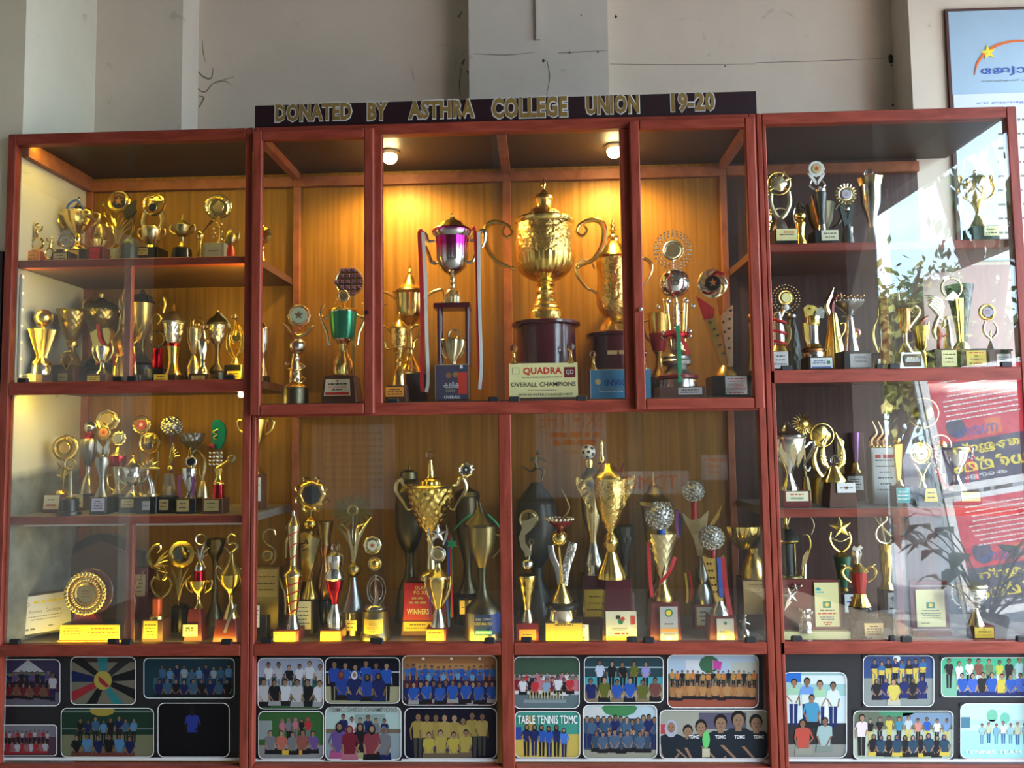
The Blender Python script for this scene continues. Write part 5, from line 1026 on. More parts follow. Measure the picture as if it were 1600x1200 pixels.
t.P('cup', 'gold', [(470, 832), (480, 834), (502, 842), (498, 858), (484, 908), (474, 908)], 13); t.P('cup_side', 'champagne', [(484, 838), (502, 842), (498, 858), (484, 908)], 14.5, -.001); t.ST('star', 'black_gloss', 480, 852, 11, 5, th=1.5, dy=-.017); t.ST('star', 'gold_bright', 480, 852, 7.5, 3.4, th=1.5, dy=-.0195)
t = T(507, .38, SB, 'copper necked vase trophy between the star cup and the red cup')
t.L('vase', 'copper', [(850, 10), (855, 10), (868, 6), (880, 5), (895, 9), (915, 13), (930, 13), (938, 10)]); t.L('base', 'black_gloss', [(937, 13), (940, 14), (None, 14)]); t.L('mouth', 'brass_old', [(815, 14), (819, 13.5), (830, 12), (842, 9), (851, 9)])
t = T(523, 0.121, SB, 'red enamel cup with silver lid and crystal knob on a yellow labelled base')
block(t, 'maroon_wood', 504, 538, 981, 'label_yellow', (505, 536), (983, 1001), (('-', 'ink_brown', .5, .2, .3, .08), ('SPORTING XI', 'ink_brown', .52, .45, .66, .15), ('-', 'ink_red', .5, .75, .8, .1)), d=30); t.L('foot', 'silver', [(944, 5), (951, 6), (958, 9), (965, 11), (981, 11)], flute=(12, .03))
t.L('bowl', 'red_metal', [(905, 14), (908, 14), (920, 12), (932, 8), (940, 5), (945, 4.5)]); t.L('shoulder', 'silver', [(863, 6), (868, 12), (873, 13), (882, 12), (888, 10), (897, 15), (903, 16), (906, 14)], flute=(8, .03)); t.W('neck', 'silver', [(524, 864), (524, 860)], 3); t.S('knob', 'crystal', 524.5, 855, 7)
t = T(552, .2, SB, 'pewter fan flower trophy above two swept blades, lower middle cabinet')
t.L('base', 'gold', [(953, 13), (955, 14), (985, 14), (None, 15)]); t.L('cone', 'pewter', [(902, 5), (915, 7), (935, 13), (950, 19), (954, 20)]); t.S('ball', 'brass_old', 553, 890, 11); t.PL('label_gold', 543, 561, 966, 982, 28, (2,))
for tip in ((519, 812), (531, 818), (581, 808), (571, 818)): t.W('blade', 'champagne', [(553, 880), (548 if tip[0] < 553 else 558, 850), (tip[0]+(12 if tip[0] < 553 else -12), 826), tip], [3, 4, 3, .6])
t.D('hub', 'brass_old', 551, 798, 9); t.W('flower_stem', 'pewter', [(552, 850), (551, 806)], 1.4)
for a in np.linspace(0, 2*math.pi, 17)[:-1]: t.W('petal', 'brass_old', [(551+8*math.cos(a), 798+8*math.sin(a)), (551+20*math.cos(a+.1), 798+15*math.sin(a+.1)), (551+32*math.cos(a+.28), 798+24*math.sin(a+.28))], 1, 6, (2.6, .7))
t = T(587, 0.121, SB, 'clear oval glass figure award under a gold ball, round base with big yellow label')
t.L('base', 'bronze_dark', [(950, 18), (953, 21), (957, 20), (985, 21), (989, 23), (998, 24), (None, 24)], seg=36); t.L('collar', 'silver', [(944, 12), (948, 17), (951, 18)])
g = lathe_geo([(20.6*t.k, 27*t.k), (21.2*t.k, 0)], 40); g = (g[0], [f for f in g[1] if len(f) == 4 and all(g[0][i][1] < -.2*20*t.k and abs(g[0][i][0]) < 17*t.k for i in f)])
lab = t.put('label_plate', 'label_yellow', g, (0, -0.001, t.Z(991)), solid=False); q = mesh_obj('lettering', *join([shift(text_geo('PIXELS', .026, .008), (0, 0, .047)), shift(text_geo('INKED XI', .045, .009), (0, 0, .033)), shift(text_geo('RUNNER UP', .055, .008), (0, 0, .020)), shift(dashes(.05, .003), (0, 0, .009))]), 'ink_brown', lab, smooth=False, solid=False); q.location = (0, -21.4*t.k, 0)
t.W('figure', 'silver', [(587, 946), (589, 930), (587, 912), (588, 898)], [4, 3, 2, 1.6]); t.R('glass_oval', 'clear_acrylic', 588, 922, 22, 1.6, .66); t.R('glass_oval', 'silver', 588, 922, 17, .8, .6); t.S('ball', 'gold', 586, 881, 9.5); t.R('ball_ring', 'champagne', 586, 881, 9.5, 1.4); t.D('disc', 'champagne', 582, 852, 14, flute=(8, .04)); t.face('label_cream', 582, 852, 8, -.004, emblem='ink_red')
t = T(640, .4, SB, 'tall dark bronze urn standing in the shade behind the textured gold cup')
t.L('foot', 'bronze_dark', [(862, 8), (880, 6), (900, 8), (920, 18), (None, 24)]); t.L('body', 'bronze_dark', [(768, 20), (790, 22), (820, 22), (840, 19), (855, 13), (863, 8)]); t.L('lid', 'bronze_dark', [(734, 5), (738, 13), (748, 15), (752, 12), (757, 17), (769, 20)], u=639); t.L('finial', 'bronze_dark', [(720, 0), (728, 1.4), (735, 3)], seg=12)
t = T(674, .22, SB, 'large hammered gold cup with silver scroll handles on a red winners base')
o = t.B('base', 'maroon_wood', 630, 702, 905, None, 46, .82); t.PL('label_red', 634, 678, 907, 964, 46, (('OLAM', 'label_pale', .62, .12, .42, .10, .02), ('PG XI', 'label_pale', .58, .25, .42, .10, .02), ('-', 'label_gold', .5, .40, .4, .06), ('-', 'label_gold', .5, .52, .6, .06), ('WINNERS', 'label_pale', .52, .76, .78, .15, .02)), tilt=-.0, taper=.9); t.PL('label_yellow', 634, 678, 966, 980, 46.4, (2,))
t.L('foot', 'champagne', [(888, 7), (893, 14), (899, 19), (906, 20)]); t.L('stem', 'champagne', [(838, 6), (843, 8), (848, 6), (858, 7), (866, 6), (876, 7), (889, 8)]); t.L('bowl', 'gold', [(762, 37), (768, 36), (785, 33), (805, 26), (822, 19), (832, 12), (839, 6)], bump=(17, 9, .05)); t.L('rim', 'champagne', [(757, 41), (759, 42.5), (761, 41), (763, 37)], seg=36)
t.L('lid', 'gold', [(747, 12), (750, 15), (754, 16), (758, 17)], flute=(18, .03)); t.L('finial', 'gold_bright', [(718, 2), (721, 3), (724, 2.4), (729, 4.5), (733, 4), (738, 5.6), (742, 5), (747, 7)], seg=20); t.S('knob', 'crystal', 673, 712, 6.5)
t.H('champagne', [(638, 762), (630, 756), (627, 747), (621, 752), (618, 764), (624, 776), (631, 786), (637, 796), (645, 795)], [2, 3, 3, 3.4, 3.4, 3, 2.6, 2, 1])
t.ribbon('ribbon_blue', [(700, 830, -.03), (703, 880, -.04), (701, 930, -.05), (704, 975, -.05)], 3); t.ribbon('ribbon_red', [(704, 830, -.03), (707, 890, -.04), (709, 960, -.05)], 3); t.ribbon('ribbon_green', [(706, 834, -.028), (709, 890, -.038), (706, 962, -.048)], 2)
t = T(685, 0.111, SB, 'silver winged star and disc above a leafy gold cup, front of the lower middle cabinet')
block(t, 'maroon_wood', 667, 698, 979, 'label_orange', (668, 695), (980, 997), (('#', 'label_yellow', .5, .9, .95, .2), 2), d=28); t.L('foot', 'silver', [(951, 5), (956, 7), (978, 13), (980, 13)]); t.L('cup', 'gold_bright', [(903, 17), (908, 17), (920, 15), (935, 10), (946, 6), (952, 5)], flute=(6, .07)); t.L('shoulder', 'champagne', [(880, 4), (888, 5), (894, 11), (900, 17), (904, 17)])
t.W('wing_handle', 'champagne', [(690, 948), (700, 930), (705, 912), (704, 900)], [1, 2, 2, .8]); t.W('wing_handle', 'champagne', [(680, 948), (670, 930), (665, 912), (667, 900)], [1, 2, 2, .8]); t.D('medal', 'silver', 685, 866, 12.5); t.face('champagne', 685, 866, 8, -.004); t.ST('star', 'silver', 685, 834, 14, 6, th=4)
for sx in (-1, 1):
    for k in range(4): t.W('wing', 'silver', [(685+sx*8, 852), (685+sx*(12+k), 842-k*3), (685+sx*(15-k*.6), 832-k*4)], [2, 2.4, .6])
t.ribbon('violet', [(677, 918, -.03), (674, 940, -.035), (673, 962, -.035)], 2.5)
t = T(731, .37, SB, 'dark lidded cup with silver rosette on top, behind the bronze cup with blue label')
t.L('base', 'black_gloss', [(925, 18), (929, 22), (None, 22)]); t.PL('label_gold', 720, 742, 934, 955, 42, (1,)); t.L('body', 'bronze_dark', [(776, 20), (790, 19), (830, 17), (855, 12), (880, 6), (905, 7), (926, 16)]); t.L('lid', 'bronze_dark', [(757, 2), (763, 6), (768, 18), (774, 21), (777, 20)]); t.W('stem', 'pewter', [(730, 758), (730, 744)], 1.8); t.D('rosette', 'silver', 730, 734, 12, flute=(9, .08)); t.face('black_gloss', 730, 734, 5, -.004, emblem='ink_white')
t = T(754, .15, SB, 'tall bronze lidded cup with CULTURAL FEST label, right end of the left lower window')
t.L('base', 'brass_old', [(953, 27), (957, 28), (990, 29), (None, 30)], seg=36); t.L('foot', 'bronze_dark', [(885, 8), (905, 6), (918, 7), (930, 11), (940, 18), (948, 26), (954, 28)]); t.L('bowl', 'brass_old', [(822, 22), (826, 21.5), (845, 21), (860, 18), (874, 12), (886, 8)]); t.L('lid', 'bronze_dark', [(786, 2), (795, 5), (804, 12), (813, 21), (818, 25), (823, 23)], u=751); t.W('finial', 'champagne', [(748, 795), (747, 782)], [2, 1])
g = lathe_geo([(28.6*t.k, 31*t.k), (29.4*t.k, 0)], 48); g = (g[0], [f for f in g[1] if len(f) == 4 and all(g[0][i][1] < -.1*28*t.k and g[0][i][0] > -14*t.k for i in f)])
lab = t.put('label_plate', 'label_navy', g, (0, -.001, t.Z(986)), solid=False)
for txt, mm, z, w, h in (('KUNG - COMBAT', 'ink_white', .058, .055, .008), ('CULTURAL FEST', 'ink_yellow', .043, .066, .010), ('#', 'ink_teal', .012, .06, .012), ('CHAMPIONS', 'ink_white', .013, .05, .006)):
    gg = text_geo(txt, w, h) if txt != '#' else ([(-w/2, 0, -h/2), (w/2, 0, -h/2), (w/2, 0, h/2), (-w/2, 0, h/2)], [(0, 1, 2, 3)])
    q = mesh_obj('lettering', *gg, mm, lab, smooth=False, solid=False); q.location = (.008, -29.9*t.k-(.0006 if txt != '#' else 0), z)
t.ribbon('ribbon_green', [(708, 830, .02), (725, 812, -.04), (740, 801, -.048)], 2.5); t.ribbon('ribbon_green', [(765, 802, -.04), (778, 816, -.03), (783, 824, -.02)], 2.5); t.W('handle', 'brass_old', [(775, 835), (783, 840), (782, 858), (770, 872)], 1.2)
t.put('green_knot', 'ribbon_green', star_geo(10*t.k, 5*t.k, 6, .004), (t.X(706), .01, t.Z(850)))

# ================================================================== middle cabinet, lower right half
t = T(824, 0.121, SB, 'pale flame ribbon trophy on a silver ball and gold cornet, lower middle cabinet')
block(t, 'dark_red', 807, 841, 971, 'label_orange', (811, 837), (980, 996), (1,), d=30); t.L('foot', 'champagne', [(952, 5), (958, 7), (966, 9), (972, 10)]); t.L('cornet', 'gold', [(899, 14), (902, 14.5), (915, 12), (940, 7), (953, 5)], bump=(10, 7, .03)); t.S('ball', 'silver', 825, 882, 9.5); t.S('crystal_ball', 'crystal', 832, 847, 5); t.W('stem', 'silver', [(828, 874), (831, 852)], 1.4)
t.P('flame_ribbon', 'champagne', [(822, 871), (832, 866), (829, 858), (822, 848), (822, 836), (832, 828), (840, 814), (838, 806), (828, 812), (816, 815), (817, 826), (812, 840), (815, 856), (820, 862)], 4)
t = T(840, .35, SB, 'dark urn with clock face and a bronze runner on its lid, behind the flame trophy')
t.L('foot', 'smoke_grey', [(885, 9), (905, 8), (925, 18), (945, 26), (950, 28), (None, 30)]); t.L('body', 'smoke_grey', [(786, 30), (800, 32), (830, 33), (855, 28), (872, 18), (886, 9)], seg=36); t.L('lid', 'smoke_grey', [(754, 8), (762, 13), (775, 24), (783, 31), (787, 30)])
t.D('clock_face', 'brass_old', 828, 808, 15, dy=-.083); t.W('clock_hand', 'black_gloss', [(828, 810, -.092), (829, 798, -.092)], 1.2)
t.W('torso', 'bronze_dark', [(843, 731), (840, 722), (841, 714)], [3, 4, 3.6]); t.S('runner_head', 'bronze_dark', 843, 707, 3.4, 12); t.W('arm', 'bronze_dark', [(843, 715), (851, 718), (857, 722)], [1.8, 1.6, 1]); t.W('arm', 'bronze_dark', [(839, 715), (832, 719), (831, 712)], [1.8, 1.6, 1]); t.W('leg', 'bronze_dark', [(843, 731), (852, 736), (849, 748), (851, 755)], [2.6, 2.2, 1.6, 1.2]); t.W('leg', 'bronze_dark', [(841, 731), (833, 736), (823, 731), (820, 729)], [2.6, 2.2, 1.4, 1])
t = T(878, 0.126, SB, 'gold ball held by silver leaves under a bead dish, on a black rimmed drum')
t.B('base', 'brown_wood', 851, 909, 967, None, 44); t.PL('label_yellow', 852, 908, 969, 1001, 44, (('-', 'ink_brown', .5, .08, .5, .07),)); t.L('drum', 'silver', [(944, 23), (948, 24), (952, 22), (966, 23), (969, 26)]); t.L('drum_rim', 'black_gloss', [(940, 20), (943, 26), (947, 26), (950, 23)]); t.L('foot', 'gold', [(912, 5), (920, 8), (930, 14), (938, 17), (942, 18)])
t.W('leaf', 'silver', [(876, 915), (872, 890), (864, 870), (861, 852)], 1, 7, (4, 1)); t.W('leaf', 'silver_emboss', [(880, 915), (884, 890), (892, 866), (897, 848)], 1, 7, (6, 1.2)); t.W('stem', 'gold', [(878, 915), (877, 880), (875, 855)], [3, 2, 2]); t.S('ball', 'gold_bright', 875, 841, 13)
t.L('dish', 'dark_red', [(812, 21), (815, 20), (821, 14), (826, 6), (829, 3)]); t.balls('beads', 'silver', [(877+21*math.cos(a), 811, .05*math.sin(a)) for a in np.linspace(0, 6.28, 21)[:-1]], 2.8); t.W('arm', 'brass_old', [(880, 812), (892, 796), (888, 780), (880, 764)], [1, 1.4, 1.2, .8])
t2 = t; t = T(891, 0.086, SB, 'white overall champion card standing before the gold ball trophy', 'name_card', 'card')
t.B('card', 'label_white', 862, 919, 976, None, 2); t.PL('label_white', 862, 919, 976, 1001.5, 2.2, (('#', 'ink_brown', .13, .2, .09, .18), ('-', 'ink_blue', .6, .14, .6, .05), ('-', 'ink_red', .5, .36, .5, .07), ('-', 'ink_red', .5, .52, .36, .07), ('OVERALL CHAMPION', 'ink_black', .5, .82, .86, .15, .01)), th=.0008)
t = T(928, .35, SB, 'silver cup with a football on its lid, behind the big embossed gold cup')
t.B('base', 'maroon_gloss', 909, 948, 897, None, 34); t.PL('label_yellow', 912, 944, 918, 960, 34, (3,)); t.L('bell', 'silver', [(848, 7), (860, 11), (875, 16), (884, 17), (890, 15), (898, 16)]); t.L('bowl', 'champagne', [(758, 19), (775, 18), (800, 17), (822, 13), (836, 8), (849, 7)]); t.L('lid', 'pewter', [(730, 5), (736, 9), (746, 17), (754, 20), (759, 19)], u=926); t.L('band', 'gold', [(718, 6), (722, 7), (731, 6)], u=924)
t.S('football', 'white_gloss', 923, 706, 11.5); t.balls('football_patches', 'black_gloss', [(923+7.5*math.cos(a), 706+7.5*math.sin(a), -.0185) for a in np.linspace(.5, 6.8, 6)[:-1]]+[(923, 706, -.0245)], 3)
t = T(956, .13, SB, 'tall embossed gold cup with flat carved handles and spire on a maroon wedge')
t.B('base', 'maroon_gloss', 938, 992, 903, None, 46, .72); t.PL('label_cream', 944, 991, 950, 996, 46.5, (('o', 'label_green', .48, .35, .18, .14), ('o', 'ink_red', .55, .26, .14, .14), ('#', 'ink_black', .40, .20, .14, .13), ('#', 'ink_red', .88, .3, .16, .3), ('-', 'ink_grey', .45, .58, .5, .02), ('-', 'ink_grey', .45, .64, .44, .02), ('-', 'ink_red', .52, .76, .5, .06), ('#', 'label_orange', .5, .95, 1.0, .10), ('#', 'label_yellow', .5, .865, 1.0, .05)), name='poster_plate')
t.L('foot', 'gold', [(862, 8), (870, 11), (882, 16), (892, 21), (898, 23), (903, 23)], flute=(14, .03)); t.L('knob', 'gold_emboss', [(832, 5), (840, 10), (848, 13), (856, 10), (862, 7)]); t.L('bowl', 'gold_emboss', [(750, 25), (754, 24.5), (775, 23.5), (795, 21), (815, 14), (827, 7), (833, 5)], seg=40); t.L('rim', 'gold_bright', [(745, 25), (748, 26.5), (751, 25)])
t.L('lid', 'gold', [(724, 8), (730, 12), (736, 18), (742, 23), (746, 25)], flute=(10, .02), u=953); t.L('finial', 'gold_bright', [(684, 0), (690, 1.6), (697, 3.6), (702, 2), (706, 3), (711, 2.6), (717, 5), (721, 4), (725, 9)], u=945, seg=18)
H_ = [(931, 765), (924, 768), (920, 762), (918, 752), (912, 748), (904, 744), (903, 755), (906, 765), (912, 776), (918, 786), (921, 794), (927, 802), (930, 800), (928, 792), (924, 786), (920, 776), (925, 773), (932, 772)]
t.P('handle', 'gold_emboss', H_, 4); t.P('handle', 'gold_emboss', [(2*950-a+(2 if a < 925 else 0)-2, b-2) for a, b in H_], 4)
t.P('red_flag', 'dark_red', [(971, 742), (978, 726), (981, 722), (977, 744)], 1.5, .03)
t = T(976, .36, SB, 'dark studded cup in the shade between the gold cup and the studded cornet')
t.L('base', 'label_gold', [(925, 14), (928, 15), (None, 15)]); t.L('cup', 'smoke_grey', [(822, 16), (826, 15), (845, 14), (868, 8), (885, 4), (910, 5), (926, 12)], bump=(13, 8, .05))
t = T(1036, 0.121, SB, 'studded silver ball on a pale studded cornet with red ribbon and silver label')
block(t, 'maroon_wood', 1012, 1060, 938, None, taper=.88); t.PL('label_silver', 1027, 1054, 943, 997, 46, (('o', 'label_green', .5, .18, .46, .2), ('o', 'label_yellow', .5, .18, .30, .13), ('-', 'ink_black', .5, .5, .5, .03), ('#', 'label_orange', .5, .68, .96, .08), ('-', 'ink_grey', .5, .8, .6, .02))); t.L('foot', 'gold', [(912, 6), (918, 8), (930, 14), (936, 16), (940, 15)])
t.L('cornet', 'champagne', [(833, 24), (836, 23.5), (850, 20), (875, 14), (900, 8), (913, 6)], bump=(13, 11, .035)); t.L('blue_neck', 'ribbon_blue', [(826, 5), (829, 7), (834, 7)]); t.studs('studs', 'pewter', 'silver', 1033, 806, 22, 110)
t.ribbon('ribbon_red', [(1014, 846, -.02), (1015, 890, -.025), (1017, 930, -.03)], 5); t.ribbon('ribbon_red', [(1054, 868, -.04), (1044, 890, -.045), (1030, 908, -.035)], 5)
t = T(1030, .33, SB, 'grey bell shaped lidded cup behind the first studded ball')
t.L('foot', 'bronze_dark', [(905, 7), (925, 18), (None, 24)]); t.L('body', 'brass_old', [(788, 27), (800, 25), (840, 20), (870, 10), (890, 6), (906, 7)]); t.L('lid', 'brass_old', [(758, 6), (762, 10), (770, 13), (777, 19), (783, 27), (789, 28)], u=1026); t.L('finial', 'brass_old', [(738, .6), (752, 1), (757, 5), (760, 6)], u=1025, seg=14); t.ribbon('ribbon_navy', [(1055, 795, -.05), (1062, 810, -.055), (1060, 835, -.05)], 6); t.ribbon('purple', [(1058, 797, -.052), (1056, 815, -.058), (1058, 838, -.052)], 4)
t = T(1092, .27, SB, 'studded ball on red stem above a pale V wing cup, behind the blue ribbon trophy')
t.B('base', 'maroon_wood', 1082, 1116, 942, None, 26); t.PL('label_grey', 1085, 1111, 946, 974, 26, (3,)); t.L('stem', 'pewter', [(868, 6), (880, 5), (900, 11), (912, 7), (925, 13), (936, 14), (943, 13)], u=1098); t.P('wing', 'champagne', [(1068, 800), (1082, 812), (1096, 810), (1110, 797), (1107, 822), (1101, 848), (1098, 868), (1091, 868), (1085, 840), (1073, 815)], 8); t.P('wing', 'gold', [(1106, 830), (1118, 812), (1134, 787), (1128, 808), (1116, 826), (1106, 842)], 3, .012); t.L('red_stem', 'red_enamel', [(784, 3), (786, 4.5), (808, 4.5), (812, 4)], u=1088); t.studs('studs', 'pewter', 'silver', 1088, 767, 17, 90)
t.ribbon('ribbon_yellow', [(1068, 892, -.05), (1070, 920, -.055), (1069, 938, -.05)], 3); t.ribbon('ribbon_red', [(1074, 890, -.05), (1077, 915, -.055), (1075, 934, -.05)], 3)
t = T(1124, 0.121, SB, 'dull studded ball on a gold pierced cornet with blue and red ribbons and maroon base')
block(t, 'maroon_wood', 1103, 1147, 959, None, taper=.88); t.PL('label_silver', 1114, 1140, 962, 996, 42, (('o', 'label_green', .5, .2, .2, .16), ('#', 'label_yellow', .6, .6, .4, .10), ('-', 'ink_grey', .4, .6, .5, .05))); t.L('foot', 'silver', [(938, 6), (944, 7), (954, 14), (960, 16)])
t.P('cornet', 'gold', [(1098, 868), (1112, 872), (1128, 870), (1132, 866), (1128, 940), (1118, 940)], 11); t.balls('dots', 'black_gloss', [(1106+i*2.2+c*5, 880+i*11, -.0155) for i in range(5) for c in range(2)], 1.7, 6); t.L('red_neck', 'red_enamel', [(859, 3), (861, 4), (870, 4), (873, 5)], u=1116); t.studs('studs', 'pewter', 'silver', 1115, 840, 19, 110)
t.ribbon('ribbon_blue', [(1123, 870, -.022), (1124, 900, -.024), (1125, 932, -.024)], 6); t.ribbon('ribbon_red', [(1130, 870, -.018), (1132, 910, -.02), (1138, 958, -.03)], 7)
t = T(1166, .27, SB, 'scalloped gold goblet on a gold labelled box, right end of the lower middle cabinet')
t.B('base', 'brown_wood', 1155, 1202, 902, None, 36); t.PL('label_gold', 1157, 1200, 905, 956, 36, (('-', 'ink_brown', .5, .1, .6, .04), ('-', 'ink_brown', .5, .25, .2, .03), ('-', 'ink_brown', .5, .35, .4, .03))); t.L('foot', 'gold', [(872, 12), (880, 16), (892, 19), (903, 20)], u=1179); t.L('neck', 'gold', [(856, 9), (864, 7), (873, 12)], u=1178); t.L('bowl', 'gold_bright', [(821, 31), (826, 30), (840, 24), (850, 14), (857, 9)], u=1163, flute=(12, .05))
t = T(1162, .14, SB, 'tiny silver figurine on the floor of the lower middle cabinet near its right end', 'figurine', 'figurine')
t.L('foot', 'silver', [(983, 5), (986, 7), (None, 8)]); t.W('body', 'silver', [(1162, 984), (1161, 974), (1163, 966)], [4, 3.4, 2.4]); t.S('figurine_head', 'silver', 1163, 962, 2.6, 10); t.W('arm', 'silver', [(1161, 972), (1154, 970)], 1.2); t.W('arm', 'silver', [(1163, 972), (1170, 976)], 1.2)
# ================================================================== right cabinet, top shelf
t = T(1218, 0.102, S1, 'flat gold world ring trophy on U shaped legs, left end of top right shelf')
block(t, 'black_gloss', 1205, 1240, 361, 'label_pale', (1207, 1239), (362, 380), (('AWARD', 'ink_red', .6, .28, .5, .24), 1)); t.L('bell', 'silver', [(341, 4), (345, 6), (353, 10), (361, 12)], flute=(8, .05))
t.W('leg', 'champagne', [(1206, 300), (1205, 318), (1211, 334), (1217, 342)], 3, 7, (3, .9)); t.W('leg', 'champagne', [(1233, 300), (1234, 318), (1227, 334), (1219, 342)], 3, 7, (3, .9)); t.W('crossbar', 'champagne', [(1210, 328), (1218, 326), (1228, 328)], 1.6)
t.R('ring', 'gold', 1218, 287, 18, 1.6); t.D('world_disc', 'champagne', 1218, 287, 12, [(0, .14), (.6, .12), (1, 0), (.95, -.08), (0, -.08)], flute=(5, .1))
for a in (-2.2, -1.1, -.3, .5, 1.2, 2.2): t.W('spike', 'gold_bright', [(1218+12*math.sin(a), 287-12*math.cos(a)), (1218+21*math.sin(a), 287-21*math.cos(a))], [2.2, .6])
t = T(1196, .2, S1, 'gold ornate figure trophy half hidden by the right cabinet left post, top right shelf')
t.L('base', 'black_gloss', [(364, 9), (366, 11), (None, 12)]); t.W('figure', 'gold', [(1197, 365), (1200, 340), (1194, 315), (1199, 290)], [4, 6, 5, 2]); t.balls('beads', 'gold_bright', [(1199+rnd.uniform(-3, 3), 295+i*6, -.02) for i in range(12)], 2.4)
t = T(1250, .26, S1, 'small gold ball vase trophy between the world ring and the white leaf trophy')
t.L('vase', 'gold', [(346, 6), (350, 8), (362, 6), (372, 5), (378, 8), (None, 9)], flute=(8, .05)); t.S('ball', 'gold_bright', 1250, 338, 9); t.W('arm', 'silver', [(1243, 350), (1240, 335), (1243, 325)], [2, 1.6, .8])
t = T(1283, 0.102, S1, 'white leaf trophy with amber disc on a dark vase and white label, top right shelf')
block(t, 'black_gloss', 1266, 1302, 363, 'label_cream', (1276, 1302), (364, 380), (2,)); t.L('collar', 'silver', [(352, 5), (356, 5.5), (363, 6)]); t.L('vase', 'smoke_grey', [(301, 8), (304, 8.5), (320, 6.5), (340, 4.5), (353, 5)]); t.L('cap', 'silver', [(293, 4), (297, 8), (302, 7)])
t.D('disc', 'white_gloss', 1278, 264, 12.5, flute=(12, .04)); t.face('label_gold', 1278, 264, 7.5, -.004, emblem='ink_red'); t.P('leaf', 'white_gloss', [(1277, 290), (1268, 278), (1264, 270), (1272, 276), (1277, 283)], 3); t.P('leaf', 'white_gloss', [(1279, 290), (1288, 278), (1292, 270), (1284, 276), (1279, 283)], 3); t.W('leaf_loop', 'silver', [(1274, 296), (1267, 290), (1270, 282)], [2, 2, .8]); t.W('leaf_loop', 'silver', [(1284, 296), (1290, 290), (1287, 282)], [2, 2, .8]); t.W('stem', 'copper', [(1270, 306), (1275, 330), (1280, 356)], [2, 2.4, 2])
t = T(1283, .36, S1, 'dark bronze loving cup with wide handles behind the white leaf trophy')
t.L('base', 'black_gloss', [(382, 16), (386, 20), (None, 20)]); t.L('cup', 'bronze_dark', [(320, 22), (324, 21), (345, 18), (362, 10), (370, 5), (378, 8), (383, 15)]); t.H('bronze_dark', [(1305, 328), (1315, 318), (1318, 332), (1310, 350), (1300, 356)], [1.4, 2.4, 2.4, 2, 1.2])
t = T(1323, .2, S1, 'sunflower rim medal on a dark V stand, top right shelf')
t.L('foot', 'smoke_grey', [(352, 4), (365, 7), (375, 9), (None, 10)]); t.P('stand', 'smoke_grey', [(1311, 322), (1318, 320), (1323, 345), (1328, 320), (1335, 322), (1328, 356), (1318, 356)], 5); t.W('column', 'champagne', [(1328, 376), (1329, 355)], 2.4); t.S('ball', 'silver', 1323, 327, 5)
t.D('medal', 'champagne', 1323, 304, 12.5); t.face('label_lilac', 1323, 304, 7, -.004, emblem='text')
for a in np.linspace(0, 2*math.pi, 19)[:-1]: t.W('petal', 'champagne', [(1323+12*math.cos(a), 304+12*math.sin(a)), (1323+16.5*math.cos(a), 304+16.5*math.sin(a))], [1.6, 2])
t = T(1362, .3, S1, 'pale silver crown cup with crystal knob, centre of the top right shelf')
t.L('foot', 'pewter', [(355, 5), (372, 7), (385, 14), (None, 16)]); t.L('body', 'silver', [(290, 16), (295, 15.5), (320, 14), (340, 8), (356, 5)]); t.L('crown', 'champagne', [(279, 19), (284, 17), (291, 16)], flute=(8, .08)); t.S('knob', 'crystal', 1361, 271, 7)
t = T(1527, .14, S1, 'bright gold lidded handled cup before the pale blue board, top right shelf')
block(t, 'black_gloss', 1510, 1550, 357, 'label_pale', (1526, 1549), (358, 373), (2,), d=30); t.L('foot', 'gold', [(326, 4), (334, 3), (343, 6), (350, 10), (358, 13)]); t.L('bowl', 'gold', [(283, 18), (288, 18), (300, 17), (312, 12), (321, 6), (327, 4)], flute=(12, .03)); t.L('lid', 'brass_old', [(273, 5), (276, 10), (280, 17), (284, 18.5)]); t.L('finial', 'gold_bright', [(266, 2), (268, 3.6), (271, 3), (274, 5)], seg=14); t.H('gold', [(1545, 290), (1553, 284), (1554, 276), (1549, 278), (1554, 294), (1550, 306), (1541, 312)], [1.2, 1.8, 1.4, 1.8, 2, 2, 1.2])

# ================================================================== right cabinet, second shelf
t = T(1216, .11, SM, 'red beaded spiral trophy with pearl wreath plate, left end of the second right shelf')
block(t, 'black_gloss', 1202, 1230, 550, 'label_silver', (1203, 1226), (551, 577), (3,)); t.L('foot', 'gold', [(538, 8), (545, 12), (551, 15)]); t.L('cone', 'silver', [(488, 5), (500, 8), (520, 10), (539, 9)])
for v in (500, 517, 533): t.W('red_spiral', 'red_enamel', [(1204, v-3, 0), (1208, v+1, -.02), (1216, v+3, -.026), (1224, v+5, -.02), (1228, v+6, 0)], 2)
t.S('ball', 'crystal', 1212, 490, 7); t.W('crescent', 'champagne', [(1226, 504), (1233, 515), (1232, 530), (1224, 546)], [1, 3.4, 3.4, 1.6]); t.W('wreath_stem', 'champagne', [(1219, 500), (1224, 490), (1229, 480)], 2.4); t.D('plate', 'gold', 1230, 466, 12.5, yaw=.1); t.face('label_pale', 1230, 466, 7.5, -.004); t.S('bead_ball', 'white_gloss', 1229, 481, 5.5)
t.balls('pearl_wreath', 'champagne', [(1230+r*math.cos(a), 467+r*math.sin(a), 0) for r, n in ((16.5, 22), (21.5, 28)) for a in np.linspace(0, 2*math.pi, n+1)[:-1]], 1.2, 6)
t = T(1238, .33, SM, 'dark beaded cone trophy behind the red spiral trophy'); t.L('cone', 'smoke_grey', [(500, 5), (520, 9), (560, 14), (None, 16)], bump=(12, 8, .05)); t.S('ball', 'pewter', 1238, 494, 7)
t = T(1270, 0.102, SM, 'silver column trophy with gold eagle heads and white blue edged label, second right shelf')
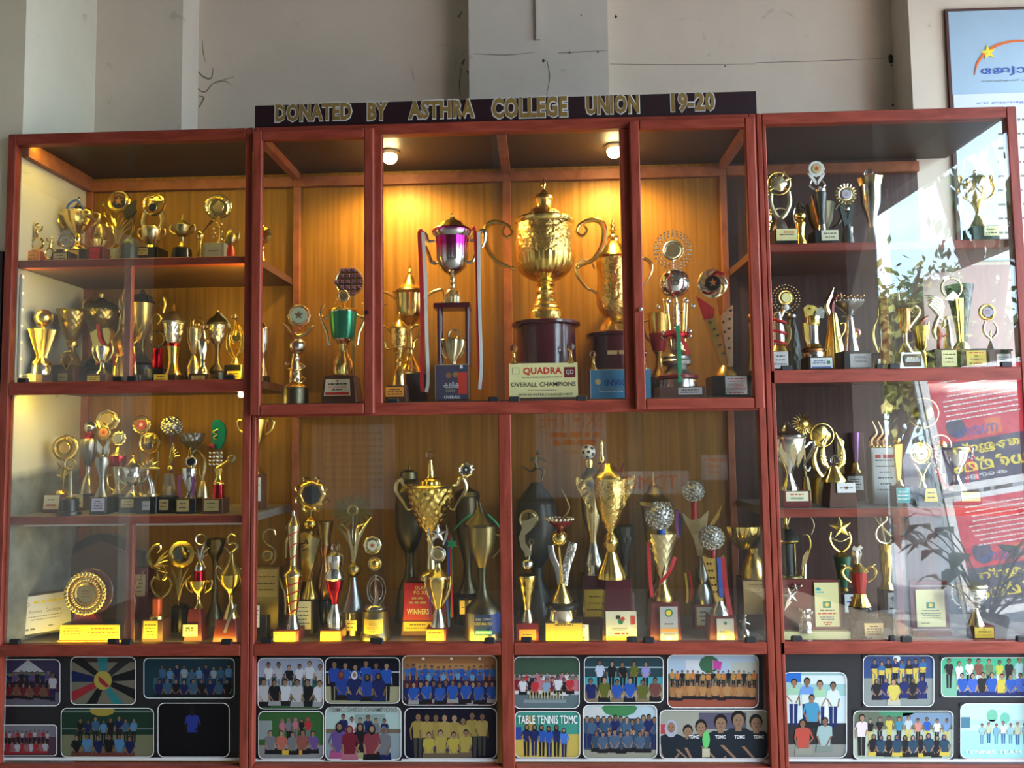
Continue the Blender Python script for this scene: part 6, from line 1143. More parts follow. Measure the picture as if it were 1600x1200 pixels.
block(t, 'black_gloss', 1255, 1293, 559, 'label_white', (1259, 1292), (561, 577), (('-', 'ink_blue', .4, .3, .5, .08), ('-', 'ink_blue', .4, .5, .6, .08), ('#', 'ink_green', .82, .45, .16, .3), ('#', 'ink_blue', .5, .92, .9, .12))); t.L('drum', 'silver', [(549, 14), (551, 15), (559, 15)]); t.L('plinth', 'copper', [(545, 17), (547, 19), (550, 18)]); t.L('foot', 'gold', [(538, 10), (543, 13), (546, 16)]); t.L('column', 'chrome', [(508, 9), (512, 8), (530, 8), (539, 9)]); t.P('wing_body', 'gold', [(1255, 505), (1266, 505), (1264, 530), (1268, 543), (1261, 543), (1256, 530)], 8)
t.L('band', 'gold_bright', [(494, 10), (497, 11), (506, 11), (509, 9)]); t.P('eagle_head', 'gold', [(1258, 496), (1256, 482), (1262, 477), (1272, 478), (1280, 484), (1272, 487), (1270, 496)], 7); t.P('eagle_head', 'silver', [(1272, 496), (1276, 484), (1284, 480), (1289, 486), (1287, 498), (1278, 498)], 6); t.S('eye', 'black_gloss', 1265, 483, 1.2, 8, -.012)
t = T(1302, .25, SM, 'gold bell trophy topped with red flame wings, second right shelf')
t.L('bell', 'gold', [(490, 6), (500, 8), (520, 10), (545, 15), (560, 18), (None, 18)], flute=(10, .04)); t.W('flame', 'champagne', [(1297, 492), (1293, 478), (1300, 462), (1306, 449)], [4, 5, 4, .8]); t.W('flame', 'dark_red', [(1301, 492), (1302, 476), (1309, 464), (1311, 455)], [4, 5, 3, .8]); t.W('scroll', 'gold', [(1308, 530, -.03), (1315, 518, -.03), (1316, 508, -.03), (1310, 508, -.03)], 1.6)
t = T(1329, .12, SM, 'chrome boat shaped dish trophy on a silver cone with grey label, second right shelf')
block(t, 'dark_wood', 1310, 1352, 550, None, taper=1.0); t.PL('label_grey', 1319, 1351, 555, 576, 36, (('OVERALL', 'ink_black', .5, .25, .6, .2), ('CHAMPIONS', 'ink_black', .5, .55, .6, .18))); t.L('cone', 'chrome', [(496, 4), (510, 6), (535, 9), (545, 11), (551, 12)]); t.L('saucer', 'pewter', [(491, 4), (494, 12), (496, 5)]); t.L('bowl', 'pewter', [(472, 22), (476, 20), (484, 10), (492, 4)]); t.balls('crystals', 'copper', [(1309+i*5, 463+(i % 2)*2, -.01) for i in range(9)], 3); t.balls('crystals', 'silver', [(1307+i*5.2, 470, -.03+abs(i-4)*.006) for i in range(9)], 2.6); t.ST('star', 'champagne', 1316, 464, 8)
t = T(1338, .34, SM, 'small red medal trophy on a thin stem behind the chrome boat dish'); t.L('foot', 'bronze_dark', [(560, 4), (575, 10), (None, 12)]); t.W('stem', 'gold', [(1338, 562), (1336, 540), (1338, 520)], 2); t.W('scroll', 'champagne', [(1336, 545), (1330, 530), (1334, 515)], [2, 2, 1]); t.D('disc', 'champagne', 1338, 520, 8); t.face('label_red', 1338, 520, 5, -.003)
t = T(1371, .2, SM, 'slender gold loop leaf trophy left of the right cabinet support')
t.L('base', 'black_gloss', [(552, 8), (555, 10), (None, 11)]); t.PL('label_silver', 1366, 1378, 562, 575, 20, (1,)); t.W('loop', 'gold', [(1371, 553), (1365, 530), (1366, 512), (1373, 495), (1374, 482)], [1.4, 2, 2, 1.6, .6]); t.W('loop', 'gold', [(1371, 553), (1377, 530), (1377, 512), (1374, 495)], [1.4, 2, 2, 1])
t = T(1414, .14, SM, 'bronze vase trophy with big gold scroll beside a silver framed wedge label')
t.B('base', 'label_silver', 1397, 1438, 551, None, 26, .74); t.PL('brown_wood', 1405, 1430, 555, 574, 26, (('#', 'label_grey', .5, .5, .9, .3), ('-', 'ink_white', .5, .3, .7, .08)), name='label_inset'); t.L('foot', 'champagne', [(520, 3), (535, 3), (545, 8), (552, 12)]); t.L('vase', 'copper', [(483, 10), (486, 9), (495, 9), (510, 8), (521, 4)]); t.W('scroll', 'champagne', [(1420, 514), (1428, 502), (1436, 492), (1437, 484), (1430, 479), (1424, 484), (1428, 490)], [2, 2.8, 3, 3, 2.6, 2, 1]); t.W('scroll', 'champagne', [(1424, 508), (1419, 512), (1422, 518)], [1.6, 1.6, .8]); t.W('rod', 'white_gloss', [(1407, 470), (1407, 452)], [2, .8])
t = T(1439, .3, SM, 'gold cup with dark red horn and white wing, behind the scroll vase')
t.L('foot', 'gold', [(548, 5), (560, 10), (575, 14), (None, 15)]); t.L('cup', 'gold', [(510, 12), (520, 11), (540, 8), (549, 5)]); t.W('horn', 'dark_red', [(1436, 512), (1442, 502), (1452, 494)], [5, 5, 1]); t.W('wing', 'champagne', [(1448, 530), (1450, 515), (1452, 503)], [2, 2.4, .8])
t = T(1467, 0.107, SM, 'gold feather wing trophy rising from a red figure, pale green label, second right shelf')
block(t, 'black_gloss', 1452, 1484, 547, 'label_pale', (1462, 1485), (549, 574), (3,)); t.W('red_figure', 'red_enamel', [(1467, 548), (1466, 535), (1468, 522), (1466, 510)], [4.5, 3, 4.5, 2]); t.W('arm', 'red_enamel', [(1468, 520), (1474, 526), (1478, 522)], [1.6, 1.4, .8])
t.W('wing_stem', 'champagne', [(1462, 530), (1459, 518), (1464, 502), (1472, 488), (1476, 478)], [2, 3.2, 3.4, 3, 2.4])
for i in range(5): t.W('feather', 'champagne' if i % 2 else 'silver', [(1476-i*1.0, 480+i*5), (1471-i*2, 470+i*4), (1460-i*1.5, 464+i*3), (1444+i*3.5, 461+i*4)], [2.2, 3, 2.4, .5])
t = T(1482, .24, SM, 'silver cone with a small star behind the feather wing trophy'); t.L('cone', 'silver', [(500, 2), (530, 6), (560, 11), (None, 14)]); t.ST('star', 'champagne', 1476, 508, 9); t.S('tip', 'champagne', 1480, 497, 3)
t = T(1501, .11, SM, 'tall gold cross column trophy with beaded hoop on top and yellow label')
block(t, 'black_gloss', 1490, 1530, 547, 'label_yellow', (1498, 1528), (550, 573), (('-', 'ink_red', .5, .15, .7, .08), ('2ND', 'ink_black', .5, .38, .2, .14), ('RUNNERS UP', 'ink_black', .5, .6, .6, .13), ('o', 'ink_green', .2, .85, .1, .12), ('-', 'ink_red', .55, .85, .4, .06))); t.L('foot', 'champagne', [(535, 7), (540, 11), (545, 12), (548, 12)]); t.P('column', 'gold', [(1494, 467), (1506, 466), (1503, 537), (1497, 537)], 8); t.P('column_side', 'gold_bright', [(1498, 468), (1502, 468), (1501, 537), (1499, 537)], 11); t.R('hoop', 'champagne', 1490, 450, 15.5, 1.6); t.balls('hoop_beads', 'champagne', [(1490+15.5*math.cos(a), 450+15.5*math.sin(a)) for a in np.linspace(0, 6.28, 25)[:-1]], 2); t.P('eagle', 'silver', [(1478, 468), (1486, 460), (1492, 455), (1498, 460), (1502, 468), (1492, 470)], 3)
t = T(1503, .32, SM, 'dark ribbed flared vase behind the gold cross column')
t.L('vase', 'smoke_grey', [(446, 20), (450, 19.5), (480, 14), (510, 9), (545, 6), (565, 10), (None, 13)], bump=(12, 14, .03))
t = T(1547, 0.102, SM, 'small gold ring medal on open arms and dark cone, end of second right shelf')
block(t, 'black_gloss', 1535, 1569, 550, 'label_silver', (1546, 1567), (555, 574), (3,)); t.B('cap', 'black_gloss', 1532, 1571, 548, 551, 32); t.L('cone', 'smoke_grey', [(533, 1.6), (540, 4), (549, 7)]); t.W('arm', 'champagne', [(1547, 530), (1539, 522), (1537, 512), (1541, 502)], [1.6, 2.4, 2.2, 1.2]); t.W('arm', 'champagne', [(1548, 530), (1556, 522), (1557, 512), (1552, 502)], [1.6, 2.4, 2.2, 1.2]); t.W('figure', 'champagne', [(1547, 534), (1547, 524), (1548, 517)], [1.6, 1.8, 1]); t.D('medal', 'gold', 1544, 488, 13.5, [(0, .0), (.64, .0), (.7, .14), (.9, .12), (1, .02), (1, -.08), (0, -.08)]); t.face('label_lilac', 1544, 488, 8, -.003, emblem='text')

# ================================================================== right cabinet, third shelf
t = T(1232, 0.107, S2, 'big silver lidded cup with leaf handles and cream label, third right shelf')
block(t, 'maroon_wood', 1217, 1259, 766, 'label_cream', (1221, 1255), (767, 782), (('-', 'ink_red', .5, .3, .6, .12), ('WINNER', 'label_green', .5, .7, .6, .22)), d=34); t.L('foot', 'silver', [(740, 5), (746, 6), (756, 10), (763, 14), (767, 14)], flute=(12, .04)); t.L('bowl', 'silver', [(683, 27), (688, 27), (703, 25), (720, 17), (732, 9), (741, 5)], seg=36); t.L('rim', 'silver', [(680, 28), (683, 29.5), (686, 27)]); t.L('lid', 'silver', [(663, 5), (668, 9), (674, 15), (679, 22), (682, 28)], bump=(10, 5, .02)); t.L('finial', 'silver', [(655, 0), (659, 3), (663, 5)], seg=14)
for s_ in (-1, 0, 1): t.P('leaf_relief', 'champagne', [(1232+s_*15, 684), (1238+s_*14, 705), (1232+s_*8, 730), (1226+s_*14, 705)], 2.5, -.058+abs(s_)*.012)
t.H('silver', [(1259, 700), (1270, 690), (1272, 700), (1264, 715), (1256, 728), (1262, 736), (1266, 730)], [1.4, 2.6, 2.6, 2.4, 2.2, 1.8, 1])
t = T(1258, .36, S2, 'sun ray medal trophy standing behind the big silver cup')
t.L('foot', 'brass_old', [(745, 4), (765, 7), (None, 8)]); t.W('stem', 'brass_old', [(1258, 747), (1257, 710), (1257, 676)], 2); t.D('disc', 'gold', 1257, 663, 8.5, [(0, .3), (.6, .22), (1, 0), (1, -.08), (0, -.08)])
for a in np.linspace(0, 2*math.pi, 21)[:-1]: t.W('sun_ray', 'gold_bright', [(1257+8*math.cos(a), 663+8*math.sin(a)), (1257+13*math.cos(a+.1), 663+13*math.sin(a+.1)), (1257+18*math.cos(a), 663+18*math.sin(a))], [1.2, 1.4, .4], 5)
t = T(1284, .25, S2, 'gold world disc with thin rim on a curved support, third right shelf')
t.L('base', 'brass_old', [(745, 14), (748, 16), (None, 17)]); t.W('support', 'gold', [(1285, 747), (1276, 735), (1272, 715), (1278, 698)], [4, 5, 4, 2]); t.R('rim', 'gold', 1286, 680, 18, 1.3); t.D('world_disc', 'gold', 1284, 681, 15, [(0, .2), (.6, .16), (1, 0), (.95, -.06), (0, -.06)], flute=(5, .08))
t = T(1302, .1, S2, 'gold laurel wings around a crystal ball with tilted white label, third right shelf')
block(t, 'brown_wood', 1287, 1331, 752, None, taper=.8); t.PL('label_white', 1300, 1328, 754, 769, 37, (('#', 'ink_brown', .5, .5, .16, .3), 1), tilt=-.11, dy=.0028); t.L('foot', 'gold_bright', [(728, 6), (734, 9), (742, 13), (749, 18), (753, 19)], flute=(10, .02)); t.S('crystal_ball', 'crystal', 1306, 719, 8)
for sx in (-1, 1):
    cx = 1302+sx*3
    for k in range(7): t.W('laurel_leaf', 'gold_bright', [(cx+sx*(5+k*1.2), 730-k*5), (cx+sx*(13+1.5*math.sin(k)), 724-k*5.5), (cx+sx*(16-k*1.5), 714-k*5.2)], [2, 3, .6])
    t.W('wing_spine', 'gold', [(cx+sx*3, 733), (cx+sx*11, 722), (cx+sx*13, 705), (cx+sx*8, 690), (cx+sx*3, 676)], [3, 3.6, 3.4, 2.4, .8])
t = T(1330, .32, S2, 'brown wooden plaque with purple column and white label, third right shelf', 'standing_plaque', 'plaque')
t.B('board', 'brown_wood', 1304, 1350, 676, None, 6); t.PL('label_white', 1322, 1346, 744, 766, 6.4, (4,)); t.L('column', 'purple', [(676, 7), (679, 7), (715, 4), (724, 3)], u=1334, dy=-.02, seg=14); t.L('column_foot', 'gold', [(723, 4), (727, 5), (733, 6), (738, 9)], u=1333, dy=-.02, seg=16); t.PL('label_gold', 1308, 1318, 690, 740, 6.4)
t = T(1374, .2, S2, 'bronze triple wave trophy with star figure and white plaque, third right shelf')
t.B('base', 'label_white', 1358, 1398, 700, None, 20); t.PL('label_white', 1360, 1396, 704, 780, 20, (('-', 'ink_red', .5, .12, .8, .07), 6))
for k in range(3): t.W('wave', 'copper', [(1364+k*9, 700), (1362+k*9, 688), (1371+k*9, 676), (1366+k*9, 658)], [3, 4, 3, .6])
t.balls('beads', 'gold_bright', [(1362+i*5, 698, -.02) for i in range(7)], 2.4); t.P('figure_star', 'brass_old', [(1380, 634), (1385, 630), (1388, 622), (1392, 630), (1399, 634), (1396, 646), (1388, 640), (1381, 648)], 2); t.W('figure_stem', 'brass_old', [(1387, 700), (1388, 665), (1388, 638)], 1.6)
t = T(1404, 0.102, S2, 'gold torch column trophy with teal label before the third right shelf pane joint')
block(t, 'black_gloss', 1393, 1417, 759, 'label_teal', (1394, 1415), (762, 785), (3,), 'ink_white'); t.L('foot', 'champagne', [(750, 4), (755, 5), (760, 9)]); t.P('torch', 'gold', [(1398, 695), (1410, 694), (1407, 730), (1405, 752), (1401, 752), (1399, 730)], 7); t.S('ball', 'gold_bright', 1403, 688, 6)
t = T(1446, .3, S2, 'large ringed globe trophy on a dark column at the back of the third right shelf')
t.L('foot', 'smoke_grey', [(740, 9), (760, 9), (None, 10)]); t.L('column', 'smoke_grey', [(671, 6), (674, 7), (697, 7), (720, 6), (741, 9)], seg=4); t.W('neck', 'brass_old', [(1446, 672), (1446, 660)], 2); t.S('globe', 'brass_old', 1446, 645, 15, bump=None); t.R('ring', 'champagne', 1446, 645, 23.5, 1.3); t.W('arm', 'smoke_grey', [(1440, 720), (1430, 690), (1422, 678)], [1.6, 1.4, .8]); t.W('arm', 'smoke_grey', [(1452, 720), (1462, 690), (1469, 678)], [1.6, 1.4, .8])
t = T(1440, 0.102, S2, 'gold rimmed medal on crossed gold legs with yellow wedge label, third right shelf')
t.B('base', 'black_gloss', 1428, 1461, 762, None, 22, .9); t.PL('label_yellow', 1436, 1457, 763, 783, 23, (2,), taper=.7); t.L('cone', 'silver', [(752, 2), (757, 5), (763, 7)]); t.W('leg', 'gold', [(1440, 754), (1437, 740), (1430, 727), (1427, 724)], [2.6, 2.2, 2, 1]); t.W('leg', 'gold', [(1440, 754), (1443, 740), (1450, 727), (1453, 724)], [2.6, 2.2, 2, 1]); t.D('medal', 'gold', 1440, 708, 18, flute=(20, .02)); t.face('gold_bright', 1440, 708, 9.5, -.005, emblem='ink_brown')
t = T(1468, .27, S2, 'smaller ringed globe trophy behind the red ribboned silver cup')
t.L('foot', 'bronze_dark', [(740, 7), (765, 8), (None, 9)]); t.W('stem', 'brass_old', [(1468, 742), (1470, 710)], 2.4); t.S('globe', 'gold', 1471, 697, 9.5); t.R('ring', 'champagne', 1471, 696, 16, 1.2)
t = T(1493, .15, S2, 'silver cup with braided red and white ribbons on its handles, third right shelf')
block(t, 'dark_wood', 1478, 1521, 766, 'label_gold', (1490, 1518), (768, 782), (2,), 'ink_green'); t.L('foot', 'silver', [(742, 4), (748, 5), (756, 9), (762, 14), (767, 15)]); t.L('bowl', 'silver', [(702, 20), (706, 19.5), (718, 17), (730, 10), (743, 4)]); t.L('rim', 'pewter', [(699, 20), (702, 21.5), (704, 20)])
for sx in (-1, 1):
    q = lambda P: [(1489+sx*(a-1489), b) for a, b in P]
    t.W('handle', 'silver', q([(1508, 722), (1516, 714), (1520, 704), (1516, 698), (1511, 704)]), 1.4); t.balls('braided_ribbon', 'ribbon_red', [(1489+sx*(1517-1489)+rnd.uniform(-2, 2), 700+i*5, -.006) for i in range(8 if sx < 0 else 4)], 2.8); t.balls('braid_white', 'ribbon_white', [(1489+sx*(1517-1489)+rnd.uniform(-2, 2), 702+i*5, -.01) for i in range(8 if sx < 0 else 4)], 2.1)
t.ribbon('ribbon_red', [(1514, 716, -.01), (1519, 732, -.014), (1524, 750, -.012)], 5); t.ribbon('ribbon_red', [(1510, 716, -.01), (1508, 735, -.014), (1507, 757, -.012)], 4); t.ribbon('ribbon_red', [(1462, 735, -.01), (1468, 752, -.016), (1478, 764, -.02)], 4)

# ================================================================== right cabinet, lowest shelf
t = T(1234, .32, SB, 'gold pillared lantern trophy with dark dome and thin arc, behind the maroon star plaque')
t.L('base', 'brass_old', [(898, 17), (902, 20), (None, 20)])
for du in (-12, -5, 5, 12): t.W('pillar', 'gold', [(1232+du, 846, -.01 if abs(du) < 8 else .006), (1232+du, 899, -.01 if abs(du) < 8 else .006)], 1.6)
t.L('inner_glass', 'smoke_grey', [(846, 9), (898, 9)], u=1232); t.L('dome', 'smoke_grey', [(826, 7), (832, 14), (840, 18), (843, 19)], u=1232); t.L('ring', 'gold', [(842, 18), (845, 19), (848, 17)], u=1232); t.L('finial', 'gold', [(802, 1), (808, 2), (812, 3), (816, 2.4), (822, 4), (827, 6)], u=1231, seg=14)
t.W('arc', 'champagne', [(1234, 820), (1240, 806), (1256, 800), (1270, 808), (1275, 822), (1270, 836)], 1); t.W('leaf_stem', 'gold', [(1254, 900), (1257, 880), (1268, 856), (1266, 838), (1258, 836)], [1.4, 1.6, 1.6, 1.4, .8]); t.P('leaf', 'champagne', [(1250, 892), (1254, 870), (1262, 858), (1264, 868), (1258, 882)], 2, -.01); t.W('rod', 'silver', [(1258, 905), (1259, 880)], 2.4)
t = T(1268, 0.111, SB, 'maroon plaque with silver stars, small silver owl cup and cream certificate panel', 'award_plaque', 'plaque')
t.B('board', 'maroon_wood', 1217, 1314, 906, 986, 9, dy=.012); t.B('base', 'label_pale', 1219, 1322, 985, None, 24); t.PL('label_pale', 1272, 1309, 910, 979, 4, (('#', 'ink_teal', .16, .16, .22, .05), ('o', 'ink_teal', .16, .13, .10, .05), ('#', 'ink_teal', .24, .22, .3, .03), ('#', 'label_green', .5, .50, .34, .15), ('o', 'label_yellow', .5, .50, .17, .12), ('-', 'ink_grey', .5, .63, .6, .03), ('-', 'ink_red', .5, .70, .8, .03), ('-', 'ink_grey', .5, .78, .6, .025), ('-', 'ink_grey', .5, .83, .55, .025), ('-', 'ink_red', .5, .90, .35, .03), ('-', 'ink_red', .5, .95, .2, .025)), name='certificate_panel')
t.ST('star', 'silver', 1234, 930, 14, 5, th=3, rot=.25, dy=-.006); t.P('star_tail', 'silver', [(1224, 954), (1229, 936), (1236, 940)], 2, -.006); t.ST('star', 'silver', 1242, 917, 7.5, 3, th=3, dy=-.006); t.S('ball', 'silver', 1251.5, 915, 2.4, 12, -.006)
t.L('owl_cup', 'silver', [(948, 9), (952, 10), (958, 7), (962, 9.5), (968, 8), (973, 10.5), (980, 9), (985, 10)], u=1254, dy=-.02, flute=(8, .05)); t.balls('owl_eyes', 'chrome', [(1248, 953, -.045), (1260, 953, -.045)], 3)
t = T(1318, .25, SB, 'gold five pointed star over a wreath on a green cone, white label, lowest right shelf')
block(t, 'black_gloss', 1303, 1338, 922, 'label_white', (1314, 1336), (926, 954), (('o', 'ink_black', .5, .2, .2, .1), ('-', 'ink_blue', .5, .42, .7, .06), ('-', 'ink_red', .55, .65, .4, .08), ('-', 'ink_red', .5, .8, .6, .05)), d=26); t.L('foot', 'gold', [(916, 4), (920, 7), (923, 9)]); t.L('cone', 'green_enamel', [(869, 13), (872, 13), (895, 9), (917, 6)]); t.L('cup_lip', 'gold', [(862, 4), (866, 8), (870, 13)])
t.H('gold', [(1316, 864), (1327, 855), (1332, 843), (1330, 831)], [2, 2.6, 2.6, 1.4], 'wreath_branch', u=1316); t.W('wreath_bar', 'champagne', [(1302, 840), (1316, 846), (1330, 840)], 1.6); t.ST('star', 'gold_bright', 1317, 824, 18, 7.5, th=4, rot=.1)
t = T(1344, .1, SB, 'red faceted cup with curled gold handles and silver bird top, lowest right shelf')
t.L('base_foot', 'black_gloss', [(990, 18), (992, 19), (None, 19)], seg=28); t.B('base', 'black_gloss', 1330, 1371, 966, 991, 30); t.L('base_top', 'black_gloss', [(947, 16), (950, 18), (960, 17), (967, 15)]); t.PL('label_gold', 1342, 1371, 970, 992, 32, (4,)); t.L('foot', 'gold', [(927, 9), (932, 10), (940, 13), (946, 16), (948, 15)], flute=(10, .03)); t.L('cup', 'red_enamel', [(892, 12.5), (894, 13), (910, 11), (928, 8.5)], seg=8); t.L('shoulder', 'gold', [(880, 4), (885, 7), (889, 11), (893, 14)])
t.L('neck', 'silver', [(860, 7), (866, 8), (872, 5), (881, 4)], u=1342, flute=(6, .1)); t.P('bird', 'silver', [(1334, 858), (1337, 852), (1342, 856), (1348, 852), (1351, 856), (1345, 862), (1338, 862)], 4); t.H('gold', [(1357, 910), (1366, 903), (1370, 893), (1364, 886), (1356, 889), (1358, 893)], [1.8, 2.4, 2.6, 2.4, 2, 1]); t.H('gold_bright', [(1364, 886), (1367, 883), (1371, 882)], [2, 1.6, .6], 'handle_tip')
t = T(1386, .28, SB, 'gold treble clef trophy on a tall gold vase beside the right lower support')
t.B('base', 'black_gloss', 1375, 1406, 920, None, 24); t.PL('label_white', 1381, 1402, 924, 956, 24.5, (('#', 'ink_black', .5, .3, .4, .25), 3)); t.L('vase', 'gold', [(851, 11), (855, 10), (862, 8), (870, 10), (890, 8), (908, 6), (915, 9), (921, 12)]); t.W('clef', 'champagne', [(1370, 804), (1378, 818), (1390, 832), (1396, 842), (1389, 849), (1377, 846), (1372, 836), (1376, 824), (1390, 812), (1387, 804), (1380, 808), (1382, 822), (1386, 852)], [1, 1.8, 2, 2, 2, 2, 2, 2, 1.8, 1.6, 1.6, 1.8, 2], sub=6)
t = T(1452, .15, SB, 'maroon certificate plaque with beaded white lines and cream panel, lowest right shelf', 'award_plaque', 'plaque')
t.B('board', 'maroon_wood', 1422, 1481, 908, None, 5, dy=.004); t.B('foot_block', 'maroon_wood', 1424, 1479, 984, None, 24); t.PL('label_pale', 1430, 1474, 921, 979, 4, (('#', 'label_gold', .5, .14, .07, .1), ('#', 'label_green', .5, .42, .30, .16), ('o', 'label_yellow', .5, .42, .15, .1), ('-', 'ink_grey', .5, .56, .6, .02), ('-', 'ink_grey', .5, .64, .7, .02), ('-', 'ink_grey', .5, .70, .6, .02), ('-', 'ink_grey', .5, .76, .65, .02), ('-', 'ink_grey', .3, .9, .3, .02)), name='certificate_panel')
for v in (915, 983): t.balls('white_beads', 'ink_white', [(1423+i*2.45, v, -.010) for i in range(24)], 1.1, 5)
t = T(1518, .1, SB, 'polished bronze cup with beaded drop handles, right end of lowest right shelf')
block(t, 'maroon_wood', 1513, 1545, 976, 'label_yellow', (1514, 1543), (978, 994), (('-', 'ink_brown', .5, .15, .1, .1), ('WINNERS UP', 'ink_black', .5, .4, .7, .16), ('#', 'label_orange', .5, .72, .8, .12)), d=22); t.L('foot', 'champagne', [(950, 4), (957, 5), (966, 8), (974, 11), (977, 12)], u=1523); t.L('bowl', 'silver_emboss', [(916, 21), (922, 20), (934, 18), (944, 11), (951, 4)], u=1518); t.L('rim', 'champagne', [(912, 22), (915, 24), (918, 21)], u=1518)
for sx in (-1, 1):
    q = lambda P: [(1514+sx*(a-1514), b) for a, b in P]
    t.W('handle', 'silver', q([(1534, 918), (1540, 914), (1541, 922), (1539, 932), (1534, 942), (1528, 946)]), [1.4, 2, 2, 1.8, 1.6, 1]); t.balls('handle_beads', 'silver', q([(1540, 920+i*4) for i in range(5)]+[(1529, 949)]), 1.9)
# ================================================================== printed photo boards along the bottom row
YB = 0.0415
def bx(u, v): p = on_y(u, v, YB); return float(p[0]), float(p[2])
SKIN = [(.30, .17, .10), (.24, .13, .075), (.36, .22, .14), (.18, .10, .06)]
class Print:
    """one printed picture: flat coloured shapes in thin layers, colour held per corner"""
    def __init__(s, u0, u1, v0, v1):
        s.u0, s.u1, s.v0, s.v1 = u0, u1, v0, v1; s.V = []; s.F = []; s.C = []; s.l = 0
    def poly(s, pts, col, layer):
        o = len(s.V)
        for u, v in pts:
            u = min(max(u, s.u0), s.u1); v = min(max(v, s.v0), s.v1)
            x, z = bx(u, v); s.V.append((x, -0.0008-layer*0.00003, z))
        s.F.append(tuple(range(o, o+len(pts)))); s.C.append(col)
    def rect(s, a, b, c, d, col, layer):
        W, H = s.u1-s.u0, s.v1-s.v0
        s.poly([(s.u0+a*W, s.v0+d*H), (s.u0+b*W, s.v0+d*H), (s.u0+b*W, s.v0+c*H), (s.u0+a*W, s.v0+c*H)], col, layer)
    def ell(s, u, v, ru, rv, col, layer, n=10, a0=0, a1=2*math.pi):
        s.poly([(u+ru*math.cos(a0+(a1-a0)*i/n), v-rv*math.sin(a0+(a1-a0)*i/n)) for i in range(n)], col, layer)
    def person(s, u, v, h, shirt, pants, pose, L, skin=None, scarf=None, two=None):
        """u centre, v foot line, h full height in picture pixels"""
        sk = skin or rnd.choice(SKIN); hd = h*.075 if pose == 'stand' else h*.105; j = lambda k: rnd.uniform(-k, k)
        if pose == 'stand':
            top = v-h; sh = top+hd*2.3; hip = top+h*.52; w = h*.125
            s.poly([(u-w*.75, hip), (u-w*.1, hip), (u-w*.12, v), (u-w*.62, v)], pants, L); s.poly([(u+w*.1, hip), (u+w*.75, hip), (u+w*.62, v), (u+w*.12, v)], pants, L)
        elif pose == 'bust':
            top = v-h; hd = h*.16; sh = top+hd*2.2; hip = v; w = h*.30
        else:
            top = v-h; sh = top+hd*2.2; hip = v-h*.2; w = h*.20
            s.poly([(u-w*1.25, v), (u-w*1.1, hip-h*.04), (u, hip-h*.02), (u+w*1.1, hip-h*.04), (u+w*1.25, v)], pants, L)
        lean = j(w*.12)
        s.poly([(u-w*.8, hip+h*.02), (u+w*.8, hip+h*.02), (u+w+lean, sh+hd*.5), (u+w*.55+lean, sh), (u-w*.55+lean, sh), (u-w+lean, sh+hd*.5)], shirt, L+1)
        if two: s.poly([(u-w*.8, hip+h*.02), (u+w*.8, hip+h*.02), (u+w*.9, (sh+hip)/2), (u-w*.9, (sh+hip)/2)], two, L+2)
        for sx in (-1, 1):
            e = (u+sx*w*1.25+j(w*.2), (sh+hip)/2+h*.02); hnd = (u+sx*w*(.5+j(.4)), hip+j(h*.03)) if pose != 'stand' or rnd.random() < .5 else (u+sx*w*1.15, hip+h*.05)
            s.poly([(u+sx*w*.75+lean, sh+hd*.2), (u+sx*w*1.02+lean, sh+hd*.4), (e[0]+sx*w*.05, e[1]), (e[0]-sx*w*.22, e[1])], shirt, L+2)
            s.poly([(e[0]+sx*w*.05, e[1]), (e[0]-sx*w*.22, e[1]), (hnd[0]-sx*w*.12, hnd[1]), (hnd[0]+sx*w*.1, hnd[1]+h*.015)], sk, L+3)
        cx = u+lean*1.2; cy = top+hd*1.05
        s.poly([(cx-hd*.35, cy+hd*.6), (cx+hd*.35, cy+hd*.6), (cx+hd*.4, sh+hd*.35), (cx-hd*.4, sh+hd*.35)], sk, L+3)
        if scarf:
            s.ell(cx, cy+hd*.25, hd*1.05, hd*1.45, scarf, L+4); s.ell(cx, cy+hd*.1, hd*.62, hd*.85, sk, L+5)
        else:
            s.ell(cx, cy-hd*.12, hd*.92, hd*1.12, (.010, .008, .008), L+4); s.ell(cx, cy+hd*.18, hd*.74, hd*.92, sk, L+5)
        if hd > 1.8:
            for sx in (-1, 1): s.ell(cx+sx*hd*.28, cy+hd*.08, hd*.11, hd*.08, (.01, .008, .008), L+6, 6)
            s.poly([(cx-hd*.25, cy+hd*.58), (cx+hd*.25, cy+hd*.58), (cx+hd*.15, cy+hd*.68), (cx-hd*.15, cy+hd*.68)], (.16, .05, .04), L+6)
            s.poly([(cx-hd*.06, cy+hd*.1), (cx+hd*.06, cy+hd*.1), (cx+hd*.12, cy+hd*.4), (cx-hd*.12, cy+hd*.4)], tuple(c*.75 for c in sk), L+6)
    def row(s, n, v, h, shirts, pants, pose, x0=.06, x1=.94, scarf=(), two=None, jit=.02):
        """n people across, feet at share v of the height"""
        W, H = s.u1-s.u0, s.v1-s.v0
        for i in range(n):
            f = x0+(x1-x0)*(i/(n-1) if n > 1 else .5)
            s.l += 1
            s.person(s.u0+W*f+rnd.uniform(-.3, .3), s.v0+H*(v+rnd.uniform(-jit, jit)), h*H*rnd.uniform(.93, 1.05), shirts[i % len(shirts)], pants[i % len(pants)], pose, 12+s.base+(i % 2)*7, scarf=scarf[i % len(scarf)] if scarf else None, two=two)
        s.base += 15
    base = 0
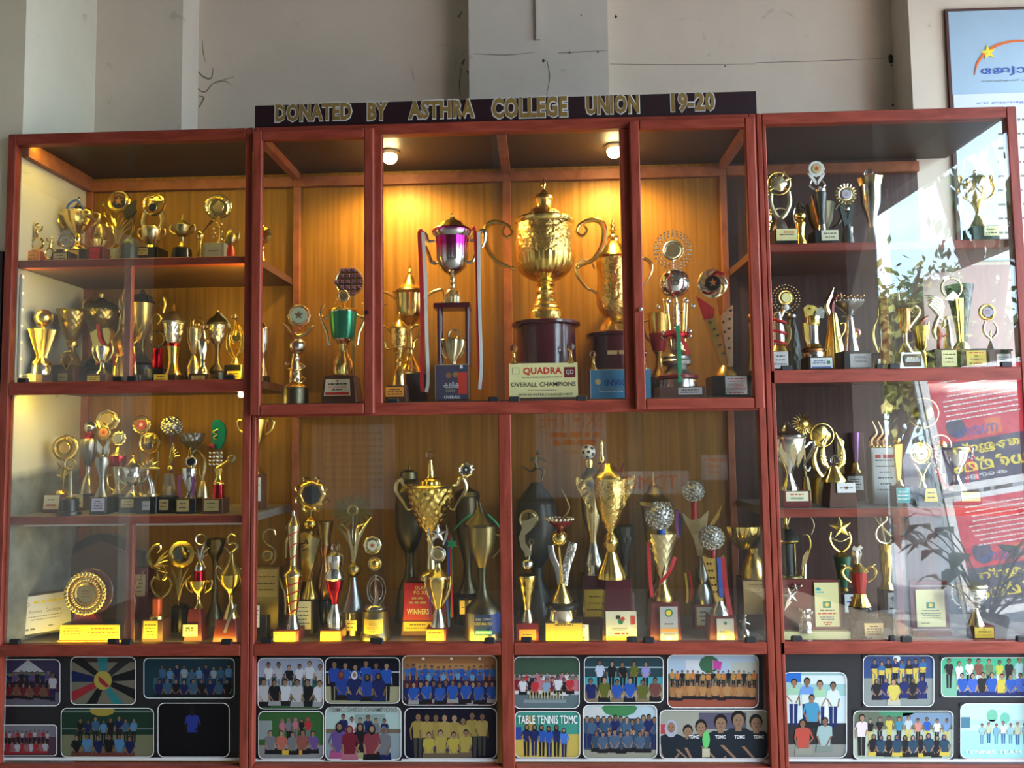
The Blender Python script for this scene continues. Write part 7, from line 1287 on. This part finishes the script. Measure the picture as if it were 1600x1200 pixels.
    def build(s, parent, label, outline=True):
        W = s.u1-s.u0; H = s.v1-s.v0; r = min(W, H)*.12
        def rr(e, rad):
            P = []
            for cu, cv, a0 in ((s.u1-rad+e, s.v0+rad-e, 0), (s.u0+rad-e, s.v0+rad-e, 90), (s.u0+rad-e, s.v1-rad+e, 180), (s.u1-rad+e, s.v1-rad+e, 270)):
                for k in range(5): a = math.radians(a0+k*22.5); P.append((cu+rad*math.cos(a), cv-rad*math.sin(a)))
            return P
        cx, cz = bx((s.u0+s.u1)/2, (s.v0+s.v1)/2)
        me = bpy.data.meshes.new('photograph'); V = [(x-cx, y, z-cz) for x, y, z in s.V]
        me.from_pydata(V, [], s.F); ca = me.color_attributes.new('Col', 'FLOAT_COLOR', 'CORNER'); i = 0; buf = []
        for f, c in zip(me.polygons, s.C): buf += [c[0]*parent['ink_shade'], c[1]*parent['ink_shade'], c[2]*parent['ink_shade'], 1.0]*f.loop_total
        ca.data.foreach_set('color', buf); me.materials.append(MATS['printed_photo']); me.update()
        o = bpy.data.objects.new('photograph', me); COL.objects.link(o); o.parent = parent; o.location = (cx-parent.location[0], 0, cz-parent.location[2]); o['label'] = label
        # rounded white outline with dark corners
        A, B = rr(0.6, r), rr(-0.5, r*.92); n = len(A); VV = []
        for q in A+B: x, z = bx(*q); VV.append((x-cx, 0, z-cz))
        ob = mesh_obj('photo_border', VV, [(k, (k+1) % n, n+(k+1) % n, n+k) for k in range(n)], 'label_white', o, smooth=False, solid=False); ob.location.y = -0.0050
        VV = []; FF = []
        for q in A+[None]*0: x, z = bx(*q); VV.append((x-cx, 0, z-cz))
        C4 = [(s.u1+.8, s.v0-.8), (s.u0-.8, s.v0-.8), (s.u0-.8, s.v1+.8), (s.u1+.8, s.v1+.8)]
        for k in range(n):
            c = C4[k//5]; q = A[k]; m = k % 5
            q = ((c[0], q[1]) if m == (0 if k//5 % 2 == 0 else 4) else (q[0], c[1]) if m == (4 if k//5 % 2 == 0 else 0) else c)
            x, z = bx(*q); VV.append((x-cx, 0, z-cz))
        FF = [(k, (k+1) % n, n+(k+1) % n, n+k) for k in range(n)]
        ob = mesh_obj('photo_corner', VV, FF, 'board_black', o, smooth=False, solid=False); ob.location.y = -0.0046
        return o
def board(u0, u1, v0, v1, label):
    x0, z1 = bx(u0, v0); x1, z0 = bx(u1, v1)
    t = empty('photo_board', ((x0+x1)/2, YB, (z0+z1)/2)); tag(t, label, 'photo board', 'team photo boards under the cabinets')
    t['ink_shade'] = {'left': .55, 'second': .8, 'third': .95}.get(label.split()[0], 1.1)  # prints dimmed towards the left, standing in for the room light's falloff
    box('panel', 'board_black', -(x1-x0)/2, (x1-x0)/2, 0, 0.004, -(z1-z0)/2, (z1-z0)/2, t)
    box('white_edge', 'label_white', -(x1-x0)/2, (x1-x0)/2, -0.001, 0.003, -(z1-z0)/2-0.010, -(z1-z0)/2, t)
    return t
def caption(parent, s, u0, u1, v0, v1, m, bold=0.01):
    a = bx(u0, v1); b = bx(u1, v0); o = mesh_obj('lettering', *text_geo(s, b[0]-a[0], b[1]-a[1], bold), m, parent, smooth=False, solid=False)
    o.location = ((a[0]+b[0])/2-parent.location[0], -0.0054, (a[1]+b[1])/2-parent.location[2])
W_, NAVY, BLUE, SKYB, RED, ORG, YEL, BLK, GRY, GRN, MAR, PUR, PINK, TEAL, DGRN = (.55, .56, .58), (.012, .02, .09), (.02, .08, .34), (.10, .28, .50), (.42, .03, .04), (.50, .17, .04), (.50, .38, .06), (.012, .012, .014), (.16, .16, .17), (.08, .30, .08), (.16, .015, .03), (.12, .07, .22), (.42, .14, .18), (.03, .26, .27), (.015, .06, .02)
GLAW, SKYL, SAND = (.05, .10, .035), (.36, .46, .55), (.30, .28, .16)

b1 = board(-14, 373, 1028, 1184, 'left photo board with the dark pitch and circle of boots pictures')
p = Print(-14, 95, 1030, 1102); p.rect(0, 1, 0, .45, (.05, .04, .10), 0); p.rect(0, 1, .45, .72, (.05, .02, .06), 1); p.rect(0, 1, .72, 1, (.16, .14, .18), 1); p.poly([(20, 1050), (44, 1031), (70, 1050)], W_, 2); p.rect(.1, .9, .3, .42, (.14, .18, .12), 2)
p.row(12, .66, .40, [NAVY, PUR, BLK], [BLK], 'stand', .05, .9); p.row(9, .86, .34, [MAR, (.2, .08, .05)], [BLK], 'sit', .08, .85); p.person(83, 1096, 45, W_, NAVY, 'stand', 60); p.build(b1, 'night team photograph before a white canopy')
p = Print(-14, 90, 1132, 1180); p.rect(0, 1, 0, .4, (.25, .24, .28), 0); p.rect(0, 1, .4, 1, (.12, .05, .08), 0); p.row(14, .62, .42, [RED, W_, PINK], [BLK], 'stand', .03, .85); p.row(12, .95, .42, [RED, PINK, W_], [RED], 'sit', .04, .82); p.build(b1, 'crowd photograph in red and white shirts')
p = Print(112, 213, 1026, 1100); p.rect(0, 1, 0, 1, (.22, .20, .14), 0); p.rect(0, 1, 0, .12, (.05, .03, .03), 1)
for i, a in enumerate(np.linspace(.2, 6.5, 10)[:-1]):
    c, s_ = math.cos(a), math.sin(a); col = [BLK, (.03, .03, .03), TEAL, BLK, NAVY, RED, BLK, TEAL, BLK][i]; P0 = (162+13*c, 1063-11*s_); P1 = (162+62*c, 1063-48*s_); n_ = (-s_, -c)
    p.poly([(P0[0]+4*n_[0], P0[1]+4*n_[1]), (P0[0]-4*n_[0], P0[1]-4*n_[1]), (P1[0]-9*n_[0], P1[1]-9*n_[1]), (P1[0]+9*n_[0], P1[1]+9*n_[1])], col, 3+i)
p.ell(161, 1063, 14, 15, (.55, .42, .08), 20, 20); p.poly([(153, 1056), (160, 1060), (172, 1072), (166, 1074), (156, 1066)], RED, 22); p.build(b1, 'photograph of boots in a ring around a yellow ball')
p = Print(226, 367, 1028, 1090); p.rect(0, 1, 0, 1, (.015, .05, .07), 0); p.rect(.1, .9, .5, .8, (.04, .14, .18), 1); p.row(10, .78, .58, [(.05, .14, .24), SKYB, NAVY, (.3, .4, .45)], [NAVY], 'stand', .2, .93); p.row(9, 1.0, .46, [NAVY, (.05, .12, .2), BLK], [BLK], 'sit', .16, .92); p.build(b1, 'blue tinted group photograph at night')
p = Print(97, 241, 1106, 1182); p.rect(0, 1, 0, .55, (.015, .05, .03), 0); p.rect(0, 1, .55, 1, (.24, .24, .13), 0); p.rect(0, 1, .05, .09, (.2, .26, .22), 1); p.rect(0, 1, .42, .44, (.25, .3, .28), 2); p.ell(160, 1110, 20, 9, YEL, 2); p.row(8, .72, .52, [BLK, NAVY, (.05, .14, .25), SKYB], [BLK], 'stand', .2, .78); p.row(6, 1.0, .46, [BLK, SKYB, NAVY], [(.20, .06, .04)], 'sit', .16, .74); p.build(b1, 'volleyball team photograph on a sand court')
p = Print(248, 359, 1098, 1182); p.rect(0, 1, 0, 1, (.004, .004, .007), 0); p.l = 1; p.person(301, 1178, 74, (.03, .05, .34), (.006, .006, .01), 'stand', 6, (.015, .01, .01)); p.build(b1, 'nearly black photograph with one person in a blue shirt')

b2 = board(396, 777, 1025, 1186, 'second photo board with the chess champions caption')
p = Print(404, 506, 1028, 1107); p.rect(0, 1, 0, .45, (.30, .34, .44), 0); p.rect(0, 1, .45, 1, (.04, .10, .04), 0); p.rect(0, 1, .38, .52, (.03, .06, .06), 1); p.row(6, .72, .62, [W_, (.4, .4, .42), BLK, W_], [(.3, .34, .4)], 'stand', .16, .94); p.row(6, .96, .55, [(.45, .45, .45), BLK, W_], [BLK, (.3, .3, .3)], 'sit', .08, .93); p.build(b2, 'team photograph in white shirts on a lawn')
p = Print(509, 625, 1027, 1098); p.rect(0, 1, 0, .64, (.006, .008, .016), 0); p.rect(0, 1, .64, 1, (.34, .32, .18), 0); p.rect(0, 1, .31, .34, (.4, .42, .46), 1); p.row(6, .95, .85, [(.02, .06, .30), BLUE], [BLK], 'stand', .12, .82); p.row(4, .96, .62, [(.02, .05, .24), NAVY], [BLK, NAVY], 'sit', .22, .72, scarf=(MAR, W_, BLK, BLK)); p.build(b2, 'team photograph in royal blue before a net')
p = Print(629, 776, 1024, 1101); p.rect(0, 1, 0, .5, (.30, .13, .05), 0); p.rect(0, 1, .5, 1, (.10, .02, .02), 0); p.rect(.14, .86, .16, .3, (.40, .20, .07), 1)
for f in (.22, .52, .82): p.ell(629+147*f, 1029, 2.4, 2, (.9, .85, .7), 2)
p.row(15, .62, .42, [(.03, .14, .36), BLUE], [NAVY], 'stand', .05, .96); p.row(9, .66, .34, [BLUE, SKYB], [NAVY], 'stand', .2, .82); p.row(14, .98, .46, [NAVY, BLUE], [BLK, (.3, .28, .26), BLK], 'sit', .05, .95); p.build(b2, 'large squad photograph in blue inside a wooden hall')
p = Print(405, 506, 1111, 1185); p.rect(0, 1, 0, .72, (.035, .11, .03), 0); p.rect(0, .2, .2, .6, (.25, .3, .28), 1); p.rect(0, 1, .72, 1, (.24, .24, .23), 1); p.row(5, .62, .48, [PINK, GRY, PINK, BLK, RED], [GRY, BLK], 'stand', .36, .76, scarf=(PINK, GRY, PINK, BLK, RED)); p.row(5, .9, .5, [GRY, (.42, .12, .08), GRY, (.25, .08, .06), PUR], [BLK], 'sit', .18, .84); p.rect(.36, .46, .82, .92, (.6, .4, .05), 80); p.rect(.62, .67, .82, .92, (.6, .3, .05), 80); p.build(b2, 'group photograph in a garden with gift bags')
p = Print(509, 627, 1104, 1187); p.rect(0, 1, 0, .5, (.40, .52, .48), 0); p.rect(0, 1, .5, 1, (.25, .32, .34), 0); p.rect(0, 1, .42, .5, (.16, .12, .08), 1); p.rect(.38, .78, .14, .32, (.25, .34, .31), 2); p.row(6, .72, .55, [NAVY, W_, GRY, NAVY, GRY, NAVY], [NAVY], 'stand', .24, .78); p.row(5, 1.0, .66, [PUR, MAR, BLK, (.22, .04, .05), GRY], [(.4, .08, .2), PINK, (.38, .34, .16), BLK, NAVY], 'sit', .17, .76, scarf=None or (BLK, MAR, BLK, BLK, GRY)); p.build(b2, 'chess team photograph in a pale classroom')
p = Print(633, 776, 1106, 1184); p.rect(0, 1, 0, 1, (.006, .006, .016), 0); p.row(8, 1.0, .88, [(.30, .22, .05), (.36, .26, .07)], [(.05, .05, .04)], 'stand', .14, .84, jit=.05); p.row(4, 1.0, .54, [(.42, .34, .05), (.38, .3, .06)], [(.14, .1, .06)], 'sit', .26, .66); p.build(b2, 'night team photograph in mustard shirts')
caption(b2, 'TDMC CHESS CHAMPIONS', 514, 621, 1104, 1112, 'ink_grey')

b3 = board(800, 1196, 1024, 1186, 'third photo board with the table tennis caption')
p = Print(803, 905, 1026, 1106); p.rect(0, 1, 0, .35, (.04, .08, .05), 0); p.rect(0, 1, .35, .5, (.3, .36, .38), 0); p.rect(0, 1, .5, 1, (.10, .14, .15), 0); p.rect(.15, .8, .84, .9, (.2, .24, .25), 2); p.row(11, .66, .34, [GRY, RED, NAVY, PINK, W_], [GRY], 'stand', .12, .9); p.row(11, .74, .36, [MAR, W_, BLK, RED, PINK, (.2, .3, .4)], [W_, BLK], 'sit', .05, .95)
for i in range(12): p.rect(.24+i*.045, .255+i*.045, .68, .82, (.5, .42, .2), 60)
p.build(b3, 'group photograph behind a bench of trophies')
p = Print(913, 1036, 1026, 1097); p.rect(0, 1, 0, .6, (.02, .05, .06), 0); p.rect(0, 1, .45, .62, (.06, .28, .32), 1); p.rect(0, 1, .62, 1, (.30, .28, .16), 0); p.rect(0, 1, .22, .25, (.3, .4, .4), 2); p.row(5, .75, .66, [(.42, .48, .6), BLK, BLK, (.10, .12, .02), (.24, .24, .5)], [BLK], 'stand', .2, .78, scarf=None); p.row(6, 1.0, .54, [NAVY, (.10, .11, .02), BLUE, BLUE, (.10, .11, .02), (.14, .05, .04)], [(.2, .14, .08), BLK], 'sit', .09, .9); p.build(b3, 'badminton team photograph with two standing coaches')
p = Print(1043, 1184, 1023, 1105); p.rect(0, 1, 0, .4, (.36, .46, .56), 0); p.rect(.2, .42, .1, .36, W_, 1); p.rect(.7, 1, .14, .36, (.4, .42, .36), 1); p.ell(1108, 1038, 16, 14, (.04, .12, .06), 2); p.rect(0, 1, .36, .5, (.05, .10, .07), 2); p.rect(0, 1, .5, .82, (.18, .12, .07), 3); p.rect(0, 1, .82, 1, (.27, .07, .04), 3); p.rect(.5, .505, .1, .6, W_, 4); p.poly([(1114, 1031), (1128, 1034), (1126, 1047), (1114, 1045)], (.45, .05, .26), 5); p.row(17, .62, .32, [(.42, .22, .06), ORG, BLK], [BLK], 'stand', .05, .96); p.row(14, .86, .32, [(.34, .15, .05), (.4, .2, .07)], [BLK], 'sit', .06, .93); p.build(b3, 'large squad photograph in orange on a red field')
p = Print(805, 906, 1111, 1183); p.rect(0, 1, 0, .5, (.05, .26, .20), 0); p.rect(.15, .3, .1, .6, (.30, .24, .05), 1); p.rect(0, 1, .5, 1, (.50, .38, .08), 1); p.rect(0, .1, .34, .62, (.03, .06, .25), 2); p.row(6, .98, .66, [NAVY, NAVY, BLUE, BLUE, NAVY, (.05, .16, .5)], [BLK, NAVY], 'stand', .18, .76, scarf=(BLK, BLK, (.01, .01, .01), (.01, .01, .01), (.01, .01, .01), (.01, .01, .01))); p.build(b3, 'table tennis team photograph on a yellow floor')
caption(b3, 'TABLE TENNIS TDMC', 809, 902, 1117, 1130, 'ink_white')
p = Print(911, 1026, 1101, 1184); p.rect(0, 1, 0, .3, (.40, .50, .55), 0); p.rect(0, .3, .04, .24, (.5, .52, .5), 1); p.ell(968, 1106, 28, 14, (.05, .20, .07), 2); p.rect(0, 1, .26, .85, (.05, .07, .09), 1); p.rect(0, 1, .85, 1, (.27, .27, .20), 1); p.row(13, .82, .6, [(.03, .07, .13), (.05, .1, .17), NAVY], [NAVY], 'stand', .05, .97); p.row(9, .9, .42, [(.03, .06, .1), (.06, .1, .16)], [BLK], 'sit', .18, .86); p.build(b3, 'cricket squad photograph in dark blue kit')
p = Print(1031, 1200, 1109, 1184); p.rect(0, 1, 0, 1, (.30, .30, .24), 0); p.rect(.36, .8, .06, .4, (.09, .08, .12), 1); p.rect(0, .08, .3, .5, (.4, .05, .05), 1); p.l = 3
for i, (u, hh, sc) in enumerate(((1050, 62, (.34, .36, .42)), (1075, 54, None), (1096, 62, None), (1126, 70, None), (1153, 76, None), (1182, 70, None))): p.person(u, 1187, hh, (.012, .018, .026), BLK, 'bust', 10+i*8, (.26, .15, .09), sc)
p.ell(1103, 1155, 6, 14, (.12, .5, .14), 70); p.rect(.39, .46, .8, .98, (.5, .45, .3), 71); p.build(b3, 'close group photograph of six players in black shirts with a green cup')
for u in (1083, 1124, 1154, 1184): caption(b3, 'TDMC', u-7, u+9, 1148, 1153, 'ink_white', .02)

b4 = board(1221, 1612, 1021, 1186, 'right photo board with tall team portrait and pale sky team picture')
p = Print(1222, 1322, 1050, 1183); p.rect(0, 1, 0, .3, (.24, .40, .38), 0); p.rect(0, .3, 0, .12, (.02, .12, .42), 1); p.rect(.3, 1, .04, .14, (.5, .56, .55), 1); p.rect(0, 1, .28, .6, (.44, .52, .52), 1); p.rect(0, 1, .85, 1, (.20, .20, .17), 2); p.rect(.3, .72, .3, .55, (.6, .65, .68), 2)
p.row(4, .64, .55, [(.26, .44, .30), (.12, .24, .5), (.28, .46, .28), (.5, .56, .56)], [NAVY], 'stand', .18, .8, two=(.5, .56, .5)); p.row(1, .66, .38, [(.05, .22, .34)], [BLK], 'sit', .46, .48); p.row(2, .95, .43, [(.38, .06, .04), (.26, .36, .34)], [(.22, .23, .18), (.16, .19, .16)], 'sit', .33, .66); p.build(b4, 'tall team portrait with two people sitting in front')
p = Print(1348, 1458, 1024, 1103); p.rect(0, 1, 0, .5, (.03, .06, .16), 0); p.ell(1401, 1029, 6, 5, (.6, .75, .9), 1); p.rect(0, 1, .45, 1, (.20, .22, .20), 1); p.row(8, .6, .52, [NAVY, (.03, .12, .28), BLK], [YEL, BLK], 'stand', .17, .85, two=YEL); p.row(6, .86, .44, [BLK, NAVY], [BLK, NAVY], 'sit', .2, .84, scarf=(BLK, NAVY)); p.row(1, .98, .52, [(.5, .42, .08)], [(.4, .38, .3)], 'sit', .43, .45); p.build(b4, 'women team photograph at night with yellow shirted person in front')
p = Print(1470, 1612, 1027, 1088); p.rect(0, 1, 0, .5, (.05, .38, .20), 0); p.rect(0, 1, .42, 1, (.16, .36, .24), 1); p.row(9, .8, .75, [BLK, W_, W_, (.18, .06, .04), (.1, .16, .08), (.42, .42, .05), BLK, (.3, .5, .5), BLUE], [BLK, W_], 'stand', .09, .97); p.row(8, 1.0, .6, [BLUE, (.04, .1, .4), BLK, BLUE, (.5, .4, .05)], [NAVY], 'sit', .24, .98); p.build(b4, 'indoor team photograph against a bright green hall')
p = Print(1333, 1488, 1110, 1185); p.rect(0, 1, 0, .4, (.10, .12, .08), 0); p.ell(1400, 1112, 30, 8, (.05, .20, .10), 1); p.rect(.5, 1, .05, .3, (.15, .22, .3), 1); p.rect(0, 1, .4, 1, (.34, .40, .30), 1); p.row(9, .66, .52, [BLK, BLK, YEL, (.05, .2, .28), (.4, .45, .46), (.5, .2, .15), BLUE, W_, (.14, .24, .4)], [YEL, BLK], 'stand', .17, .94); p.row(10, .96, .46, [BLK, (.02, .05, .08)], [YEL, BLK, BLK], 'sit', .2, .92, scarf=(BLK, NAVY)); p.person(1346, 1180, 64, (.6, .5, .52), BLK, 'stand', 70); p.build(b4, 'squad photograph in black and yellow with a person in white at left')
p = Print(1500, 1612, 1099, 1184); p.rect(0, 1, 0, .5, (.42, .62, .58), 0); p.rect(0, 1, .5, 1, (.30, .60, .58), 0); p.ell(1550, 1118, 9, 10, (.14, .40, .26), 1); p.ell(1570, 1122, 8, 9, (.14, .42, .3), 2); p.rect(0, .14, .25, .45, (.06, .16, .22), 1); p.rect(.14, 1, .3, .4, (.34, .52, .5), 1); p.row(9, .74, .4, [(.26, .44, .48), (.4, .46, .3), (.16, .34, .46), (.5, .6, .6)], [(.12, .24, .3), (.05, .12, .24)], 'stand', .3, 1.1); p.build(b4, 'pale washed out tennis team photograph')
caption(b4, 'TENNIS TEAM TDMC', 1506, 1640, 1171, 1177, 'label_cream', 0.0)
# ================================================================== what stands behind the camera and outside (mirrored in the panes)
def leaf_cloud(n, rx, ry, rz, size, seed, droop=0.0, lumps=9):
    r = np.random.RandomState(seed); L = r.normal(size=(lumps, 3)); L /= np.linalg.norm(L, axis=1)[:, None]; L *= r.uniform(.25, .75, (lumps, 1))
    c = L[r.randint(0, lumps, n)]+r.normal(scale=.22, size=(n, 3)); P = c*np.array([rx, ry, rz])
    a = r.normal(size=(n, 3)); a[:, 2] -= droop*2; a /= np.linalg.norm(a, axis=1)[:, None]; b = np.cross(a, r.normal(size=(n, 3))); b /= np.linalg.norm(b, axis=1)[:, None]
    s = size*r.uniform(.6, 1.4, (n, 1)); v = np.stack([P, P+a*s*.5+b*s*.22, P+a*s, P+a*s*.5-b*s*.22], 1).reshape(-1, 3)
    f = np.arange(4*n).reshape(n, 4); return v.tolist(), f.tolist()
def tree(x, y, h, crown, m, n, size, label, seed, droop=0.0, cz=.62, name='tree'):
    t = empty(name, (x, y, -0.16)); tag(t, label, 'tree', 'trees outside the hall')
    r = random.Random(seed); gs = [tube_geo([(0, 0, -.1), (r.uniform(-.1, .1), .05, h*.3), (r.uniform(-.2, .2), 0, h*.62)], [h*.028, h*.02, h*.008], 8)]
    for k in range(5):
        a = k*1.3+r.random(); gs.append(tube_geo([(0, 0, h*(.25+.06*k)), (crown[0]*.4*math.cos(a), crown[1]*.4*math.sin(a), h*(.45+.07*k)), (crown[0]*.7*math.cos(a), crown[1]*.7*math.sin(a), h*(.58+.08*k))], [h*.012, h*.008, h*.003], 6))
    mesh_obj('trunk', *join(gs), 'bark', t)
    f = mesh_obj('foliage', *leaf_cloud(n, *crown, size, seed, droop), m, t, smooth=False, solid=False); f.location.z = h*cz; f['kind'] = 'stuff'
tree(5.9, -10.2, 5.2, (1.1, 1.1, 1.4), 'leaf_b', 4200, .2, 'yellow leaved tree outside, nearest the corridor column', 1)
tree(10.4, -16.4, 6.2, (2.3, 2.0, 2.1), 'leaf_a', 7000, .26, 'broad green tree outside beyond the banners', 2)
tree(7.2, -21.0, 6.2, (2.4, 1.7, 2.2), 'leaf_c', 7000, .3, 'dark green tree far outside', 3, cz=.55)
tree(8.7, -12.3, 9.2, (1.8, 1.2, 2.0), 'leaf_c', 420, .34, 'tall loose drooping tree outside against the sky', 4, 1.4, .72)
tree(22.0, -14.0, 7.0, (4.2, 3.0, 2.4), 'leaf_a', 7000, .34, 'wide green tree at the far right outside', 5)
tree(16.0, -27.5, 7.5, (7.0, 2.6, 2.8), 'leaf_c', 9000, .45, 'long dark tree clump along the boundary outside', 6, cz=.5)
# two red banners in white frames leaning one above the other beside the column
bn = empty('banner_stand', (4.15, -4.5, -0.16)); tag(bn, 'leaning white framed stand with two red and black banners outside', 'banner')
def banner(z0, x0, w, h):
    fr = box('banner_frame', 'poster_white', x0, x0+w, 0, 0.03, z0, z0+h, bn); q = lambda n, m, a, b, c, d, y=0.031: box(n, m, x0+a*w, x0+b*w, 0.03, y, z0+c*h, z0+d*h, fr)
    q('red_field', 'poster_red', .06, .97, .40, .96); q('dark_field', 'poster_dark', .06, .97, .06, .40); q('orange_flag', 'poster_orange', .44, .56, .42, .55, .0322)
    def tx(s, m, fx, fz, fw, fh, bold=.01):
        g = text_geo(s, fw*w, fh*h, bold); o = mesh_obj('lettering', [(-x, 0, z) for x, _, z in g[0]], g[1], m, fr, smooth=False, solid=False); o.location = (x0+fx*w, .0328, z0+fz*h)
    for i in range(9): 
        o = mesh_obj('lettering', *dashes(w*rnd.uniform(.45, .6), h*.011), 'ink_white', fr, smooth=False, solid=False); o.location = (x0+.44*w, .0328, z0+h*(.90-i*.04))
    tx('സമരം', 'ink_blue', .36, .47, .34, .07); tx('ആളുന്ന', 'ink_yellow', .40, .33, .55, .10, .03); tx('ധർമ്മം', 'ink_yellow', .42, .20, .60, .11, .03); tx('കേരളം', 'ink_white', .36, .10, .34, .04)
    pts = [(0, -.06), (.05, -.05), (.07, 0), (.06, .05), (.03, .07), (.0, .06), (-.04, .07), (-.06, .03), (-.05, -.03)]
    o = mesh_obj('fist_print', *prism_geo([(a*1.4, b*1.4) for a, b in pts], -.0004, .0004), 'poster_dark', fr); o.location = (x0+w*.2, .0318, z0+h*.50)
banner(1.12, -.30, 1.15, 1.12); banner(-.02, -.30, 1.15, 1.10)
for s_ in (-.33, .86): mesh_obj('stand_leg', *box_geo(s_-.015, s_+.015, -.01, .03, 0.0, 2.3), 'lamp_metal', bn)
mesh_obj('rear_leg', *tube_geo([(.3, -.02, 2.0), (.3, -.5, 0.02)], .015, 6), 'lamp_metal', bn)
bn.rotation_euler = (0, -.155, 0); bn.location.z = -.04
# potted plants by the opening
def potted(x, y, z, h, label, seed):
    t = empty('potted_plant', (x, y, z)); tag(t, label, 'plant', 'pot plants at the corridor edge')
    mesh_obj('pot', *lathe_geo([(.13, .24), (.15, .25), (.15, .22), (.10, 0), (0, 0)], 24), 'black_matt', t)
    r = random.Random(seed); L = []
    for k in range(22):
        a = r.uniform(0, 6.28); l = h*r.uniform(.35, .62); up = r.uniform(.25, .8)
        st = [(0, 0, .2), (l*.35*math.cos(a), l*.35*math.sin(a), .24+(h-.25)*up*.7), (l*.7*math.cos(a), l*.7*math.sin(a), .24+(h-.25)*up)]
        mesh_obj('stem', *tube_geo(st, .006, 5, sub=2), 'leaf_pot_backlit', t); e = st[-1]; w = .075*r.uniform(.8, 1.3); ln = .26*r.uniform(.8, 1.2); d = (math.cos(a), math.sin(a)); pz = (-d[1], d[0])
        V = []
        for f_, ww, dz in ((0, .1, 0), (.3, .9, .05), (.6, .8, .03), (1, .05, -.08)):
            for s_ in (-1, 1): V.append((e[0]+d[0]*ln*f_+pz[0]*w*ww*s_, e[1]+d[1]*ln*f_+pz[1]*w*ww*s_, e[2]+dz))
        mesh_obj('leaf', V, [(0, 1, 3, 2), (2, 3, 5, 4), (4, 5, 7, 6)], 'leaf_pot_backlit', t, solid=False)
potted(3.62, -3.75, -.16, 1.15, 'large potted plant with leaves coloured dark as backlit at the corridor edge', 3)
potted(3.75, -6.2, -.16, 1.25, 'taller potted plant outside past the corridor column', 4)
# posters on the rear wall of the corridor
def poster(x0, x1, z0, z1, label, fill):
    t = empty('wall_poster', ((x0+x1)/2, -5.397, (z0+z1)/2)); tag(t, label, 'poster', 'posters on the rear corridor wall')
    w, h = x1-x0, z1-z0; box('sheet', 'poster_sheet', -w/2, w/2, -.002, .002, -h/2, h/2, t)
    for s, m, fx, fz, fw, fh in fill:
        g = dashes(fw*w, fh*h) if s == '-' else text_geo(s, fw*w, fh*h, 0.0); o = mesh_obj('lettering', [(-x, 0, z) for x, _, z in g[0]], g[1], m, t, smooth=False, solid=False); o.location = ((.5-fx)*w, .0028, (fz-.5)*h)
poster(-.05, .70, .95, 1.95, 'white poster with orange SKIP THE heading on the rear wall', (('SKIP THE', 'ink_red', .5, .82, .9, .18), ('-', 'ink_red', .45, .66, .7, .05), ('-', 'ink_red', .45, .58, .6, .05), ('-', 'ink_grey', .4, .48, .4, .03)))
poster(-2.45, -1.55, .85, 1.75, 'plain white lettered poster at the left of the rear wall', tuple(('-', 'ink_grey', .5, .9-.08*i, .7, .025) for i in range(9)))
poster(1.68, 1.95, 1.12, 1.38, 'small white notice with red lines near the corridor end', (('-', 'ink_red', .5, .8, .8, .1), ('-', 'ink_red', .5, .55, .5, .09), ('-', 'ink_red', .5, .3, .4, .09)))
poster(.76, 1.55, .98, 1.22, 'long white banner with TDMC lettering on the rear wall', (('TDMC', 'ink_red', .5, .5, .7, .6),))
